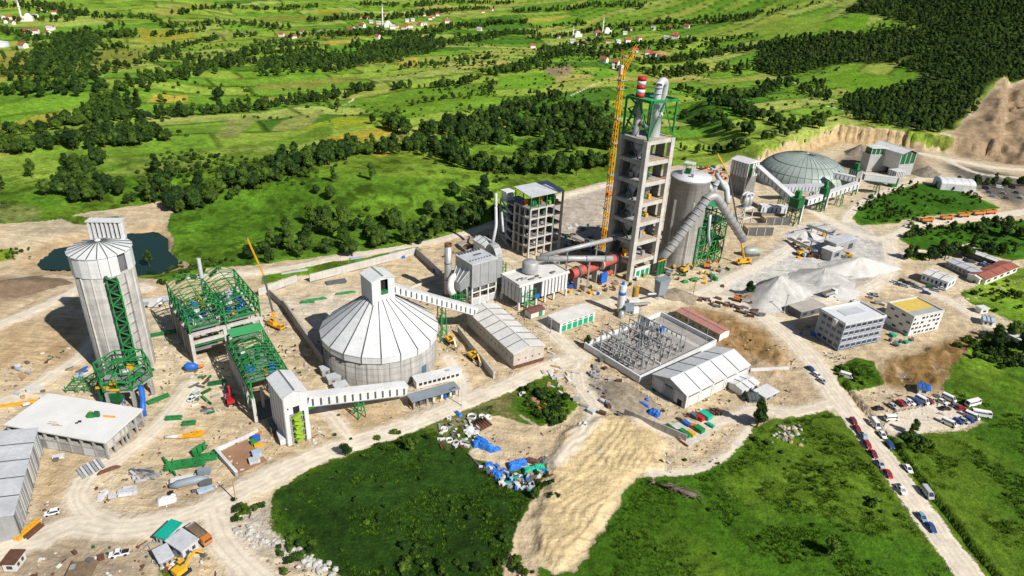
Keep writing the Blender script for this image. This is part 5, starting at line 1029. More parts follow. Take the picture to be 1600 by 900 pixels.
    ox, oy = 7.2-12.9*math.sin(R(38)), 316.3+12.9*math.cos(R(38)); s = thing('steel_wing', 'dark open steel wing with small white top room behind the mill building', 'steel frame', (ox, oy, 0), 38); Lw, Ww = 11.0, 12.0
    for x in (0, Lw/2, Lw):
        for y in (0, Ww/2, Ww): bx(s, 'column', greysheet, x-.3, y-.3, 0, x+.3, y+.3, 23.5)
    for z in (4.7, 9.4, 14.1, 18.8, 23.5): ring(s, steelgrey, 0, 0, Lw, Ww, z, .4, .5); bx(s, 'floor_grating', darkgrey, .3, .3, z-.1, Lw-.3, Ww-.3, z+.1); bar(s, 'stair_flight', palegrey, (-.5, 1, z-4.7), (-.5, Ww-1, z), .8, .25); bar(s, 'brace', steelgrey, (0, Ww/2, z-4.7), (0, Ww, z), .24)
    bx(s, 'core_wall', darkgrey, 4, 2, 0, Lw-1, Ww-2, 23)
    for k in range(10): bx(s, 'machine', [greysheet, green2, palegrey, darkgrey][k % 4], 1+(k*2.7) % 8, 1+(k*3.9) % 9, 4.8+4.7*(k % 4), 2.6+(k*2.7) % 8, 2.8+(k*3.9) % 9, 6.6+4.7*(k % 4)+.4*(k % 3))
    for sx in (.2, 4.2): bx(s, 'top_room', white, sx, Ww-4.6, 24.0, sx+.6, Ww-.2, 28.2)
    bx(s, 'room_roof', white, -.3, Ww-5, 28.2, 5.2, Ww+.2, 28.6); bx(s, 'room_floor', offwhite, -.3, Ww-5, 23.8, 5.2, Ww+.2, 24.0)
    g = thing('inclined_duct', 'slanted pale chute rising beside the mill stair tower', 'duct', (-6, 318, 0), 38); tube(g, 'pipe', palegrey, bend([(-6, 0, 8), (-2, 3, 15), (1, 8, 24), (1.5, 9, 30)], 2), .8, 10); tube(g, 'branch', palegrey, [(1, 1, 12), (4, 7, 20)], .6, 10); bar(g, 'prop', greysheet, (-4, 1.5, 0), (-4, 1.5, 11), .4)
    # kiln burner building
    t = thing('clad_building', 'white striped sheet clad building on legs with round hopper on its roof', 'building', (3.2, 259.0, 0), 38); L, W = 27.8, 13.6
    bx(t, 'core', darkgrey, .3, .4, 3.6, L-.3, W-.3, 11.2); bx(t, 'roof_slab', offwhite, -.2, -.2, 11.2, L+.2, W+.2, 11.7)
    for p in ((0, 0, L, .25), (0, W-.25, L, W), (0, .25, .25, W-.25), (L-.25, .25, L, W-.25)): bx(t, 'parapet', offwhite, p[0], p[1], 11.7, p[2], p[3], 12.4)
    panels(t, white, seamc, 'y', 1.2, 8.0, .36, 3.4, 11.1, 3, fill=.7); panels(t, white, seamc, 'y', 12.4, L-.1, .36, 3.4, 11.1, 8, fill=.66); panels(t, palegrey, seamc, 'x', .6, W-.4, .26, 3.4, 11.1, 5, fill=.8)
    for x in (.5, 5, 10, 15, 20, L-.5):
        for y in (.6, W-.6): bx(t, 'leg', offwhite, x-.4, y-.4, 0, x+.4, y+.4, 3.6)
    bx(t, 'bay_opening', black, 8.2, .18, 3.8, 12.2, .38, 10.6); bx(t, 'bay_machine', bluep, 9, -.6, 3.8, 11, .1, 5.6)
    for z in (0, 3): bar(t, 'frame_rail', green, (2, -1.2, z+.5), (8, -1.2, z+.5), .3)
    for x in (2, 5, 8): bar(t, 'frame_post', green, (x, -1.2, 0), (x, -1.2, 9.5), .34)
    brace(t, green, ((2, -1.2, 0), (2, -1.2, 9.5)), ((8, -1.2, 0), (8, -1.2, 9.5)), 5)
    lathe(t, 'hopper', duct, [(3.6, 12.3), (3.6, 16.6), (3.0, 17.2), (.2, 17.5)], 24, c=(12.5, 9.0)); 
    rg = random.Random(8)
    for i in range(9): x, y = rg.uniform(1, L-4), rg.uniform(1, 5); bx(t, 'roof_item', rg.choice([greysheet, rust, wood, darkgrey, offwhite]), x, y, 11.72, x+rg.uniform(.8, 4), y+rg.uniform(.3, 1.2), 12+rg.uniform(.1, .7))
    q = P(829, 490); t = thing('gatehouse_hut', 'small hut with rusty red roof and green door under the striped building', 'hut', (8.6, 252.5, 0), 38); bx(t, 'wall', offwhite, 0, 0, 0, 7.4, 4.4, 2.7); gable(t, mat('maroon_sheet', (.17, .07, .06), .7, var=.15), 0, 0, 7.4, 4.4, 2.75, 3.5, axis='x', over=.3); bx(t, 'door', mat('emerald_paint', (.005, .26, .12), .5), 4.2, -.07, 0, 6.2, .02, 2.4); gable_end(t, offwhite, 'x', .02, 0, 4.4, 2.7, 3.4)
    # rotary kiln and hot gas ducts
    t = thing('rotary_kiln', 'long primer red rotary kiln tube with dark tyre rings', 'kiln', (26.5, 282.2, 0), 40.4); Lk = 33
    cyl(t, 'shell', kilnred, (0, 0, 8.0), (Lk, 0, 8.6), 2.4)
    for f in (.12, .5, .88): a = Lk*f; z = 8.0+.6*f; cyl(t, 'tyre', darkgrey, (a-.6, 0, z), (a+.6, 0, z+.04), 2.8); bx(t, 'pier', concrete, a-.8, -1.6, 0, a+.8, 1.6, z-2.2)
    cyl(t, 'girth_gear', offwhite, (Lk*.56, 0, 8.33), (Lk*.585, 0, 8.35), 3.1); bx(t, 'drive', bluep, Lk*.5, -4.2, 0, Lk*.62, -2.8, 5); cyl(t, 'cooler_drum', kilnred, (Lk*.58, -2.6, 3.4), (Lk*.75, -2.6, 3.6), 1.1)
    t = thing('gas_duct', 'straight pale grey duct leading from the roof hopper to the tall tower', 'duct', (0, 0, 0), 0); a = P(838, 404, 15.5); b = P(957, 404, 14); tube(t, 'pipe', duct, [a, a.lerp(b, .5), b], 1.35, 14)
    for f in (.3, .7): p = a.lerp(b, f); bar(t, 'support', greysheet, (p.x, p.y, 0), (p.x, p.y, p.z-1.2), .7)
    for f in (.15, .4, .65, .9): p = a.lerp(b, f); d = (b-a).normalized(); cyl(t, 'flange', steelgrey, p-d*.2, p+d*.2, 1.55)
    t = thing('gas_duct', 'upper slanted grey duct running behind the kiln toward the tall tower', 'duct', (0, 0, 0), 0); a = P(845, 400, 14); b = P(962, 372, 18); tube(t, 'pipe', duct, [a, a.lerp(b, .5), b], 1.1, 14)
    for f in (.35, .75): p = a.lerp(b, f); bar(t, 'support', greysheet, (p.x, p.y, 0), (p.x, p.y, p.z-1.0), .6)
kiln_line()
# ---------------------------------------------------------------- preheater tower
def preheater():
    t = thing('preheater_tower', 'very tall open concrete tower with cyclones inside and green steel frame on top', 'tower', (55.8, 296.0, 0), 38); L, W = 15.8, 15.3; H = 67.0; n = 7; c = 1.15
    for x in (0, L):
        for y in (0, W): bx(t, 'column', conc_pale if y == 0 else concrete, x-c, y-c, 0, x+c, y+c, H)
    for i in range(1, n+1):
        z = H*i/n; bx(t, 'floor_slab', concrete, 1.0, 1.0, z-.5, L-1.0, W-1.0, z)
        bx(t, 'floor_beam', conc_pale, c, -.9, z-1.7, L-c, .9, z+.1); bx(t, 'floor_beam', concrete, -.9, c, z-1.7, .9, W-c, z+.1); bx(t, 'floor_beam', concrete, L-.9, c, z-1.7, L+.9, W-c, z+.1); bx(t, 'floor_beam', concrete, c, W-.9, z-1.7, L-c, W+.9, z+.1)
        for k in range(6): bar(t, 'rail_post', yellow, (c+k*2.6, -.85, z+.1), (c+k*2.6, -.85, z+1.2), .1)
        bar(t, 'handrail', yellow, (c, -.85, z+1.2), (L-c, -.85, z+1.2), .14)
    cy = mat('cyclone_steel', (.30, .33, .38), .5, .2, var=.18, scale=.5)
    for i in range(n):
        z = H*i/n
        if i < 1: bx(t, 'ground_room', offwhite, 3, -.5, 0, 14, .4, 5); [bx(t, 'green_door', mat('emerald_paint', (0, 0, 0)), 4+k*3.2, -.62, .1, 6.2+k*3.2, -.5, 3.6) for k in range(3)]; continue
        if i == n-1: r, cx, cyy = 3.4, 5.0, 8.5
        else: r, cx, cyy = (3.3, 5.2, 8.8) if i % 2 else (3.1, 10.2, 6.6)
        lathe(t, 'cyclone', cy, [(.9, z+.1), (.9, z+1.2), (r, z+4.2), (r, z+8.2), (.6, z+8.6)], 22, c=(cx, cyy))
        lathe(t, 'cyclone', cy, [(.7, z+.1), (.7, z+1.5), (r*.75, z+4.6), (r*.75, z+7.8), (.5, z+8.2)], 18, c=(L-cx, W-cyy+1.5)); cyl(t, 'riser_pipe', duct, (1.9, 2.2, z+.1), (1.9, 2.2, z+9.4), .55); cyl(t, 'riser_pipe', duct, (12.5, 12.4, z+.1), (12.5, 12.4, z+9.4), .9)
        bx(t, 'lift_block', darkgrey, 11.0, 10.6, z+.1, 14.4, 14.2, z+7.8); bx(t, 'rear_panel', conc_dark, 2.0, W-.6, z+.2, 9.0, W-.3, z+7.6); bx(t, 'rear_panel', conc_dark, L-.6, 3.0, z+.2, L-.3, 8.0, z+7.6); bx(t, 'inner_column', concrete, L/2-.5, W-1.2, z+.1, L/2+.5, W-.95, z+8)
        for k in range(5): qx, qy = 1.6+(k*3.1+i*1.7) % 11, 1.6+(k*4.3+i*2.9) % 11; bx(t, 'machine', [darkgrey, greysheet, green2, duct, yellow][(k+i) % 5], qx, qy, z+.1, qx+1.6, qy+1.4, z+1.2+((k*7+i*3) % 5)*.6)
        bar(t, 'cross_pipe', duct, (1.2, 3+i % 3, z+7), (L-1.4, 9, z+5.4), .8); bar(t, 'stair', darkgrey, (1.4, 12.5 if i % 2 else 5.5, z+.2), (1.4, 5.5 if i % 2 else 12.5, z+9), .9, .3)
    # green steel crown
    for x in (0, L):
        for y in (0, W): bar(t, 'steel_post', green, (x, y, H), (x, y, 83.5), .7)
    for x in (0, L): bar(t, 'steel_brace', green, (x, 0, H+.5), (x, W/2, 83), .45); bar(t, 'steel_brace', green, (x, W, H+.5), (x, W/2, 83), .45)
    for y in (0, W): bar(t, 'steel_brace', green, (0, y, H+.5), (L*.5, y, 83), .45); bar(t, 'steel_brace', green, (L, y, H+.5), (L*.5, y, 83), .45)
    for z in (83.6,): ring(t, green, -.2, -.2, L+.2, W+.2, z, .8, 1.1, 'crown_beam')
    bx(t, 'crown_deck', mat('green_deck', (.035, .30, .11), .6, var=.2, scale=.3), .3, 4.6, 83.4, L*.62, W-.3, 83.8); bx(t, 'crown_deck', MATS['green_deck'], .3, .3, 83.4, L*.5, 4.5, 83.8); bx(t, 'crown_deck', MATS['green_deck'], L*.62+.1, W-5, 83.4, L-.3, W-.3, 83.8)
    for k in range(6): z = H+1.5+k*2.5; bar(t, 'crown_stair', green2, (.4, 9 if k % 2 else 14, z), (.4, 14 if k % 2 else 9, z+2.5), 1.0, .3)
    big = mat('pale_steel', (.50, .53, .56), .45, .1, var=.1, scale=.4)
    for cx, cyy in ((9.4, 5.6), (12.6, 8.6)): lathe(t, 'top_cyclone', big, [(2.9, H+.1), (2.9, H+9.2), (3.2, H+9.3), (3.2, H+10.2), (.8, H+11)], 24, c=(cx, cyy))
    tube(t, 'gooseneck_duct', big, bend([(7.6, 4.6, H+8), (7.8, 4.8, 84), (8.6, 5.2, 90.6), (14.4, 7.2, 90.6), (15.6, 8.2, 84), (15.2, 9.5, H+4)], 3.8, 8), 1.75, 16)
    for zz in (86, 88.5): lathe(t, 'duct_ring', steelgrey, [(2.0, zz), (2.15, zz+.15), (2.0, zz+.3)], 18, c=(7.95, 4.9))
    cyl(t, 'aviation_lamp', red, (13.6, 7.2, 91.6), (13.6, 7.2, 92.8), .3); cyl(t, 'aviation_lamp', red, (15.2, 13, 84.2), (15.2, 13, 85.6), .35)
    cx, cyy = 3.2, 10.6; cyl(t, 'stack_pipe', duct, (cx, cyy, H), (cx, cyy, 83.4), 1.6)
    for k in range(5): z = 83.8+k*1.75; cyl(t, 'stack_band', red if k % 2 == 0 else white, (cx, cyy, z), (cx, cyy, z+1.74), 1.95)
    tube(t, 'feed_pipe', darkgrey, [(3.2, 9, H+6), (8, 6, H+3)], 1.1, 10)
preheater()
def tower_crane():
    base = P(941, 388); t = thing('tower_crane_mast', 'very tall yellow lattice crane mast with folded jib beside the tall tower', 'crane', (base.x, base.y, 0), 38); w = .85; H = 92
    for x in (-w, w):
        for y in (-w, w): bar(t, 'mast_chord', yellow, (x, y, 0), (x, y, H), .34)
    k = 40
    for s in (-w, w): brace(t, yellow, ((-w, s, 0), (-w, s, H)), ((w, s, 0), (w, s, H)), k, .22, 'lattice'); brace(t, yellow, ((s, -w, 0), (s, -w, H)), ((s, w, 0), (s, w, H)), k, .22, 'lattice')
    for z in (22, 40, 56, 68, 82, 86): bx(t, 'collar', greysheet, -w-.6, -w-.6, z, w+.6, w+.6, z+.5)
    for z in (22, 40, 56): bar(t, 'tie_bar', darkgrey, (w, 0, z), (9, -6, z), .3)
    bx(t, 'cab', orange, -w-1.4, -w-1.2, 30, w+.3, -w, 31.5); bx(t, 'cab_platform', green2, w, -1.5, 29.4, w+3, .5, 30.2)
    for y in (-.6, .6): bar(t, 'jib_chord', yellow, (0, y, H), (4.2, y-3.4, H+10.5), .3); bar(t, 'jib_chord', orange, (0, y, H-4), (-.6, y+.6, H+8), .26)
    bar(t, 'jib_chord', yellow, (.8, 0, H-6), (4.4, -3.4, H+10.5), .3); brace(t, yellow, ((0, -.6, H), (4.2, -4.0, H+10.5)), ((.8, 0, H-6), (4.4, -3.4, H+10.5)), 9, .18, 'lattice'); bx(t, 'counterweight', offwhite, -1.6, -.8, H-3, -.2, .8, H+1.2)
tower_crane()
def grey_silo():
    c = P(1056, 420); d = Vector((c.x, c.y, 0)).normalized(); cx, cy = c.x+d.x*9, c.y+d.y*9; t = thing('concrete_silo', 'round grey concrete silo with flat white top right of the tall tower', 'silo', (cx, cy, 0), -120); r = 9.4
    lathe(t, 'shaft', concrete, [(r, -.5), (r, 44), (r+.25, 44.2), (r+.25, 45)], 52, True); lathe(t, 'top_deck', white, [(r+.4, 45), (r+.2, 45.7), (.2, 46.3)], 40)
    for a in (-20, 35): bar(t, 'pipe_run', conc_pale, (r*math.cos(R(a)), r*math.sin(R(a)), 0), (r*math.cos(R(a)), r*math.sin(R(a)), 35), .9)
    f = link('top_frame', None, t, Matrix.Translation((-3, -4, 0)))
    for x in (0, 4):
        for y in (0, 4): bar(f, 'post', offwhite, (x, y, 46), (x, y, 51), .4)
    bx(f, 'roof', white, -.4, -.4, 51, 4.4, 4.4, 51.4); bx(f, 'machine', green2, .8, .8, 46.2, 3.2, 3.2, 48.4); bx(t, 'roof_box', greysheet, 3, 1, 46.1, 4.5, 2.2, 47.6); cyl(t, 'roof_vent', greysheet, (2, -4, 45.8), (2, -4, 47.5), .6)
grey_silo()
def big_ducts():
    t = thing('duct_run', 'fat grey insulated duct rising from the silo foot and bending over the green frame', 'duct', (0, 0, 0), 0)
    A = P(1040, 398, 10); B = P(1114, 298, 41); C = P(1162, 375, 14); pts = bend([P(1032, 420, 1), P(1030, 402, 7), A, B, C], 7, 9); tube(t, 'duct', duct, pts, 2.1, 18)
    for i in range(1, 12):
        p = A.lerp(B, i/12.5); d = (B-A).normalized(); cyl(t, 'joint_ring', steelgrey, p-d*.18, p+d*.18, 2.3)
    for i in range(1, 9): p = B.lerp(C, .12+i/10); d = (C-B).normalized(); cyl(t, 'joint_ring', steelgrey, p-d*.15, p+d*.15, 2.3)
    t2 = thing('duct_run', 'upright grey duct with bent top left of the green duct frame', 'duct', (0, 0, 0), 0); p = P(1094, 385); tube(t2, 'duct', duct, bend([(p.x, p.y, 8), (p.x, p.y, 33), (p.x-5, p.y+3, 36)], 3), 1.9, 16)
    for z in range(12, 33, 5): lathe(t2, 'joint_ring', steelgrey, [(1.95, z), (2.1, z+.2), (1.95, z+.4)], 16, c=(p.x, p.y))
    t3 = thing('duct_run', 'pale blue hooked duct curling over the top of the green frame', 'duct', (0, 0, 0), 0); p = P(1125, 372); tube(t3, 'duct', palegrey, bend([P(1137, 318, 27), P(1135, 287, 35), P(1120, 283, 36), P(1113, 302, 30)], 4.5, 8), 1.5, 16); tube(t3, 'branch', palegrey, [P(1134, 296, 33), P(1119, 272, 39)], 1.2, 14)
    c = P(1082, 420); t = thing('green_steelwork', 'tangled green steel frame carrying filters and ducts beside the concrete silo', 'steel frame', (c.x, c.y, 0), 38); L, W = 22, 13
    for x in (0, 5.5, 11, 16.5, 22):
        for y in (0, 6.5, 13): bar(t, 'column', green, (x, y, 0), (x, y, 30 if 4 < x < 18 else 22), .5)
    for z in (6, 12, 18, 22):
        ring(t, green, 0, 0, L, W, z, .4, .45); bar(t, 'beam', green, (11, 0, z), (11, W, z), .35)
    for z in (26, 30): ring(t, green, 5.5, 0, 16.5, W, z, .4, .45)
    for i in range(4):
        for y in (0, W):
            for z0, z1 in ((0, 6), (6, 12), (12, 18), (18, 22)): bar(t, 'brace', green, (i*5.5, y, z0), ((i+1)*5.5, y, z1), .26); bar(t, 'brace', green, ((i+1)*5.5, y, z0), (i*5.5, y, z1), .26)
    for x in (0, L):
        for z0, z1 in ((0, 6), (6, 12), (12, 18)): bar(t, 'brace', green, (x, 0, z0), (x, W, z1), .26)
    bx(t, 'deck', green2, .4, .4, 11.8, L-.4, W-.4, 12.0); bx(t, 'deck', green2, 5.8, .4, 21.8, 16, W-.4, 22.0); bx(t, 'roof_sheet', MATS['green_deck'], 10, 1, 30.2, 20, 9, 30.5)
    lathe(t, 'filter_vessel', darkgrey, [(1.2, 6), (3.2, 9.5), (3.2, 17), (.5, 17.5)], 18, c=(8, 5)); lathe(t, 'filter_vessel', steelgrey, [(1.0, 12.2), (2.4, 15), (2.4, 20.5), (.5, 21)], 18, c=(15, 7)); bx(t, 'filter_box', greysheet, 12, 2, 12.1, 17, 6, 16); bx(t, 'filter_box', palegrey, 1, 2, 12.1, 4.4, 6, 15)
    tube(t, 'down_pipe', palegrey, bend([(5, -1, 28), (6, -1.2, 18), (9, -1, 11)], 2), .7, 10)
    for i in range(5): bar(t, 'ladder_rail', lime, (i*4.5, -.4, .2), (i*4.5+1.0, -.4, 12), .16)
    k = P(1025, 432); e = thing('cage_pit', 'green mesh cage with yellow rail beneath the big duct', 'cage', (k.x, k.y, 0), 38)
    for x in (0, 2.4, 4.8): bar(e, 'post', green2, (x, 0, 0), (x, 0, 8), .3); bar(e, 'post', green2, (x, 3.5, 0), (x, 3.5, 8), .3)
    bx(e, 'mesh_wall', green2, .2, .1, .3, 4.6, .2, 7.6); bx(e, 'rail', yellow, -.2, -.2, 7.8, 5, .1, 8.2)
big_ducts()
def mobile_crane(name, label, base, mid, tip, zmid, ztip, ang):
    b = P(*base); t = thing(name, label, 'crane', (b.x, b.y, 0), 0)
    m = P(*mid, zmid)-b; e = P(*tip, ztip)-b
    c = link('chassis', None, t, Matrix.Rotation(R(ang), 4, 'Z') @ Matrix.Scale(.8, 4)); bx(c, 'deck', yellow, -5, -1.3, 1.0, 5, 1.3, 1.9); bx(c, 'cab', yellow, 3.4, -1.2, 1.9, 5.2, 1.2, 3.3); bx(c, 'slew_house', yellow, -3.8, -1.2, 1.9, -.2, 1.0, 3.6); bx(c, 'windscreen', glass, 5.2, -1.0, 2.2, 5.26, 1.0, 3.1)
    for x in (-4, -2.6, 2.4, 3.8):
        for s in (-1.2, 1.2): cyl(c, 'wheel', rubber, (x, s-.25, .65), (x, s+.25, .65), .65)
    for x in (-4.6, 4.4):
        for s in (-1, 1): bar(c, 'outrigger', darkgrey, (x, s*1.2, .9), (x, s*3.2, .15), .3)
    p = Vector((0, 0, 2.8)); q1 = p.lerp(m, .22); bar(t, 'boom_base', yellow, p, q1, .8); bar(t, 'boom_middle', darkgrey, q1, m, .62); bar(t, 'boom_tip', yellow, m, e, .48); cyl(t, 'boom_head', darkgrey, e+Vector((-.2, 0, 0)), e+Vector((.2, 0, 0)), .45)
mobile_crane('mobile_crane', 'yellow and black telescopic crane reaching up beside the green duct frame', (1161,412), (1139,274), (1121,240), 44, 56, 20)
mobile_crane('mobile_crane', 'yellow mobile crane with raised boom behind the twin steel hall', (431,512), (412,430), (386,372), 22, 38, -30)
# ---------------------------------------------------------------- stockyard dome and its conveyors
def stockyard():
    t = thing('clad_tower', 'white striped sheet clad tower house on a grey concrete base left of the dome', 'tower', (148.5, 433, 0), 38); L, W = 12.5, 13.2
    bx(t, 'base', conc_dark, .4, .4, 0, L-.4, W-.4, 12.5); bx(t, 'core', seamc, .2, .2, 12.5, L-.2, W-.2, 22); panels(t, palegrey, seamc, 'x', .2, W-.2, .2, 12.4, 21.8, 6, fill=.74); panels(t, white, seamc, 'y', 5.0, L, .2, 12.4, 21.8, 3, fill=.7); panels(t, white, seamc, 'y', 0, 1.2, .2, 12.4, 21.8, 1, fill=.8); bx(t, 'opening', green2, 1.3, .02, 13, 4.9, .25, 21); bar(t, 'corner_post', offwhite, (.2, -.2, 0), (.2, -.2, 21.8), .5)
    V = [(-.5, -.5, 21.9), (L+.5, -.5, 21.9), (L+.5, W+.5, 21.9), (-.5, W+.5, 21.9), (L/2, -.5, 23.4), (L/2, W+.5, 23.4)]; mesh(t, 'roof', white, V, [(0, 3, 5, 4), (1, 4, 5, 2), (0, 4, 1), (2, 5, 3), (0, 1, 2, 3)])
    c = Vector((202, 475, 0)); t = thing('storage_dome', 'large grey green panelled dome sunk behind conveyor galleries', 'dome', c, 0); n = 40; Rr, Hd = 31.0, 17.5; V = []; m = 8; z0 = 2.5
    for k, a in ((0, .004), (1, 2*math.pi/n-.004)):
        for j in range(m+1): q = math.pi/2*j/m*.985; V.append((Rr*math.cos(q)*math.cos(a), Rr*math.cos(q)*math.sin(a), z0+Hd*math.sin(q)))
    F = [(j, m+1+j, m+2+j, j+1) for j in range(m)]; me = bpy.data.meshes.new('dome_panel'); me.from_pydata(V, [], F); me.materials.append(domegr); [setattr(p, 'use_smooth', True) for p in me.polygons]; me.update()
    P_ = [(Rr*math.cos(math.pi/2*j/m)*1.003, 0, z0+Hd*math.sin(math.pi/2*j/m)*1.004) for j in range(m+1)]; s0 = tube(t, 'dome_seam', mat('dome_joint', (.17, .21, .19), .6), P_, .14, 4)
    for i in range(n):
        link('dome_panel', me, t, Matrix.Rotation(2*math.pi*i/n, 4, 'Z'))
        if i: link('dome_seam', s0.data, t, Matrix.Rotation(2*math.pi*i/n, 4, 'Z'))
    for q in (.42, .8): r = Rr*math.cos(q)+.06; z = z0+Hd*math.sin(q); lathe(t, 'ring_seam', MATS['dome_joint'], [(r, z), (r+.05, z+.12), (r, z+.24)], 64)
    lathe(t, 'ring_wall', conc_pale, [(Rr+.6, -.5), (Rr+.6, 2.6), (Rr-.3, 2.9)], 64); lathe(t, 'crown_cap', domegr, [(1.6, z0+Hd-.1), (1.2, z0+Hd+.5), (.1, z0+Hd+.7)], 20)
    W3 = lambda px, py, z: (*P(px, py, z)[:2], z)
    gallery('conveyor_gallery', 'slanted blue-sided conveyor gallery descending from the striped tower house', W3(1183, 268, 17), W3(1238, 318, 9), 3.6, 4.0, 9, (.75,), wall=white, strip=glassb)
    gallery('conveyor_gallery', 'level conveyor gallery with blue windows in front of the dome', W3(1220, 299, 7), W3(1284, 297, 7), 3.4, 4.0, 12, (.3, .8), wall=palegrey, strip=glassb, legm=green2)
    gallery('conveyor_gallery', 'pale conveyor gallery rising right along the dome foot', W3(1258, 320, 6.5), W3(1338, 293, 10), 3.2, 3.6, 12, (.28, .7), wall=white)
    gallery('conveyor_gallery', 'white ribbed conveyor gallery leading to the crusher house', W3(1348, 280, 10), W3(1398, 286, 8.5), 3.4, 3.8, 13, (.5,), wall=white, strip=palegrey, legm=green2)
    gallery('conveyor_gallery', 'short conveyor gallery entering the right flank of the dome', W3(1302, 277, 13), W3(1334, 284, 12), 3.2, 3.4, 5, (), wall=white, strip=glassb)
    gallery('conveyor_gallery', 'low white gallery running from the green frame toward the dome', W3(1186, 330, 4), W3(1226, 332, 3), 4.2, 4.2, 6, (), wall=white, strip=glassb)
    for k, (px, py, h, lab) in enumerate(((1245, 352, 16, 'dark green transfer tower at the foot of the slanted gallery'), (1288, 330, 15, 'slim dark green transfer tower in the middle of the dome galleries'), (1335, 305, 17, 'striped transfer tower with yellow stair at the right end of the dome galleries'))):
        b = P(px, py); e = thing('transfer_tower', lab, 'tower', (b.x-3, b.y-2, 0), 38, None); w = 5.4 if k != 1 else 3.6
        for x in (0, w):
            for y in (0, w): bar(e, 'leg', green2, (x, y, 0), (x, y, h-5), .45)
        for z in (h*.25, h*.5): ring(e, green2, 0, 0, w, w, z, .3, .35)
        for s in (0, w): bar(e, 'brace', green2, (0, s, 0), (w, s, h*.5), .26); bar(e, 'brace', green2, (s, 0, 0), (s, w, h*.5), .26)
        bx(e, 'house', green2 if k < 2 else white, -.4, -.4, h-5, w+.4, w+.4, h); bx(e, 'roof', green2, -.6, -.6, h, w+.6, w+.6, h+.3)
        if k == 2: panels(e, seamc, white, 'y', 0, w, -.38, h-4.8, h-.2, 4, fill=.45); panels(e, seamc, white, 'x', 0, w, -.38, h-4.8, h-.2, 4, fill=.45)
        bx(e, 'motor_house', green, w*.3, w*.3, h+.3, w*.8, w*.8, h+4.5); bar(e, 'stair', lime if k else yellow, (w+.6, 0, h-1), (w+.6, w, h+2), .7, .3); bx(e, 'clad_leg', white, w+.2, -.3, 2, w+1.4, .9, h-4)
    # crusher houses
    b = P(1353, 268); t = thing('crusher_house', 'grey concrete crusher house with small white roof in the cut slope', 'building', (b.x, b.y, 0), 12); bx(t, 'base', mat('smooth_concrete', (.42, .43, .44), .85, var=.1, streak=.15), 0, 0, 0, 17, 9, 13); bx(t, 'room', green2, 1, 1, 13, 15, 8, 17.5); bx(t, 'roof', white, 0, 0, 17.5, 17, 9, 18.1)
    for i in range(5): bar(t, 'roof_post', offwhite, (1+i*3.5, .9, 13), (1+i*3.5, .9, 17.4), .35)
    bx(t, 'bunker_wall', MATS['smooth_concrete'], 17.2, 2, 0, 21, 9, 11); 
    b = P(1400, 276); t = thing('crusher_hall', 'white gabled crusher hall with dark open front above a concrete bunker', 'building', (b.x, b.y, 0), 24); bx(t, 'bunker', MATS['smooth_concrete'], 0, 0, 0, 15, 8, 9); bx(t, 'dark_mouth', green2, .4, .6, 9, 14.6, 1.2, 17); bx(t, 'side_wall', white, 15, .2, 3, 15.4, 26, 17.2); bx(t, 'side_wall', white, -.4, .2, 5, 0, 26, 17.2); bx(t, 'back_wall', white, 0, 25.6, 6, 15, 26, 17.2)
    gable(t, white, 0, 0, 15, 26, 17.3, 20, axis='y', over=.8); gable_end(t, seamc, 'y', .3, 0, 15, 17.2, 19.8)
    for x in (5, 10): bar(t, 'mouth_post', offwhite, (x, .4, 9), (x, .4, 17.2), .4)
    t = thing('feeder_cabin', 'small white striped cabin at the right end of the ribbed gallery', 'cabin', (*P(1393, 294)[:2], 0), 22); bx(t, 'base', green2, 1, 1, 0, 6, 5, 7); bx(t, 'core', seamc, 0, 0, 7, 8, 6, 11.6); panels(t, white, seamc, 'y', 0, 8, 0, 7, 11.6, 5, fill=.55); panels(t, white, seamc, 'x', 0, 6, 0, 7, 11.6, 3, fill=.6); bx(t, 'roof', white, -.4, -.4, 11.6, 8.4, 6.4, 12.1)
    # arched white hall
    b = P(1468, 296); t = thing('arched_hall', 'white round roofed hall at the edge of the green plot', 'hall', (b.x, b.y, 0), -8); pr = [(0, 0), (0, 4.5)]+[(7-7*math.cos(math.pi*k/10), 4.5+2.6*math.sin(math.pi*k/10)) for k in range(1, 10)]+[(14, 4.5), (14, 0)]
    hull_prism(t, 'shell', white, pr, .4, 23); hull_prism(t, 'front_wall', pale_blue, [(y*.98+.14, z*.98) for y, z in pr], 0, .38); bx(t, 'door', darkgrey, -.06, 5, 0, .02, 9, 4)
    for i in range(4): hull_prism(t, 'roof_rib', palegrey, [(y, z+.08) for y, z in pr], 4+i*5, 4.3+i*5)
    # bunkers between frame and dome
    for k, (px, py, lab) in enumerate(((1168, 368, 'first dark stone-walled bunker bay below the white gallery'), (1196, 352, 'second dark stone-walled bunker bay nearer the green tower'))):
        b = P(px, py); e = thing('stock_bunker', lab, 'bunker', (b.x, b.y, 0), 8); bx(e, 'front_wall', darkgrey, 0, 0, 0, 15, .8, 4.6); bx(e, 'sand_fill', mat('yellow_sand', (.52, .38, .19), .95, var=.15, fine=.15), .3, .8, 0, 14.7, 7, 3.4); bx(e, 'back_wall', conc_dark, 0, 7, 0, 15, 7.6, 4.6)
        for i in range(4): bx(e, 'joint', offwhite, i*5-.12, -.1, .2, i*5+.12, .0, 4.4)
    b = P(1158, 358); t = thing('cyclone_group', 'cluster of grey cyclone drums with looped pipes on a white frame', 'filter', (b.x, b.y, 0), 38); colgrid(t, offwhite, (0, 8), (0, 6), 0, 12, .5)
    for z in (6, 11.8): ring(t, offwhite, 0, 0, 8, 6, z, .5, .6)
    bx(t, 'deck', palegrey, .4, .4, 12, 7.6, 5.6, 12.3)
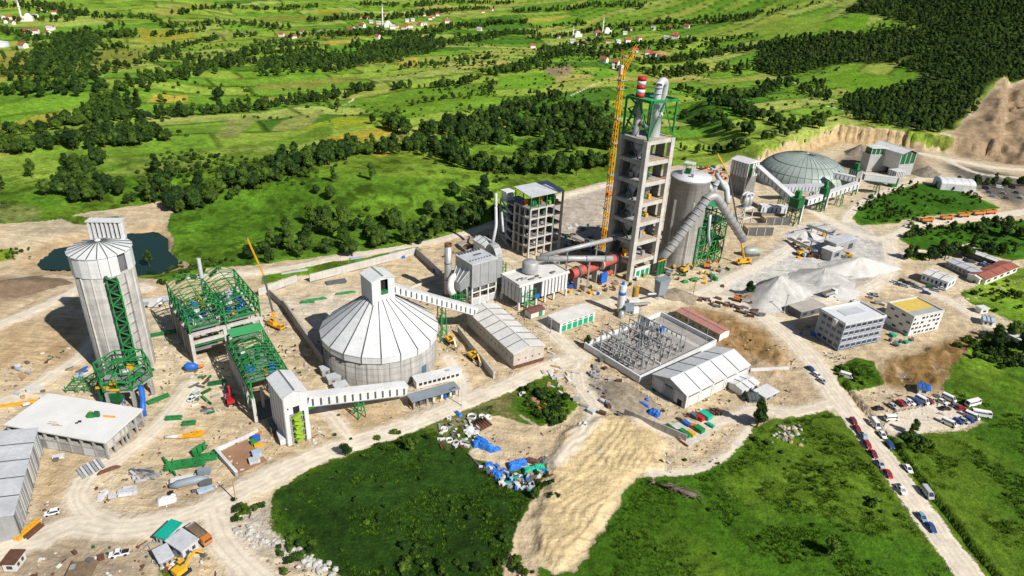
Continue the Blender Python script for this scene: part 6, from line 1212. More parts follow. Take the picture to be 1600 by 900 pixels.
    for x, y in ((2, 2), (5.6, 2), (3.8, 4.4)): lathe(t, 'drum', duct, [(.5, 12.3), (1.7, 14), (1.7, 18.5), (.3, 19)], 18, c=(x, y))
    for y in (1.4, 3.6): tube(t, 'loop_pipe', palegrey, bend([(0, y, 15), (0, y, 20.5), (7, y, 20.5), (7.6, y, 15)], 2.6, 6), .6, 10)
    b = P(1176, 400); t = thing('grey_casing', 'grey green streamlined casing lying beside the dark bunkers', 'casing', (b.x-6, b.y, 0), 12); tube(t, 'shell', domegr, [(0, 0, 2.2), (2, 0, 2.6), (7, 0, 2.4), (11, 0, 1.6)], [1.0, 2.2, 2.3, .8], 14); bx(t, 'skid', darkgrey, 1, -1.5, 0, 10, 1.5, .6)
stockyard()
# ============================================================ offices, switchyard, sheds
def office(name, label, o, ang, L, W, storeys, H, roofm, split=False, wallm=None):
    t = thing(name, label, 'building', o, ang); wm = wallm or plaster; fh = H/storeys
    bx(t, 'wall', wm, .1, .1, 0, L-.1, W-.1, H-.2); bx(t, 'roof', roofm, .4, .4, H-.2, L-.4, W-.4, H+.12)
    for p in ((0, 0, L, .35), (0, W-.35, L, W), (0, .35, .35, W-.35), (L-.35, .35, L, W-.35)): bx(t, 'parapet', white, p[0], p[1], H-.3, p[2], p[3], H+.75)
    for s in range(storeys):
        z = s*fh; bx(t, 'storey_band', wallm and palegrey or white, -.02, -.05, z+fh-.35, L+.02, .12, z+fh-.05) if s < storeys-1 else None
        if split and s == 0 and False: continue
        n = 7
        for i in range(n):
            x = .7+i*(L-1.4)/n; w = (L-1.4)/n*.72 if not split else (L-1.4)/n*(.62 if (i+s) % 3 else .4)
            if split and (i*5+s*3) % 7 == 0: continue
            f = bx(t, 'window', glass, x, -.02, z+fh*.34, x+w, .13, z+fh*.74); bx(t, 'window_sill', white, x-.1, -.16, z+fh*.27, x+w+.1, .1, z+fh*.33)
        for j in range(4):
            y = 1.0+j*(W-2)/4; w = (W-2)/4*.62
            if split and (j+s) % 2: continue
            bx(t, 'window', glass, -.02, y, z+fh*.34, .13, y+w, z+fh*.74)
    return t
gr = mat('membrane_roof', (.62, .63, .65), .7, var=.06, scale=.3)
o1 = office('office_building', 'four storey grey office block with white flat roof and rows of dark windows', (132.8, 238.7, 0), 23.7, 22.4, 13.5, 4, 12, gr, wallm=mat('grey_render', (.29, .325, .38), .8, var=.1, streak=.08))
bx(o1, 'roof_pad', palegrey, 6, 5.5, 12.14, 17, 10.5, 12.3); bx(o1, 'roof_step', white, 0.2, 3.5, 9.4, -1.2, 5.2, 12.4); bx(o1, 'ground_glazing', glassb, .8, -.12, .2, 21.6, -.03, 1.1)
o2 = office('office_building', 'smaller white office block with half yellow flat roof and scattered windows', (168.7, 253.9, 0), 23.7, 18.1, 13.5, 4, 8.9, gr, True)
bx(o2, 'roof_insulation', yroof, .9, 4.6, 9.03, 17.2, 12.9, 9.2); bx(o2, 'roof_screed', mat('grey_screed', (.36, .36, .34), .9, var=.12), .9, .6, 9.03, 17.2, 4.5, 9.16)
def switchyard():
    t = thing('switchyard', 'walled electrical switchyard with grey gravel floor and white perimeter wall', 'switchyard', (48.0, 208.4, 0), 40); L, W = 46.0, 29.0
    bx(t, 'gravel_floor', mat('grey_gravel', (.33, .31, .29), .95, var=.15, fine=.12), .5, .5, .3, L-.5, W-.5, .9)
    for nm, p in (('wall', (0, 0, L, .6)), ('wall', (0, W-.6, L, W)), ('wall', (0, .6, .6, W-.6)), ('wall', (L-.6, .6, L, W-.6))): bx(t, 'perimeter_wall', white, p[0], p[1], 0, p[2], p[3], 2.8)
    bx(t, 'paved_strip', conc_pale, .7, .7, .9, L-.7, 2.4, .96); bx(t, 'divider_wall', white, 14.5, 2.6, .9, 15.0, W-.8, 1.7); bx(t, 'paved_strip', conc_pale, L-9, 2.5, .9, L-6.5, W-.8, .96)
    for i in range(8): bx(t, 'cable_trench', darkgrey, 1.6+i*1.6, 9, .92, 2.2+i*1.6, W-1.4, 1.02)
    g = steelgrey
    def gantry(x0, y0, x1, y1, h, nm):
        e = link('gantry', None, t); bar(e, 'post', g, (x0, y0, .9), (x0, y0, h), .34); bar(e, 'post', g, (x1, y1, .9), (x1, y1, h), .34); bar(e, 'crossbeam', g, (x0, y0, h), (x1, y1, h), .4)
        for s in (0, 1): x, y = (x0, y0) if s == 0 else (x1, y1); bar(e, 'strut', g, (x+1.2, y, .9), (x, y, h*.75), .2); bar(e, 'mast_tip', g, (x, y, h), (x, y, h+3.2), .16)
        for k in range(1, 4): f = k/4; cyl(e, 'insulator', rust, (x0+(x1-x0)*f, y0+(y1-y0)*f, h-.1), (x0+(x1-x0)*f, y0+(y1-y0)*f, h-1.5), .2)
    for x in (6, 16.5, 22, 28): gantry(x, 4.5, x, 14, 8.5, ''); gantry(x, 15.5, x, 26, 8.0, '')
    for i in range(7):
        for j in range(9):
            x, y = 4+i*4.2, 4+j*2.5
            if (i*3+j*5) % 7 == 0: continue
            e = link('switch_unit', None, t, Matrix.Translation((x, y, .9))); bar(e, 'stand', g, (0, 0, 0), (0, 0, 2.1), .32); bar(e, 'bushing', offwhite if (i+j) % 3 else rust, (0, -.3, 2.1), (0, -.5, 3.6), .3); bar(e, 'arm', darkgrey, (-1.0, 0, 2.4), (1.0, .2, 2.5), .24)
    for i in range(5): bar(t, 'busbar', g, (4, 5+i*4.6, 5.2), (32, 5+i*4.6, 5.2), .14)
    for k, (x, y) in enumerate(((25, 19), (33, 23))):
        e = link('transformer', None, t, Matrix.Translation((x, y, .9))); bx(e, 'tank', greysheet, -1.8, -1.4, 0, 1.8, 1.4, 3.0); bx(e, 'conservator', palegrey, -1.4, -.4, 3.3, 1.4, .4, 4.0); [bx(e, 'fin', steelgrey, -1.6+q*.6, -2.0, .3, -1.3+q*.6, -1.42, 2.7) for q in range(6)]; [cyl(e, 'bushing', rust, (q, 0, 3.0), (q, -.3, 4.8), .18) for q in (-1, 0, 1)]
    bx(t, 'fire_wall', white, 30, 22, .9, 30.4, 27, 6.4); bx(t, 'control_kiosk', bluep, 34, 18.4, .9, 36, 20, 3)
    for x, y in ((8, 1.2), (26, 1.2), (40, 1.2), (L-1.2, 14), (1.2, 15), (12, W-1), (30, W-1)): bar(t, 'lightning_mast', g, (x, y, .9), (x, y, 11), .18)
switchyard()
def warehouse():
    t = thing('warehouse', 'big white warehouse with seamed gable roof and grey panelled front', 'warehouse', (61.6, 194.1, 0), 38); L, W = 35.2, 15.4
    bx(t, 'side_wall', offwhite, 0, 0, 0, L, .25, 5.5); bx(t, 'side_wall', offwhite, 0, W-.25, 0, L, W, 5.5); bx(t, 'end_wall', greysheet, 0, .25, 0, .25, W-.25, 5.5); bx(t, 'end_wall', palegrey, L-.25, .25, 0, L, W-.25, 5.5); gable_end(t, greysheet, 'x', .02, 0, W, 5.5, 8.1); gable_end(t, palegrey, 'x', L-.22, 0, W, 5.5, 8.1)
    gable(t, white, 0, 0, L, W, 5.6, 8.3, nseam=4, over=.4)
    for i in range(6): x = i*(L-.5)/5; bx(t, 'pilaster', white, x, -.14, 0, x+.5, .0, 5.5)
    for i in range(5): x = .9+i*(L-.5)/5; bx(t, 'clerestory', darkgrey, x+.3, -.08, 4.2, x+5.6, .01, 4.7); bx(t, 'wall_panel', white if i % 2 else offwhite, x+.3, -.09, .3, x+5.6, .01, 4.0)
    for j in range(3): y = .7+j*4.9; bx(t, 'front_panel', palegrey if j != 1 else greysheet, -.09, y, .1, .01, y+4.2, 5.0)
    bx(t, 'roller_door', MATS['slate_sheet'], -.14, 6.2, .0, -.07, 9.4, 4.4); bx(t, 'open_door', black, -.13, 1.4, 0, -.07, 3.4, 2.4); bx(t, 'green_sign', green2, -.15, 6.0, 4.5, -.06, 9.6, 5.0)
warehouse()
def sheds():
    em = MATS['emerald_paint']; t = thing('garage_block', 'long white garage with six emerald green doors', 'garage', (20.4, 241.9, 0), 38); L, W = 19.2, 7.8
    bx(t, 'wall', plaster, 0, .1, 0, L, W, 4.2); bx(t, 'roof', offwhite, -.4, -.4, 4.2, L+.4, W+.4, 4.55); bx(t, 'back_wall', greysheet, -.06, .3, 0, .0, W-.3, 4.0)
    for i in range(6): x = 1+i*3.0; bx(t, 'door', mat('emerald_door', (.004, .33, .17), .5, var=.08), x, .0, .2, x+2.3, .12, 2.9); bx(t, 'vent', seamc, x+.3, .02, 3.3, x+2.0, .12, 3.7)
    t = thing('red_roof_shed', 'long narrow shed with faded pink roof behind the switchyard', 'shed', (85.2, 241.5, 0), 38); bx(t, 'wall', mat('olive_wall', (.30, .30, .19), .85, var=.2), 0, 0, 0, 6.2, 23, 3.4); bx(t, 'end_wall', plaster, -.02, -.12, 0, 6.22, .0, 3.6); gable(t, redroof, 0, 0, 6.2, 23, 3.5, 4.2, axis='y', over=.3)
    for i in range(6): bx(t, 'window', darkgrey, -.07, 2+i*3.6, 1.2, .01, 3.2+i*3.6, 2.3)
    # houses and sheds on the right
    def hs(name, label, a, b, z, W, wm, rm, H, gab=1.0, nwin=6, cat='building'):
        o, an, L = frame_at(a, b, z); t = thing(name, label, cat, o, an); bx(t, 'wall', wm, 0, 0, 0, L, W, H)
        if gab: gable(t, rm, 0, 0, L, W, H+.05, H+gab, over=.4, nseam=2); gable_end(t, wm, 'x', .02, 0, W, H, H+gab-.15); gable_end(t, wm, 'x', L-.22, 0, W, H, H+gab-.15)
        else: bx(t, 'roof', rm, -.3, -.3, H, L+.3, W+.3, H+.35)
        for i in range(nwin): x = L*(i+.3)/nwin; bx(t, 'window', glass, x, -.06, H*.3, x+L/nwin*.45, .02, H*.7)
        for i in range(2): bx(t, 'window', glass, L-.02, W*(.2+.4*i), H*.3, L+.06, W*(.4+.4*i), H*.7)
        return t
    hs('site_house', 'white two storey site house with shallow white roof by the car park', (1442, 427), (1482, 441), 4.3, 10.0, mat('blue_white_render', (.60, .65, .70), .8, var=.08), offwhite, 4.4, .9, 6)
    hs('long_shed', 'long grey roofed shed behind the white site house', (1479, 408), (1524, 428), 3, 8, greysheet, palegrey, 3.2, .8, 7)
    hs('long_shed', 'narrow white roofed shed at the top of the sheds row', (1506, 390), (1556, 408), 3, 5, darkgrey, offwhite, 3.0, .5, 8)
    hs('red_roof_house', 'low white house with rusty red roof right of the grey sheds', (1541, 437), (1591, 417), 3, 8, plaster, mat('rust_red_roof', (.30, .10, .07), .75, var=.2), 3.2, 1.0, 5)
    hs('white_cabin', 'white round ended cabin beside the red roofed house', (1531, 437), (1546, 433), 2.6, 6, plaster, offwhite, 3.0, .8, 2)
    hs('kiosk', 'small white kiosk standing in the grass at the right', (1534, 484), (1545, 483), 2.2, 3, plaster, white, 2.4, 0, 1)
    hs('blue_roof_cabin', 'white cabin with blue grey roof by the right yard track', (1538, 500), (1553, 503), 2.6, 5.5, plaster, pale_blue, 2.6, .8, 2)
    hs('blue_roof_hut', 'small hut with dark blue roof above the parked cars', (1438, 606), (1453, 609), 2.6, 4, plaster, bluep, 2.5, .8, 1)
    hs('white_shed', 'white shed cut by the right picture edge', (1578, 524), (1612, 540), 3, 8, plaster, white, 3.2, .6, 3)
    hs('teal_roof_cabin', 'cabin with bright teal roof beside the lower left track', (243, 838), (258, 843), 2.6, 5.5, offwhite, teal, 2.7, 0, 2); hs('site_container', 'pale grey site container joined to the teal roofed cabin', (260, 846), (284, 862), 2.6, 4.5, palegrey, palegrey, 2.6, 0, 2, 'container')
    hs('site_container', 'small white portable cabin with brown top at the bottom left corner', (2, 882), (22, 882), 2.4, 4.0, offwhite, rust, 2.5, 0, 1, 'container'); hs('site_container', 'grey container standing on end beside the teal cabin', (240, 862), (250, 880), 2.4, 3, greysheet, palegrey, 2.6, 0, 1, 'container')
    hs('crusher_cabin', 'grey boxy crusher cabin with two roof levels beside the gravel heaps', (1306, 386), (1338, 376), 6, 7, greysheet, palegrey, 7.5, 0, 2); hs('hopper_house', 'lower grey hopper house in front of the crusher cabin', (1300, 398), (1316, 392), 4, 6, greysheet, offwhite, 5.5, 0, 1)
    hs('grey_canopy', 'low grey canopy at the foot of the gravel heap', (1252, 488), (1290, 478), 3, 7, darkgrey, mat('dusty_roof', (.40, .37, .33), .9, var=.15), 3.0, 0, 3)
    hs('white_sheds_group', 'white roofed store behind the warehouse end', (1160, 610), (1186, 598), 2.5, 6, offwhite, white, 2.6, .6, 3, 'shed'); hs('white_sheds_group', 'lower white canopy beside the white store behind the warehouse', (1196, 622), (1216, 612), 2, 5, greysheet, white, 2.0, 0, 2, 'shed')
    hs('green_dome_tent', 'dark tarpaulin tent among the white stores behind the warehouse', (1172, 622), (1186, 622), 2, 4, darkgrey, seamc, 1.6, 1.2, 1, 'tent')
sheds()
# ---------------------------------------------------------------- gravel heaps, crusher belts, batching plant
def heap(name, label, px, py, r, h, m, seed, stretch=1.0, ang=0):
    c = P(px, py); rg = np.random.default_rng(seed); n = 40; k = 14; V = [(0, 0, h)]; F = []
    for j in range(1, k+1):
        for i in range(n):
            a = 2*math.pi*i/n; f = j/k; rad = r*f*(1+.16*math.sin(2*a+seed)+.09*math.sin(5*a+seed*2)+.05*math.sin(11*a))
            x, y = rad*math.cos(a)*stretch, rad*math.sin(a); z = h*(1-f)**1.08+.5*h/8*math.sin(9*a+4*f+seed)*f*(1-f)+rg.normal()*.10-.35*f
            V.append((x, y, z))
    F += [(0, 1+i, 1+(i+1) % n) for i in range(n)]
    for j in range(k-1):
        for i in range(n): a, b = 1+j*n+i, 1+j*n+(i+1) % n; F.append((a, a+n, b+n, b))
    t = mesh(None, name, m, V, F, True); t.location = (c.x, c.y, 0); t.rotation_euler = (0, 0, R(ang)); return tag(t, label, 'heap')
gw = mat('pale_fines', (.56, .545, .515), .95, var=.12, scale=.2, fine=.1)
heap('gravel_heap', 'largest grey gravel heap beside the small green tree', 1212, 462, 15, 10.5, gravel, 1, 1.25, 30)
heap('gravel_heap', 'long pale gravel heap left of the white track bend', 1340, 418, 13, 6, gw, 2, 1.6, 20)
heap('gravel_heap', 'middle pale gravel heap between the two larger heaps', 1285, 436, 12, 6.0, gravel, 3, 1.2, 10)
heap('gravel_heap', 'white fines heap under the crusher belts', 1255, 368, 8, 3.0, gw, 4, 1.5, 35)
heap('gravel_heap', 'low grey heap in front of the middle gravel heap', 1310, 455, 9, 2.2, gw, 5, 1.6, 25)
heap('stone_heap', 'brown rock heap beside the crusher hall', 1447, 272, 10, 6.5, mat('brown_rock', (.21, .175, .14), .95, var=.35, scale=.6, fine=.3), 6, 1.3, 0); heap('stone_heap', 'grey rock heap left of the crusher house', 1342, 240, 10, 8, MATS['brown_rock'], 7, 1.2, 0); heap('stone_heap', 'rock heap inside the crusher bunker mouth', 1392, 258, 6, 7, MATS['brown_rock'], 8, 1, 0)
mat('ochre_soil', (.36, .25, .10), .95, var=.3, scale=.4, fine=.2)
heap('soil_heap', 'grey brown soil bank beside the switchyard corner', 975, 622, 8, 2.6, mat('drab_soil', (.30, .25, .18), .95, var=.3, scale=.5, fine=.25), 11, 2.0, -45); heap('soil_heap', 'pale rubble mound right of the switchyard track', 1060, 462, 7, 2.5, MATS['drab_soil'], 12, 1.8, -30); heap('soil_heap', 'dark soil heap at the left picture edge', 20, 447, 10, 3, soilbr, 13, 2.0, 10)
def belts():
    for i, (a, za, b, zb, lab) in enumerate((((1262, 372), 6, (1296, 388), 2.5, 'grey inclined belt conveyor under the crusher cabin'), ((1232, 372), 1.5, (1275, 392), 4.5, 'second grey belt conveyor beside the yellow loader'), ((1262, 352), 5, (1300, 366), 7, 'long white belt conveyor behind the crusher cabin'), ((1240, 362), 1.5, (1290, 352), 6, 'white belt conveyor at the back of the crushing plant'))):
        A = P(*a, za); B = P(*b, zb); t = thing('belt_conveyor', lab, 'conveyor', (A.x, A.y, 0), 0); q = B-Vector((A.x, A.y, 0)); p = Vector((0, 0, za)); bar(t, 'belt', darkgrey, p, q, 1.2, .3)
        for s in (-.75, .75): d = (q-p).normalized(); n = Vector((-d.y, d.x, 0)).normalized()*s; bar(t, 'side_frame', palegrey if i != 1 else steelgrey, p+n, q+n, .2, .9)
        for f in (.2, .8): m = p.lerp(q, f); bar(t, 'leg', greysheet, (m.x, m.y, 0), m, .4)
        cyl(t, 'end_drum', greysheet, q+Vector((-.6, .5, 0)), q+Vector((.6, -.5, 0)), .5)
    c = P(968, 490); t = thing('cement_silo', 'slim white cement silo with blue band standing on legs', 'silo', (c.x, c.y, 0), 0)
    cyl(t, 'tank', white, (0, 0, 4), (0, 0, 14), 1.6); cyl(t, 'band', bluep, (0, 0, 9.5), (0, 0, 11), 1.63); lathe(t, 'cone', white, [(.3, 2), (1.6, 4.02)], 20); cyl(t, 'top_filter', bluep, (0, 0, 14), (0, 0, 15.4), .6)
    for k in range(4): a = R(45+90*k); bar(t, 'leg', steelgrey, (1.4*math.cos(a), 1.4*math.sin(a), 0), (1.4*math.cos(a), 1.4*math.sin(a), 5), .25)
    c = P(990, 478); t = thing('cement_silo', 'yellow ochre silo beside the slim white silo', 'silo', (c.x, c.y, 0), 0); cyl(t, 'tank', mat('ochre_paint', (.42, .25, .04), .6, var=.2), (0, 0, 2.5), (0, 0, 9.5), 1.4); lathe(t, 'cone', MATS['ochre_paint'], [(.3, 1), (1.4, 2.52)], 18); [bar(t, 'leg', steelgrey, (1.2*x, 1.2*y, 0), (1.2*x, 1.2*y, 3), .2) for x, y in ((1, 1), (-1, 1), (1, -1), (-1, -1))]
    c = P(980, 492); t = thing('batching_plant', 'dark blue grey concrete batching plant with slanted belts', 'machine', (c.x, c.y, 0), 20); bx(t, 'mixer', MATS['slate_sheet'], -2, -1.5, 2.5, 2, 1.5, 5); bx(t, 'control', white, 3, 0, 0, 6, 2, 2.6); [bar(t, 'leg', steelgrey, (x, y, 0), (x, y, 2.6), .3) for x in (-1.8, 1.8) for y in (-1.3, 1.3)]; bar(t, 'belt', greysheet, (2, 0, 5), (14, 6, 1), 1.2, .8); lathe(t, 'drum', steelgrey, [(1.3, 0), (1.3, 2.4), (.3, 3)], 16, c=(-3.5, -1)); bx(t, 'bin', offwhite, 2, 3, 3, 7, 5.5, 5.2)
    c = P(1030, 465); t = thing('aggregate_bin', 'tall dark blue grey aggregate hopper with slanted sides', 'hopper', (c.x, c.y, 0), 30); mesh(t, 'bin', MATS['slate_sheet'], [(-2, -1.5, 2), (2, -1.5, 2), (2, 1.5, 2), (-2, 1.5, 2), (-2.4, -2, 9), (3.8, -2, 10), (3.8, 2, 10), (-2.4, 2, 9)], [(3, 2, 1, 0), (4, 5, 6, 7), (0, 1, 5, 4), (1, 2, 6, 5), (2, 3, 7, 6), (3, 0, 4, 7)]); [bar(t, 'leg', steelgrey, (x, y, 0), (x, y, 2.2), .3) for x in (-1.7, 1.7) for y in (-1.2, 1.2)]; tube(t, 'screw_pipe', palegrey, [(-2, 0, 2.5), (-9, -2, 4.5)], .5, 10)
belts()
# ---------------------------------------------------------------- poles
for i, (px, py, h, lab) in enumerate(((722, 634, 9, 'white lamp post at the grass edge beside the main road'), (369, 783, 8, 'wooden power pole beside the lower dirt road'), (1083, 462, 9, 'wooden power pole above the switchyard'), (1225, 488, 9, 'slim pole in front of the largest gravel heap'), (860, 520, 7, 'slim pole at the garage corner'))):
    c = P(px, py); t = thing('lamp_post' if i == 0 else 'utility_pole', lab, 'pole', (c.x, c.y, 0), 30); m = offwhite if i == 0 else wood if i in (1, 2) else greysheet; cyl(t, 'pole', m, (0, 0, 0), (0, 0, h), .16); cyl(t, 'foot', conc_pale, (0, 0, 0), (0, 0, .3), .5)
    if i == 0: bar(t, 'arm', m, (0, 0, h), (2.0, 0, h+.3), .16); bx(t, 'lamp_head', greysheet, 1.6, -.2, h+.2, 2.6, .2, h+.42)
    else: bar(t, 'crossarm', m, (-.9, 0, h-.5), (.9, 0, h-.5), .16); [cyl(t, 'insulator', darkgrey, (x, 0, h-.4), (x, 0, h-.1), .08) for x in (-.7, .7)]
# ============================================================ vehicles
def car_meshes(kind):
    L, Wd, hb, hr = dict(sedan=(4.5, 1.8, .82, 1.45), hatch=(4.1, 1.75, .85, 1.5), van=(5.4, 2.0, 1.05, 2.3), bus=(6.9, 2.2, 1.1, 2.6), pickup=(5.2, 1.9, .95, 1.8))[kind]
    if kind == 'sedan': body = [(-L/2, .35), (-L/2, .72), (-L*.30, .86), (L*.26, .84), (L/2-.1, .70), (L/2, .35)]; cab = [(-L*.40, .85), (-L*.24, hr-.05), (L*.06, hr), (L*.26, .84)]
    elif kind == 'hatch': body = [(-L/2, .35), (-L/2+.05, .85), (-L*.2, .92), (L*.27, .88), (L/2-.08, .70), (L/2, .35)]; cab = [(-L*.48, .88), (-L*.38, hr-.04), (L*.08, hr), (L*.29, .87)]
    elif kind == 'van': body = [(-L/2, .38), (-L/2, 1.15), (L*.36, 1.15), (L/2-.1, .95), (L/2, .38)]; cab = [(-L/2+.02, 1.15), (-L/2+.12, hr), (L*.26, hr), (L*.40, 1.14)]
    elif kind == 'bus': body = [(-L/2, .4), (-L/2, 1.3), (L/2, 1.3), (L/2, .4)]; cab = [(-L/2+.02, 1.3), (-L/2+.1, hr), (L/2-.35, hr), (L/2-.04, 1.3)]
    else: body = [(-L/2, .42), (-L/2, 1.0), (L*.28, 1.02), (L/2-.08, .9), (L/2, .42)]; cab = [(-L*.10, 1.0), (-L*.06, hr), (L*.14, hr), (L*.29, 1.0)]
    def prism(prof, w, taper):
        n = len(prof); zm = max(z for _, z in prof); z0 = min(z for _, z in prof); V = []
        for s in (-1, 1):
            for x, z in prof: k = (z-z0)/(zm-z0+1e-6); V.append((x, s*(w/2-taper*k), z))
        return V, [tuple(range(n)), tuple(range(2*n-1, n-1, -1))]+[(i, n+i, n+(i+1) % n, (i+1) % n) for i in range(n)]
    return L, Wd, hr, prism(body, Wd, .05), prism(cab, Wd-.10, .20), cab
CARCACHE = {}
def paint(name, col): return mat('paint_'+name, col, .28, .0, var=.03, spec=.6)
PAINTS = dict(white=(.78, .78, .78), silver=(.45, .47, .50), red=(.42, .015, .02), maroon=(.24, .015, .03), black=(.015, .016, .018), blue=(.02, .07, .28), grey=(.15, .16, .17), paleblue=(.18, .32, .50), green=(.02, .14, .06), orange=(.60, .19, .03), yellow=(.68, .38, .02), teal=(.05, .28, .30))
def car(kind, colour, label, px, py, ang, cat='car', group=None, name=None, size=.9):
    m = paint(colour, PAINTS[colour]); key = (kind, colour)
    if key not in CARCACHE:
        L, Wd, hr, b, c, cab = car_meshes(kind); out = []
        for nm, (V, F), mm in (('body', b, m), ('glasshouse', c, glass)):
            me = bpy.data.meshes.new(nm); me.from_pydata(V, [], F); bm = bmesh.new(); bm.from_mesh(me); bmesh.ops.recalc_face_normals(bm, faces=bm.faces)
            if nm == 'body': bmesh.ops.bevel(bm, geom=list(bm.edges), offset=.09, segments=2, affect='EDGES', profile=.6)
            bm.to_mesh(me); bm.free(); me.materials.append(mm); me.update(); out.append((nm, me, None))
        n = len(cab); x0 = cab[1][0]; x1 = cab[-2][0]; w = Wd-.10-.40
        out.append(('roof', _unit('box', m), Matrix.Translation(((x0+x1)/2, 0, hr+.01)) @ Matrix.Diagonal((x1-x0+.1, w+.06, .08, 1))))
        for a, bpt in ((cab[0], cab[1]), (cab[-1], cab[-2])):
            for s in (-1, 1):
                Rm, cc, LL = _along((a[0], s*(Wd/2-.06), a[1]), (bpt[0], s*(w/2+.01), bpt[1])); out.append(('pillar', _unit('box', m), Matrix.Translation(cc) @ Rm @ Matrix.Diagonal((.12, .12, LL, 1))))
        if kind in ('van', 'bus'):
            for s in (-1, 1): out.append(('side_panel', _unit('box', m), Matrix.Translation((-.1*L if kind == 'van' else 0, s*(Wd/2-.06), 1.30 if kind == 'van' else 1.5)) @ Matrix.Diagonal((L*.62 if kind == 'van' else L*.96, .08, .42, 1)))); out.append(('side_panel', _unit('box', m), Matrix.Translation((-.1*L, s*(Wd/2-.20), hr-.18)) @ Matrix.Diagonal((L*.66 if kind == 'van' else L*.72, .1, .36, 1))))
        if kind == 'pickup': out.append(('load_bed', _unit('box', black), Matrix.Translation((-L*.3, 0, 1.02)) @ Matrix.Diagonal((L*.36, Wd*.8, .06, 1))))
        rw = .33 if kind in ('sedan', 'hatch') else .40
        for x in (-L*.31, L*.31):
            for s in (-1, 1): out.append(('wheel', _unit('cyl', rubber), Matrix.Translation((x, s*(Wd/2-.10), rw)) @ Matrix.Rotation(math.pi/2, 4, 'X') @ Matrix.Diagonal((rw, rw, .24, 1))))
        for s in (-1, 1): out.append(('headlight', _unit('box', offwhite), Matrix.Translation((L/2-.03, s*Wd*.36, .66)) @ Matrix.Diagonal((.08, .32, .16, 1)))); out.append(('tail_light', _unit('box', red), Matrix.Translation((-L/2+.02, s*Wd*.38, .74)) @ Matrix.Diagonal((.08, .26, .18, 1))))
        CARCACHE[key] = out
    q = PT(px, py); t = thing(name or {'sedan': 'parked_car', 'hatch': 'parked_car', 'van': 'parked_van', 'bus': 'minibus', 'pickup': 'pickup_truck'}[kind], label, cat, (q.x, q.y, 0.02), ang, group)
    t.scale = (size, size, size)
    for nm, me, M in CARCACHE[key]: link(nm, me, t, M)
    return t
ra = math.degrees(math.atan2(*(P(1416, 765)-P(1362, 690))[:2][::-1])) if False else None
_d = P(1472, 842)-P(1362, 690); RA = math.degrees(math.atan2(_d.y, _d.x))
left_row = [(1333,660,'maroon','hatch'),(1339,672,'maroon','sedan'),(1349,685,'paleblue','pickup'),(1355,697,'red','hatch'),(1364,711,'maroon','sedan'),(1375,727,'silver','sedan'),(1387,742,'red','sedan'),(1407,767,'white','pickup'),(1440,810,'paleblue','sedan'),(1454,826,'blue','sedan')]
for i, (x, y, c, k) in enumerate(left_row): car(k, c, '%s %s, %s in the row along the left road edge from the junction' % ('dark red' if c == 'maroon' else 'light blue' if c == 'paleblue' else c, {'hatch': 'hatchback', 'sedan': 'saloon car', 'pickup': 'pickup'}[k], ORD[i]), x, y, RA, 'pickup' if k == 'pickup' else 'car', 'cars along the left edge of the lower right road')
right_row = [(1367,665,'white','van'),(1378,681,'white','sedan'),(1390,697,'blue','hatch'),(1418,734,'white','sedan'),(1448,773,'silver','van')]
for i, (x, y, c, k) in enumerate(right_row): car(k, c, '%s %s, %s along the right road edge counted from the junction' % (c, {'van': 'van', 'sedan': 'saloon car', 'hatch': 'hatchback'}[k], ORD[i]), x, y, RA, 'van' if k == 'van' else 'car', 'cars along the right edge of the lower right road')
_e = P(1470, 632)-P(1395, 640)
back_row = [(1394,636,'silver','sedan'),(1407,632,'red','hatch'),(1414,631,'silver','hatch'),(1421,630,'white','sedan'),(1431,630,'blue','hatch'),(1440,628,'white','van'),(1451,628,'maroon','hatch')]
for i, (x, y, c, k) in enumerate(back_row): car(k, c, '%s %s, %s from the left in the back row of the dirt car park' % ('dark red' if c == 'maroon' else c, {'van': 'van', 'sedan': 'saloon car', 'hatch': 'hatchback'}[k], ORD[i]), x, y, -58, 'van' if k == 'van' else 'car', 'back row of the dirt car park')
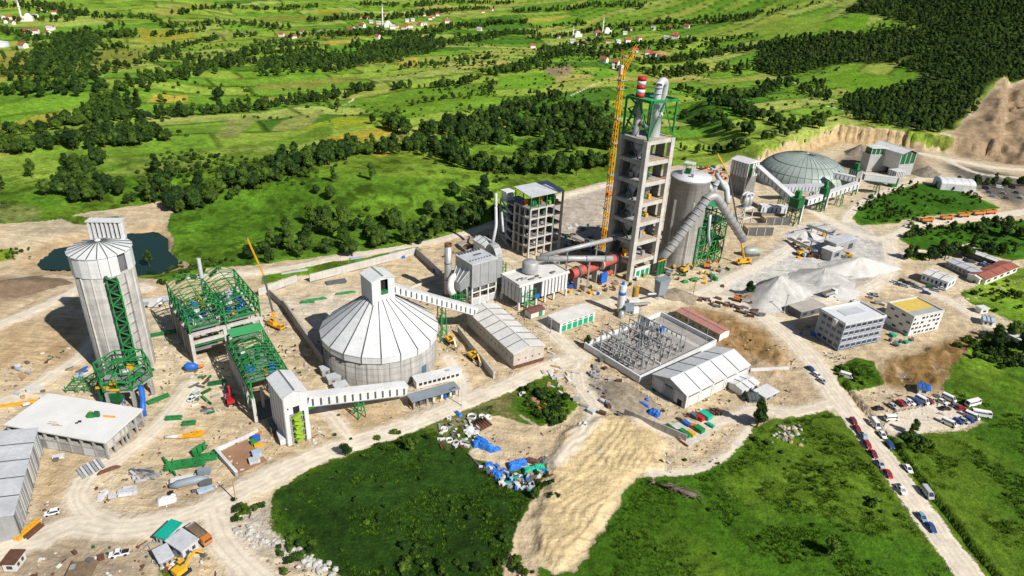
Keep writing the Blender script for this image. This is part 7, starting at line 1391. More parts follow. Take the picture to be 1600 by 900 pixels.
for x, y, c, k, a, lab in [(1372,640,'black','sedan',12,'black saloon car parked alone at the car park entrance'),(1392,656,'white','van',8,'white van parked alone in the middle of the car park'),(1471,629,'white','sedan',-52,'white saloon car beside the long white van at the top of the car park'),(1482,625,'white','van',-52,'long white van at the top right of the car park'),(1476,640,'black','sedan',8,'black and white saloon car parked below the white pair'),(1494,636,'grey','hatch',-8,'grey hatchback beside the red hatchback near the minibus'),(1502,640,'red','hatch',8,'red hatchback parked just left of the upper minibus'),(1519,633,'white','bus',22,'upper white minibus at the right end of the car park'),(1532,650,'white','bus',-14,'lower white minibus at the right end of the car park'),(1482,664,'white','van',-48,'white van at the left end of the front car park row'),(1496,660,'blue','hatch',-48,'blue hatchback second in the front car park row'),(1505,659,'silver','sedan',-48,'silver saloon third in the front car park row'),(1513,657,'blue','sedan',-48,'blue saloon fourth in the front car park row'),(1518,653,'white','van',-48,'white van at the right end of the front car park row'),(1432,684,'green','hatch',-30,'dark green hatchback half hidden by the round bush'),
  (302,624,'white','sedan',70,'small white car driving across the yard below the twin steel hall'),(187,867,'white','pickup',200,'white pickup parked on the lower left track'),(82,803,'white','hatch',205,'small white car beside the grey shed yard'),(915,667,'white','pickup',160,'white pickup driving on the bend below the switchyard'),(820,618,'white','sedan',10,'white car parked in the grass beside the leafy row'),
  (1266,578,'blue','sedan',-60,'dark blue car beside the road below the office block'),(1276,588,'white','hatch',-60,'white car parked on the road edge below the office block'),(1284,597,'silver','sedan',-60,'silver car third on the road edge below the office block'),(1322,590,'white','van',-30,'white van parked on the grass left of the brown diggings'),(1366,462,'silver','pickup',-25,'silver pickup on the dirt behind the office blocks')]: car(k, c, lab, x, y, a, {'van': 'van', 'bus': 'minibus', 'pickup': 'pickup'}.get(k, 'car'))
mid = [(1399,442,'white'),(1405,446,'grey'),(1410,440,'black'),(1413,448,'silver'),(1420,444,'black'),(1426,446,'grey'),(1432,450,'grey'),(1438,452,'silver'),(1452,450,'green'),(1447,459,'blue'),(1462,455,'silver'),(1472,452,'white')]
for i, (x, y, c) in enumerate(mid): car('sedan' if i % 2 else 'hatch', c, '%s car, %s from the left in the yard car park below the site house' % (c, ORD[i]), x, y, -30+RNG.uniform(-8, 8), 'car', 'cars in the yard below the site house')
for i, (x, y, c) in enumerate([(1510,408,'black'),(1518,410,'grey'),(1533,415,'blue'),(1539,413,'silver'),(1545,416,'grey')]): car('sedan', c, '%s car, %s from the left in the court between the low sheds' % (c, ORD[i]), x, y, -20, 'car', 'cars in the court between the sheds')
for i in range(16):
    x = 1515+i*5.2+RNG.uniform(-2, 2); y = 288+(i % 4)*7+RNG.uniform(-2, 2); c = ['blue', 'white', 'silver', 'maroon', 'grey', 'black', 'blue', 'paleblue'][i % 8]; car(['sedan', 'van', 'hatch', 'sedan'][i % 4], c, '%s vehicle parked near the arched hall, %s row from the back' % (c, ['first', 'second', 'third', 'fourth'][i % 4]), x, y, -30+RNG.uniform(-20, 20), 'car', 'vehicles parked near the arched hall')
def truck(label, px, py, ang, colour, cat='truck', tip=True):
    q = P(px, py); m = paint(colour, PAINTS[colour]); t = thing('dump_truck', label, cat, (q.x, q.y, 0.02), ang); bx(t, 'chassis', darkgrey, -4, -1.0, .7, 4, 1.0, 1.1)
    hull_prism(t, 'cab', m, [(-1.2, 1.1), (-1.2, 2.9), (1.2, 2.9), (1.2, 1.1)], 2.4, 4.1); bx(t, 'windscreen', glass, 4.1, -1.0, 1.9, 4.16, 1.0, 2.7)
    mesh(t, 'tipper_body', m if tip else greysheet, [(-4, -1.2, 1.2), (2.1, -1.2, 1.2), (2.1, 1.2, 1.2), (-4, 1.2, 1.2), (-4.2, -1.25, 2.6), (2.2, -1.25, 2.7), (2.2, 1.25, 2.7), (-4.2, 1.25, 2.6)], [(3, 2, 1, 0), (0, 1, 5, 4), (1, 2, 6, 5), (2, 3, 7, 6), (3, 0, 4, 7)]); bx(t, 'load', soilbr, -3.9, -1.1, 1.3, 2.0, 1.1, 2.3)
    for x in (-3.2, -1.9, 3.0):
        for s in (-1.05, 1.05): cyl(t, 'wheel', rubber, (x, s-.2, .5), (x, s+.2, .5), .52)
for i, (x, y, a) in enumerate([(1447,347,14),(1478,343,14),(1504,339,14),(1528,336,14),(1546,334,14)]): truck('orange tipper truck, %s from the left on the white track' % ORD[i], x, y, a, 'orange')
truck('white tipper truck by the gravel heap', 1295, 462, 30, 'white', tip=False); truck('white lorry with brown load beside the teal roofed cabin', 313, 842, -35, 'orange', tip=False); truck('white flat truck behind the twin steel hall at the left', 238, 478, 15, 'white', tip=False)
def loader(label, px, py, ang, colour='yellow', arm=True):
    q = P(px, py); m = paint(colour, PAINTS[colour]); t = thing('excavator', label, 'excavator', (q.x, q.y, 0.02), ang)
    for s in (-1.1, 1.1): bx(t, 'track', rubber, -1.9, s-.3, 0, 1.9, s+.3, .85)
    bx(t, 'house', m, -1.8, -1.2, .95, 1.0, 1.2, 2.2); bx(t, 'cab', glass, .1, .2, 2.2, 1.4, 1.1, 3.1); bx(t, 'cab_roof', m, 0, .1, 3.1, 1.5, 1.2, 3.22); bar(t, 'boom', m, (.9, -.3, 1.8), (4.2, -.3, 4.2), .5); bar(t, 'stick', m, (4.2, -.3, 4.2), (6.2, -.3, 1.6), .4); mesh(t, 'bucket', darkgrey, [(5.7, -.9, .4), (6.9, -.9, .5), (6.3, -.9, 1.7), (5.7, .4, .4), (6.9, .4, .5), (6.3, .4, 1.7)], [(0, 1, 2), (5, 4, 3), (0, 3, 4, 1), (1, 4, 5, 2), (2, 5, 3, 0)])
loader('yellow excavator among the crusher belts', 1250, 398, 20); loader('yellow excavator right of the crusher cabin', 1325, 402, 160); loader('red excavator in front of the second green frame', 361, 630, 120, 'red'); loader('yellow excavator at the foot of the concrete silo', 1052, 418, 110); loader('second yellow excavator below the concrete silo', 1068, 425, 40); loader('yellow green loader between the round store and stone wall', 703, 535, -60); loader('yellow loader lower down the yard track beside the stone wall', 738, 560, -55); loader('orange excavator below the green duct frame', 1104, 418, 0, 'orange'); loader('orange loader working beside the pink roof shed excavation', 1152, 470, -25, 'orange'); loader('small yellow excavator behind the teal roofed cabin', 284, 896, 60)
# ============================================================ stores lying about the yards
def spot(px, py): q = P(px, py); return q.x, q.y
def pipe_piece(label, px, py, L, r, ang, m, group=None, z=None):
    x, y = spot(px, py); t = thing('pipe', label, 'pipe', (x, y, 0), ang, group); rr = r; n = 14; V = []; F = []
    prof = [(-L/2, rr), (L/2, rr), (L/2, rr*.86), (-L/2, rr*.86)]
    for X, q in prof:
        for k in range(n): a = 2*math.pi*k/n; V.append((X, q*math.cos(a), rr+q*math.sin(a)))
    for j in range(4):
        for k in range(n): b = (k+1) % n; F.append((j*n+k, j*n+b, ((j+1) % 4)*n+b, ((j+1) % 4)*n+k))
    mesh(t, 'tube', m, V, F, True); return t
def crate(label, px, py, w, d, h, ang, m, cat='crate', group=None, lid=True):
    x, y = spot(px, py); t = thing(cat.replace(' ', '_'), label, cat, (x, y, 0), ang, group); bx(t, 'body', m, -w/2, -d/2, .12, w/2, d/2, h)
    for s in (-1, 1): bx(t, 'runner', wood, -w/2+.05, s*d*.34-.1, 0, w/2-.05, s*d*.34+.1, .12)
    if lid: bx(t, 'lid', m, -w/2-.06, -d/2-.06, h, w/2+.06, d/2+.06, h+.1)
    return t
def stack(label, px, py, L, w, n, ang, m, group=None, th=.18):          # sheets or beams lying one on another
    x, y = spot(px, py); t = thing('stack', label, 'stack', (x, y, 0), ang, group); rg = random.Random(int(px*7+py))
    for i in range(n): dx, dy = rg.uniform(-.25, .25), rg.uniform(-.15, .15); bx(t, 'sheet', m, -L/2+dx, -w/2+dy, i*(th+.03), L/2+dx, w/2+dy, i*(th+.03)+th)
    return t
def tarp(label, px, py, w, d, h, ang, m, group=None):                   # a draped, lumpy cover
    x, y = spot(px, py); t = thing('tarpaulin', label, 'tarpaulin', (x, y, 0), ang, group); rg = np.random.default_rng(int(px*3+py)); n = 9; V = []; F = []
    for i in range(n):
        for j in range(n):
            u, v = i/(n-1)*2-1, j/(n-1)*2-1; e = max(abs(u), abs(v)); V.append((u*w/2*(1+rg.normal()*.05), v*d/2*(1+rg.normal()*.05), max(.03, h*(1-e**5)*(.8+.35*rg.random()))))
    for i in range(n-1):
        for j in range(n-1): F.append((i*n+j, (i+1)*n+j, (i+1)*n+j+1, i*n+j+1))
    mesh(t, 'cover', m, V, F); return t
def hoop(label, px, py, r, m, group=None):
    x, y = spot(px, py); t = thing('steel_ring', label, 'ring', (x, y, 0), 0, group); lathe(t, 'hoop', m, [(r, 0), (r, .7), (r*.84, .7), (r*.84, 0)], 24); return t
def frame_piece(label, px, py, L, w, ang, m, group=None, z=.6):
    x, y = spot(px, py); t = thing('steel_truss', label, 'steel truss', (x, y, 0), ang, group)
    for s in (-w/2, w/2): bar(t, 'chord', m, (-L/2, s, .3), (L/2, s, .3), .3); bar(t, 'chord', m, (-L/2, s, .3+z), (L/2, s, .3+z), .3)
    brace(t, m, ((-L/2, -w/2, .3+z), (L/2, -w/2, .3+z)), ((-L/2, w/2, .3+z), (L/2, w/2, .3+z)), max(3, int(L/1.4)), .22); return t
# scrap and pipe yard below the road
g = 'white and grey scrap pieces in the pipe yard'
for i in range(58):
    px, py = 686+RNG.normal()*0+RNG.uniform(0, 62), 655+RNG.uniform(0, 45)
    (crate if i % 3 else stack)(*(('pale scrap block lying among the rings in the pipe yard', px, py, RNG.uniform(.5, 1.6), RNG.uniform(.4, 1.0), RNG.uniform(.3, .8), RNG.uniform(0, 180), [white, offwhite, greysheet, darkgrey, rust][i % 5], 'block', g) if i % 3 else ('pale sheet stack lying among the rings in the pipe yard', px, py, RNG.uniform(1.5, 3.5), RNG.uniform(.4, .9), 3, RNG.uniform(0, 180), [white, offwhite, greysheet, rust][i % 4], g)))
for px, py, r, lab in [(737,652,1.5,'largest pale steel ring at the top of the pipe yard'),(753,652,1.1,'pale steel ring right of the largest one'),(763,653,1.1,'outermost pale ring in the pipe yard top row'),(694,672,1.2,'white ring at the left of the pipe yard'),(702,689,1.1,'thin white ring at the lower left of the pipe yard'),(712,693,1.0,'thin ring beside the white scrap in the pipe yard')]: hoop(lab, px, py, r, offwhite)
x, y = spot(734, 672); t = thing('tank_end', 'white domed tank end lying in the pipe yard', 'tank end', (x, y, 0), 0); lathe(t, 'dome', white, [(1.6, 0), (1.5, .6), (1.0, 1.1), (.1, 1.3)], 20)
for i in range(6): pipe_piece('dark rusty pipe, %s from the left in the bundle beside the pale rings' % ORD[i], 743+i*3.6, 668-i*1.8, 5.0, .38, -52, rust, 'rusty pipe bundle'); 
pipe_piece('white pipe lying left of the rusty pipe bundle', 742, 674, 5, .2, -52, white)
for px, py, w, d, h, a, lab in [(716,647,3.4,1.4,.8,-50,'small blue tarpaulin at the top of the pipe yard'),(752,690,5,2.2,1.4,-40,'long blue tarpaulin left of the open sandy patch'),(760,700,5.5,2.6,1.8,-30,'large bright blue tarpaulin beside the sandy patch'),(745,695,3,3,1.2,20,'folded blue tarpaulin under the white bars'),(775,703,3,1.6,1.0,30,'blue tarpaulin end at the right of the blue heap'),(764,730,3,2.6,1.5,10,'blue tarpaulin at the top of the lower scrap heap'),(776,742,4.4,2.6,1.6,-40,'long blue tarpaulin down the lower scrap heap'),(803,729,4,3,1.6,20,'blue tarpaulin beside the green one on the scrap heap'),(815,724,3.6,2.4,1.4,10,'second blue tarpaulin next to the green one')]: tarp(lab, px, py, w, d, h, a, tarp_blue)
for px, py, w, d, lab in [(828,737,4.2,2.6,'left bright green tarpaulin on the lower scrap heap'),(842,733,3.8,2.6,'right bright green tarpaulin on the lower scrap heap')]: tarp(lab, px, py, w, d, 1.6, 15, mat('aqua_tarp', (.02, .42, .27), .55, var=.2, scale=.8))
tarp('rust brown cover at the top of the lower scrap heap', 832, 722, 4.5, 2.0, 1.2, -20, rust); tarp('black and white striped cover at the right end of the scrap heap', 850, 720, 3.2, 2.4, 1.0, 40, darkgrey)
g = 'mixed scrap in the lower heap'
for i in range(120):
    t_ = RNG.random(); px = 756+t_*98+RNG.normal()*4; py = 728+24*math.sin(t_*2.6)+RNG.uniform(-9, 16)*(1 if t_ > .3 else .5)
    crate('scrap casing piled in the lower heap below the blue and green tarpaulins', px, py, RNG.uniform(.5, 1.8), RNG.uniform(.4, 1.2), RNG.uniform(.3, 1.2), RNG.uniform(0, 180), [palegrey, white, greysheet, pale_blue, rust, darkgrey, tarp_blue, wood, offwhite, teal, rust][i % 11], 'scrap casing', g, i % 2 == 0)
for a, b, lab in [((736,714),(762,740),'long dark rail lying beside the dark meadow'),((730,708),(752,732),'second long rail next to the dark rail')]: A = P(*a, .25); B = P(*b, .25); t = thing('steel_rail', lab, 'rail', (A.x, A.y, 0), 0); bar(t, 'web', rust, (0, 0, .25), (B.x-A.x, B.y-A.y, .25), .4, .3); bar(t, 'head', darkgrey, (0, 0, .45), (B.x-A.x, B.y-A.y, .45), .25, .1)
# laydown yard in the road loop
for px, py, L, w, a, lab in [(300,722,14,1.2,18,'long bright green truss lying in the road loop yard'),(290,730,11,1.0,18,'second green truss beside the longest one'),(320,716,6,2.2,20,'short wide green truss end with upright plates')]: frame_piece(lab, px, py, L, w, a, green)
for px, py, a, lab in [(262,728,-48,'slanted green beam crossing the truss ends'),(267,732,-46,'second slanted green beam crossing the truss ends')]: x, y = spot(px, py); t = thing('steel_beam', lab, 'beam', (x, y, 0), a); bar(t, 'web', green2, (-4, 0, .4), (4, 0, .4), .12, .7); bar(t, 'flange', green, (-4, 0, .8), (4, 0, .8), .5, .12); bar(t, 'flange', green, (-4, 0, .06), (4, 0, .06), .5, .12)
for px, py, lab in [(308,708,'left green gusset plate standing at the truss end'),(316,704,'right green gusset plate standing at the truss end')]: x, y = spot(px, py); t = thing('gusset_plate', lab, 'plate', (x, y, 0), 70); bx(t, 'plate', green, -1.6, -.15, 0, 1.6, .15, 2.4); bx(t, 'stiffener', green2, -.1, -.6, 0, .1, .6, 2.0); bx(t, 'foot', green2, -1.6, -.5, 0, 1.6, .5, .12)
for px, py, L, lab in [(298,682,7,'long yellow boom section lying in the road loop yard'),(310,678,3.5,'short yellow boom end beside the long boom section')]: frame_piece(lab, px, py, L, .9, 12, yellow, z=.5)
pipe_piece('white pipe lying left of the yellow boom section', 272, 684, 5, .5, 10, white)
x, y = spot(296, 757); t = thing('ship_hull_casing', 'dark blue grey boat shaped casing lying in the loop yard', 'casing', (x, y, 0), 24); tube(t, 'hull', MATS['slate_sheet'], [(-5, 0, .8), (-3, 0, 1.0), (3, 0, 1.1), (5, 0, .9)], [.4, 1.2, 1.2, .5], 10); bx(t, 'cradle', wood, -3, -1, 0, 3, 1, .3)
stack('long white sheet stack above the boat shaped casing', 285, 748, 6, 1.2, 3, 26, white); crate('blue grey machine on the right of the loop yard', 320, 740, 3.4, 1.4, 1.5, 10, MATS['slate_sheet'], 'machine'); crate('small dark block below the boat shaped casing', 307, 768, 2, .8, .6, 20, darkgrey, 'block'); stack('pale blue sheet stack at the right end of the loop yard', 322, 766, 4, 1.6, 4, 35, pale_blue); crate('dark box above the pale blue sheet stack', 322, 757, 3.2, 1.6, 1.2, 15, darkgrey)
tarp('crumpled white sheeting near the lower end of the loop yard', 260, 783, 5, 3, 1.3, 30, white); crate('black cube beside the crumpled white sheeting', 268, 774, 1, 1, 1.2, 10, black)
g = 'white roof panels along the loop track'
for i, (px, py, a, L) in enumerate([(195,770,18,3.4),(203,765,14,3.2),(198,773,16,3.6),(210,768,-50,2.4),(160,775,70,1.8),(164,770,60,1.6),(176,777,20,1.8),(158,780,80,1.6)]): stack('white panel stack lying beside the loop track, %s counted along the track' % ORD[i], px, py, L, 1.3, 4, a, white if i % 3 else palegrey, g)
g = 'grey beams at the loop yard tip'
for i in range(14): px, py = 205+RNG.uniform(0, 42), 735+RNG.uniform(0, 20)-(0); stack('grey steel beam bundle at the left tip of the loop yard', px, py, RNG.uniform(2.5, 4.5), .7, 3, 20+RNG.uniform(-60, 40), [greysheet, darkgrey, palegrey, steelgrey, wood][i % 5], g, .25)
x, y = spot(145, 735); t = thing('panel_stack', 'fan of grey concrete panels stacked beside the flat roofed building', 'stack', (x, y, 0), 50)
for i in range(7): bar(t, 'panel', palegrey if i % 2 else greysheet, (-3+i*.9, -2.2, .3+.12*i), (-3+i*.9, 2.6, 1.0+.1*i), .7, .2)
tarp('rust brown scrap strip beside the flat roofed building', 170, 735, 6, 1.2, .8, 40, rust); crate('small white machine on the track below the flat roofed building', 92, 716, 3, 1.2, 1.0, 20, white, 'machine'); crate('small dark digger bucket beside the white machine', 88, 720, 1.2, 1, .9, 10, darkgrey, 'bucket')
x, y = spot(44, 830); t = thing('boom_section', 'yellow lattice boom section lying beside the grey shed', 'boom', (x, y, 0), 78)
for s in (-.6, .6): bar(t, 'chord', yellow, (-3.5, s, .5), (3.5, s, .5), .3, .8)
brace(t, yellow, ((-3.5, -.6, .9), (3.5, -.6, .9)), ((-3.5, .6, .9), (3.5, .6, .9)), 7, .2); frame_piece('rusty frame lying beside the yellow boom section', 54, 832, 5, 1.0, 76, rust)
# brown pit bay beside the white tower
x, y = spot(372, 742); t = thing('sunken_bay', 'rectangular concrete bay with brown floor in front of the white tower', 'bay', (x, y, 0), 46); bx(t, 'floor', mat('brown_floor', (.30, .17, .10), .9, var=.15), 0, 0, .02, 9, 13, .15); bx(t, 'left_wall', greysheet, -.9, -.4, 0, -.02, 13.5, 1.6); bx(t, 'wall_cap', white, -.9, -.4, 1.6, -.02, 13.5, 1.75); bx(t, 'back_wall', white, -.9, 13.5, 0, 13, 13.9, 1.4)
for px, py, w, d, h, m, lab in [(401,688,2.2,1.6,1.6,bluep,'blue machine in the brown floored bay'),(397,694,1.6,1.4,1.4,green,'green machine beside the blue one in the brown bay'),(404,697,2.4,1.0,.8,yellow,'yellow machine base in the brown bay'),(402,712,2.6,2.2,1.5,pale_blue,'pale blue casing at the right of the brown bay'),(398,722,3,2,1.2,palegrey,'large grey casing lowest beside the brown bay'),(404,678,2,.8,.6,orange,'orange bar at the back of the brown bay')]: crate(lab, px, py, w, d, h, 30, m, 'machine')
crate('blue and white container truck body beside the white tower', 441, 688, 5, 2, 2.2, -60, white, 'truck body'); crate('dark steel skip next to the white tower base', 427, 668, 5, 2.4, 1.8, -58, darkgrey, 'skip')
g = 'green and dark scrap in front of the steel frames'
for i in range(26): px, py = 300+RNG.uniform(0, 62), 588+RNG.uniform(0, 58); stack('scattered steel offcut on the ground in front of the green frames', px, py, RNG.uniform(1, 4), RNG.uniform(.3, 1.0), 2, RNG.uniform(0, 180), [green2, darkgrey, rust, greysheet, green, white][i % 6], g, .3)
for px, py, L, a, lab in [(248,625,7,48,'green rail bundle beside the yard track below the cage'),(340,600,6,20,'dark green beam bundle in front of the second frame'),(272,655,5,10,'green angle bundle in the middle of the yard'),(296,663,4,15,'short green angle bundle right of the middle bundle'),(258,522,12,30,'green belt section running from the silo to the twin hall')]: frame_piece(lab, px, py, L, 1.2, a, green if px != 340 else green2)
crate('white site office between the silo and the twin hall', 237, 478, 6, 2.6, 2.6, 10, white, 'site office'); crate('pale container beside the white site office', 258, 472, 5, 2.4, 2.4, 12, palegrey, 'container'); crate('white box truck body on the far left track', 55, 612, 4, 2, 2, 5, offwhite, 'truck body')
x, y = spot(30, 633); t = thing('steel_girder', 'long yellow girder lying beside the flat roofed building', 'girder', (x, y, 0), 22); bar(t, 'web', yellow, (-8, 0, .5), (8, 0, .5), .2, .9); bar(t, 'flange', yellow, (-8, 0, 1.0), (8, 0, 1.0), .6, .12)
for i in range(14): px, py = 20+RNG.uniform(0, 60), 570+RNG.uniform(-12, 70); crate('small scattered site box on the left earthworks', px, py, RNG.uniform(.8, 2), RNG.uniform(.6, 1.2), RNG.uniform(.4, 1.0), RNG.uniform(0, 180), [white, rust, pale_blue, darkgrey, wood][i % 5], 'box', 'boxes on the left earthworks')
for i in range(10): px, py = 118+RNG.uniform(-14, 14), 583+RNG.uniform(-8, 8); stack('blue grey sheet bundle left of the hexagonal cage', px, py, RNG.uniform(2, 4), .8, 2, RNG.uniform(0, 60), [pale_blue, bluep, darkgrey, wood][i % 4], 'sheet bundles left of the hexagonal cage')
# wall foot blue bags, pit and sheets behind the round store
for px, py, lab in [(556,417,'left blue tarpaulin lump at the foot of the pale wall'),(564,416,'second blue tarpaulin lump at the foot of the pale wall'),(612,404,'blue tarpaulin lump left of the sandy pit'),(628,402,'small blue tarpaulin near the pit corner'),(668,408,'upper blue sheet against the pit wall'),(680,424,'lower blue sheet against the pit wall')]: tarp(lab, px, py, 3.2, 2.4, 1.4, 20, bluep)
for px, py, L, a, lab in [(494,468,9,24,'long green net roll on the sand behind the round store'),(540,458,9,24,'dark green roll right of the net roll'),(480,472,6,10,'short pale green net left of the long roll')]: tarp(lab, px, py, L, 1.6, .7, a, green)
stack('dark timber grid lying behind the round store', 525, 441, 9, 4, 2, 28, darkgrey); stack('grey sheets lying along the green verge strip', 460, 425, 12, 1.6, 2, 30, palegrey); stack('blue sheets lying along the green verge strip', 556, 404, 6, 1.8, 3, 30, pale_blue); stack('second grey sheet pile further right on the verge', 620, 394, 9, 1.4, 2, 30, greysheet)
for i in range(8): px, py = 700+i*9+RNG.uniform(-3, 3), 404-i*5+RNG.uniform(-3, 3); stack('dark log lying by the back road beside the chimney', px, py, RNG.uniform(3, 5), .6, 2, RNG.uniform(0, 60), deadwood, 'logs beside the back road', .5)
# machine yard in front of the warehouse
for px, py, w, d, h, a, m, lab in [(1004,634,5,1.4,1.2,-40,bluep,'long blue machine with red end at the corner of the machine yard'),(1010,628,1.6,1.6,1.6,0,bluep,'round blue drum body beside the long blue machine'),(1022,647,4,3,1.8,-35,bluep,'large blue cover in the machine yard')]: tarp(lab, px, py, w, d, h, a, m)
x, y = spot(1076, 698); t = thing('concrete_slab', 'white concrete slab holding the coloured machines', 'slab', (x, y, 0), 38); bx(t, 'slab', conc_pale, 0, 0, 0, 11, 10.5, .25); bx(t, 'edge', orange, -.15, 0, .26, .1, 4, .5)
for i, (px, py, w, d, h, m, lab) in enumerate([(1050,672,5,1.0,1.0,green2,'dark green bar machine at the back of the slab'),(1060,676,6,1.1,.8,white,'first white sheet bundle on the slab'),(1054,680,6,1.0,.8,greysheet,'grey sheet bundle on the slab'),(1070,680,4,1.6,1.4,green,'green cabinet in front of the white bundle'),(1079,680,3,1.6,1.2,yellow,'yellow cabinet among the green machines'),(1092,674,3.2,2,1.6,green,'largest green cabinet at the slab edge'),(1083,669,2,1.6,1.2,orange,'orange box beside the green cabinets'),(1072,664,3,1.4,1.2,bluep,'blue box behind the yellow cabinet'),(1102,652,4,2.6,1.6,mat('aqua_tarp', (0, 0, 0)),'aqua green covered machine right of the slab'),(1094,656,2.4,1.6,1.4,red,'red machine left of the aqua cover'),(1110,666,2.6,1,.8,teal,'small teal frame on the sand right of the slab'),(1085,652,3,1.6,1.2,darkgrey,'dark machine behind the red one'),(1067,658,2.4,1.4,1.2,wood,'timber crate at the back of the machine yard')]): crate(lab, px, py, w, d, h, -52, m, 'machine')
for i in range(7): px, py = 1113+(i % 4)*4, 648-(i//4)*5; crate('black and red pump unit, number %s in the pump rows right of the aqua cover' % ['one', 'two', 'three', 'four', 'five', 'six', 'seven'][i], px, py, 1.4, .8, 1.0, -50, black if i % 2 else rust, 'pump', 'pump units in the machine yard')
# scrap between switchyard and track
for i in range(30):
    px, py = 925+RNG.normal()*14+(i % 5)*6, 570+i*2.6+RNG.normal()*6; crate('grey scrap casing on the bank between the switchyard and the track', px, py, RNG.uniform(1, 3), RNG.uniform(.6, 1.6), RNG.uniform(.5, 1.4), RNG.uniform(0, 180), [greysheet, steelgrey, palegrey, darkgrey, rust][i % 5], 'scrap casing', 'scrap on the switchyard bank', i % 3 == 0)
for i in range(22): px, py = 870+RNG.normal()*16, 590+RNG.normal()*16; stack('pale building sheet dumped on the grass island', px, py, RNG.uniform(1.5, 3.5), RNG.uniform(.6, 1.4), 2, RNG.uniform(0, 180), [white, palegrey, offwhite, stone, wood][i % 5], 'sheets on the grass island')
for i, (px, py) in enumerate([(838,632),(846,640),(852,636),(833,627),(842,645)]): crate('brick pallet on the grass beside the leafy row, %s counted from the left' % ORD[[1, 3, 4, 0, 2][i]], px, py, 2.0, 1.4, 1.0, 20*i, [redroof, orange, wood, redroof, rust][i], 'pallet', 'pallets on the grass')
# timber and steel along the track right of the switchyard
for i in range(34): f = i/33; px = 1095+f*100+RNG.normal()*3; py = 468+f*27+RNG.normal()*3; (tarp if i % 6 == 0 else stack)(*(('dark cover in the row of stores above the excavation, %s from the left' % ORD[i//6], px, py, 2.4, 1.4, 1.0, -20, [rust, orange, darkgrey][i % 3]) if i % 6 == 0 else ('dark steel bundle in the row of stores above the excavation', px, py, RNG.uniform(1.5, 3.5), RNG.uniform(.6, 1.2), 3, RNG.uniform(-50, 10), [rust, darkgrey, deadwood, greysheet, rust][i % 5], 'store row above the excavation', .3)))
for px, py, m, lab in [(1168,467,green,'green cover at the foot of the largest gravel heap'),(1180,473,tarp_blue,'blue cover at the foot of the largest gravel heap'),(1190,476,tarp_blue,'second blue cover right of the first by the heap'),(1085,437,green,'long green cover beside the white track'),(1070,441,green,'short green cover left of the long green one'),(1112,432,green2,'dark green cover below the green duct frame')]: tarp(lab, px, py, 5 if px in (1085,) else 3.4, 2.0, 1.2, 20, m)
g = 'scrap round the tower foot'
for i in range(44): px, py = 950+RNG.uniform(0, 190), 452-RNG.uniform(0, 26)-(.12*(RNG.uniform(0, 190))); crate('site material lying about the foot of the tall tower', px, py, RNG.uniform(.8, 3), RNG.uniform(.6, 1.6), RNG.uniform(.4, 1.6), RNG.uniform(0, 180), [greysheet, rust, wood, yellow, darkgrey, green2, white, green][i % 8], 'site material', g, i % 2 == 0)
g = 'scrap along the kiln foot'
for i in range(30): px, py = 890+RNG.uniform(0, 75), 462-RNG.uniform(0, 26); crate('site material lying in front of the red kiln', px, py, RNG.uniform(.8, 2.6), RNG.uniform(.6, 1.4), RNG.uniform(.4, 1.3), RNG.uniform(0, 180), [bluep, rust, wood, yellow, darkgrey, green2, white][i % 7], 'site material', g, i % 2 == 0)
g = 'stores behind the kiln'
for i in range(60): px, py = 884+RNG.uniform(0, 56), 398-RNG.uniform(0, 70); stack('site material on the ground between the mill building and the crane mast', px, py, RNG.uniform(2, 5), RNG.uniform(.8, 1.6), 2, RNG.uniform(0, 180), [darkgrey, wood, greysheet, green2, white, rust][i % 6], g, .4)
g = 'stores along the dome road'
for i in range(30): px, py = 1075+RNG.uniform(0, 60), 262+RNG.uniform(0, 22); crate('site material behind the concrete silo near the back road', px, py, RNG.uniform(1.5, 4), RNG.uniform(1, 2.4), RNG.uniform(.6, 2), RNG.uniform(0, 180), [rust, white, darkgrey, red, greysheet, palegrey][i % 6], 'site material', g, i % 2 == 0)
g = 'stores by the crusher plant'
for i in range(26): px, py = 1240+RNG.uniform(0, 90), 405-RNG.uniform(0, 45); crate('dusty machine part among the crusher belts', px, py, RNG.uniform(1, 3.4), RNG.uniform(.8, 2), RNG.uniform(.6, 2.4), RNG.uniform(0, 180), [greysheet, darkgrey, palegrey, yellow, rust, white][i % 6], 'machine part', g, i % 2 == 0)
g = 'stores round the office blocks'
for i in range(24): px, py = [(1250+RNG.uniform(0, 32), 505+RNG.uniform(0, 25)), (1390+RNG.uniform(0, 40), 520+RNG.uniform(0, 22)), (1300+RNG.uniform(0, 80), 470-RNG.uniform(-6, 10))][i % 3]; crate('building material lying round the two office blocks', px, py, RNG.uniform(1, 3), RNG.uniform(.8, 1.8), RNG.uniform(.4, 1.4), RNG.uniform(0, 180), [bluep, darkgrey, greysheet, wood, teal, white][i % 6], 'building material', g, i % 2 == 0)
g = 'stores on the lower left earthworks'
for i in range(16): px, py = [(240+RNG.uniform(0, 40), 868+RNG.uniform(0, 24)), (105+RNG.uniform(0, 60), 850+RNG.uniform(0, 40))][i % 4 == 0]; crate('site material in the lower left corner below the teal roofed cabin', px, py, RNG.uniform(.8, 2.6), RNG.uniform(.5, 1.4), RNG.uniform(.3, 1.1), RNG.uniform(0, 180), [rust, yellow, darkgrey, white, greysheet, tarp_blue][i % 6], 'site material', g, i % 2 == 0)
x, y = spot(127, 893); t = thing('brown_slab', 'dark brown slab with raised rim at the bottom left edge', 'slab', (x, y, 0), 10); bx(t, 'slab', soilbr, -3, -3, 0, 3, 3, .3); bx(t, 'rim', rust, -3.2, -3.2, 0, -3.02, 3.2, .5)
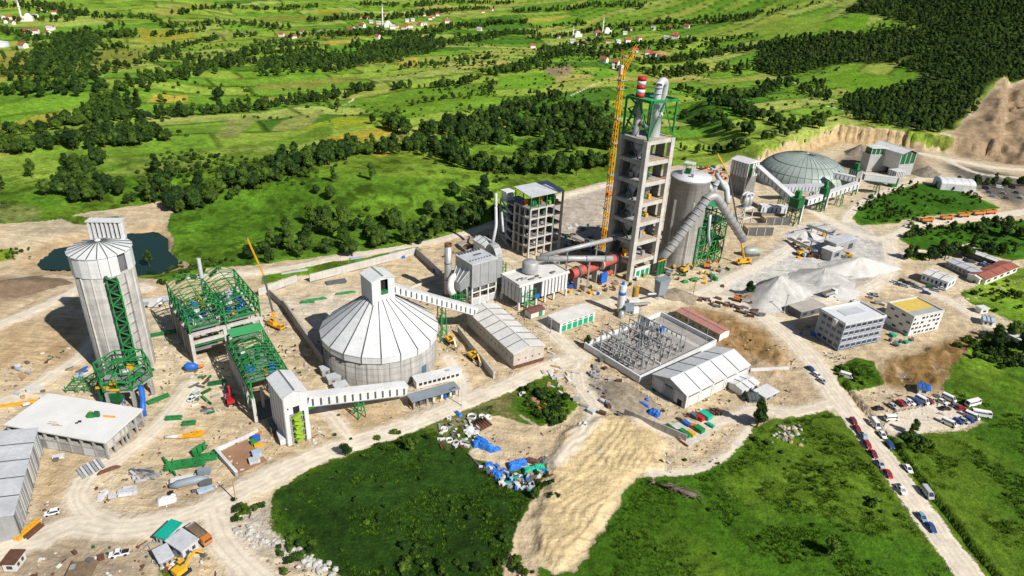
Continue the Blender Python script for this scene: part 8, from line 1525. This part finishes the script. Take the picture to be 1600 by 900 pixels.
# stone pile, fallen tree, bank boulders
for i in range(46):
    px, py = 1228+RNG.normal()*11, 680+RNG.normal()*7; x, y = spot(px, py); o = link('boulder', UNIT.setdefault(('rk', i % 4), rock_mesh(40+i % 4, [stone, conc_pale, wood, conc_dark][i % 4])), None); o.location = (x, y, RNG.uniform(0, .5)); s = RNG.uniform(.5, 1.2); o.scale = (s, s*RNG.uniform(.7, 1.1), s*.9); o.rotation_euler = (0, 0, RNG.uniform(0, 6.28)); tag(o, 'pale boulder in the stone pile at the meadow edge', 'boulder', 'stone pile at the meadow edge')
for i in range(110):
    f = i/109; px = 372+f*150+RNG.normal()*7; py = 825+f*70+RNG.normal()*6; x, y = spot(px, py); o = link('boulder', UNIT[('rk', i % 2)], None); o.location = (x, y, 0); s = RNG.uniform(.25, 1.2)**1.2; o.scale = (s, s*RNG.uniform(.7, 1.1), s*.8); o.rotation_euler = (0, 0, RNG.uniform(0, 6.28)); tag(o, 'pale boulder in the white stone bank below the dirt road', 'boulder', 'white stone bank')
x, y = spot(1055, 768); t = thing('fallen_tree', 'grey uprooted dead tree lying in the lower meadow', 'dead tree', (x, y, .2), -18); tube(t, 'trunk', deadwood, [(-6, .6, .5), (-2, .3, .7), (2, -.2, .8), (6, -.8, .7)], [.3, .5, .65, .8], 8)
for i in range(22): a = RNG.uniform(-.6, .6); x0 = RNG.uniform(-3, 5.5); tube(t, 'branch', deadwood, [(x0, -.1*x0*.5, .7), (x0+RNG.uniform(.5, 2.2), RNG.normal()*1.2, RNG.uniform(.6, 1.6)), (x0+RNG.uniform(2, 4.2), RNG.normal()*1.6, RNG.uniform(.1, 1.4))], [.22, .15, .05], 5)
for i in range(9): a = i*.7; tube(t, 'root', deadwood, [(-6, .6, .5), (-7, .6+math.cos(a)*.8, .6+abs(math.sin(a))*.8), (-8+RNG.uniform(-.5, .6), .6+math.cos(a)*1.8, .2+abs(math.sin(a))*1.5)], [.22, .14, .05], 5)
# low roadside bank on the lower right road
# ============================================================ far villages
def house_mesh():
    Vw = [(-5, -4, -1.5), (5, -4, -1.5), (5, 4, -1.5), (-5, 4, -1.5), (-5, -4, 5), (5, -4, 5), (5, 4, 5), (-5, 4, 5), (-5, 0, 7.6), (5, 0, 7.6)]
    w = bpy.data.meshes.new('wall'); w.from_pydata(Vw, [], [(0, 1, 5, 4), (1, 2, 6, 9, 5), (2, 3, 7, 6), (3, 0, 4, 8, 7)]); w.materials.append(plaster)
    r = bpy.data.meshes.new('roof'); r.from_pydata([(-5.6, -4.7, 4.7), (5.6, -4.7, 4.7), (5.6, 0, 7.9), (-5.6, 0, 7.9), (5.6, 4.7, 4.7), (-5.6, 4.7, 4.7)], [], [(0, 1, 2, 3), (3, 2, 4, 5)]); r.materials.append(tile)
    return w, r
HW, HR = house_mesh(); HR2 = HR.copy(); HR2.materials.clear(); HR2.materials.append(mat('grey_tile', (.42, .40, .39), .8, var=.2))
def village(pts, where):
    for i, (px, py, s) in enumerate(pts):
        q = PT(px, py); t = thing('village_house', 'small white house with tiled roof in '+where, 'house', (q.x, q.y, q.z), RNG.uniform(-40, 50), 'houses in '+where); s *= .85; t.scale = (s, s, s)
        link('wall', HW, t); link('roof', HR if RNG.random() < .8 else HR2, t)
        if s > .95:
            for k in (-2.8, 0, 2.6): bx(t, 'window', glass, k-.6, -4.06, 2.2, k+.6, -3.98, 3.8)
            bx(t, 'chimney', plaster, 1.5, 1, 6, 2.3, 1.8, 9)
village([(547,50,.9),(551,46,.8),(565,29,.8),(566,43,1.2),(575,30,.7),(592,38,.9),(588,43,.8),(613,45,1.1),(620,43,.8),(632,46,1.1),(641,43,1.0),(636,34,.8),(645,33,.8),(655,25,.7),(663,25,.7),(672,31,.9),(677,28,.8),(683,25,.9),(687,22,.7),(698,36,1.2),(657,40,.9),(664,40,.8),(702,18,.7),(755,20,.8),(768,17,.8),(749,48,1.0),(590,60,.9),(580,36,.8),(602,26,.7)], 'the far village with the tall minaret')
village([(440,57,.9),(450,60,.8),(460,60,.9),(472,52,.7),(490,54,.7),(502,52,.7)], 'the hamlet left of the far village')
village([(872,60,.8),(894,67,1.0),(900,70,.8),(914,70,.9),(933,55,1.2),(984,48,.9),(976,54,.9),(998,63,1.0),(965,68,1.0),(980,66,1.1),(992,82,1.0),(1012,86,1.1),(1020,89,1.1),(1032,93,1.2),(944,97,1.1),(1020,47,.9),(1047,46,.9),(1073,44,1.1),(1055,60,1.3),(1041,61,.9),(1105,37,.8),(1076,61,.8),(832,75,1.0),(845,80,.9),(858,58,.7),(962,101,1.0),(960,107,.9),(915,66,.8),(950,67,.8),(1040,95,1.0)], 'the nearer village behind the tall crane')
village([(5,30,.9),(15,30,.9),(27,32,.9),(36,33,.8),(48,30,.9),(56,27,.8),(72,18,.7),(85,22,.8),(92,20,.7),(42,53,1.1),(47,54,.9),(56,52,1.0),(78,47,.9),(82,46,.9),(75,54,.9),(37,75,1.1),(8,36,.8),(20,38,.8),(66,16,.7)], 'the village at the top left corner')
def mosque(px, py, hm, label):
    q = PT(px, py); t = thing('mosque', label, 'mosque', (q.x, q.y, q.z), 20); bx(t, 'hall', plaster, -7, -6, -2, 7, 6, 6); lathe(t, 'dome', plaster, [(5, 6), (4.6, 8), (3, 9.8), (.2, 10.6)], 20); cyl(t, 'minaret', plaster, (-9, 0, -2), (-9, 0, hm), 1.3); lathe(t, 'balcony', plaster, [(1.4, hm*.72), (2.0, hm*.74), (2.0, hm*.77), (1.3, hm*.78)], 14, c=(-9, 0)); lathe(t, 'spire', greysheet, [(1.5, hm), (.1, hm+7)], 14, c=(-9, 0))
mosque(606, 42, 32, 'white mosque with tall thin minaret in the far village'); mosque(948, 52, 24, 'white mosque with minaret in the nearer village'); mosque(45, 32, 26, 'white mosque with minaret in the top left village'); mosque(902, 58, 14, 'small white mosque with short minaret left of the nearer village')
q = PT(2, 72); t = thing('water_tank', 'round pale tank at the left picture edge', 'tank', (q.x, q.y, q.z), 0); lathe(t, 'wall', palegrey, [(9, -1), (9, 5)], 28); lathe(t, 'roof', white, [(9.3, 5), (.2, 7)], 28)
# ============================================================ tidy: things drawn in world numbers get their own base point
bpy.context.view_layer.update()
for o in list(SC.objects):
    if o.type == 'EMPTY' and o.parent is None and o.location.length < 1e-6 and o.children:
        c = Vector((0, 0, 0)); n = 0
        for ch in o.children_recursive:
            if ch.type == 'MESH':
                for k in ch.bound_box: c += ch.matrix_world @ Vector(k); n += 1
        c = c/max(n, 1); c.z = 0; o.location = c
        for ch in o.children: ch.matrix_local = Matrix.Translation(-c) @ ch.matrix_local
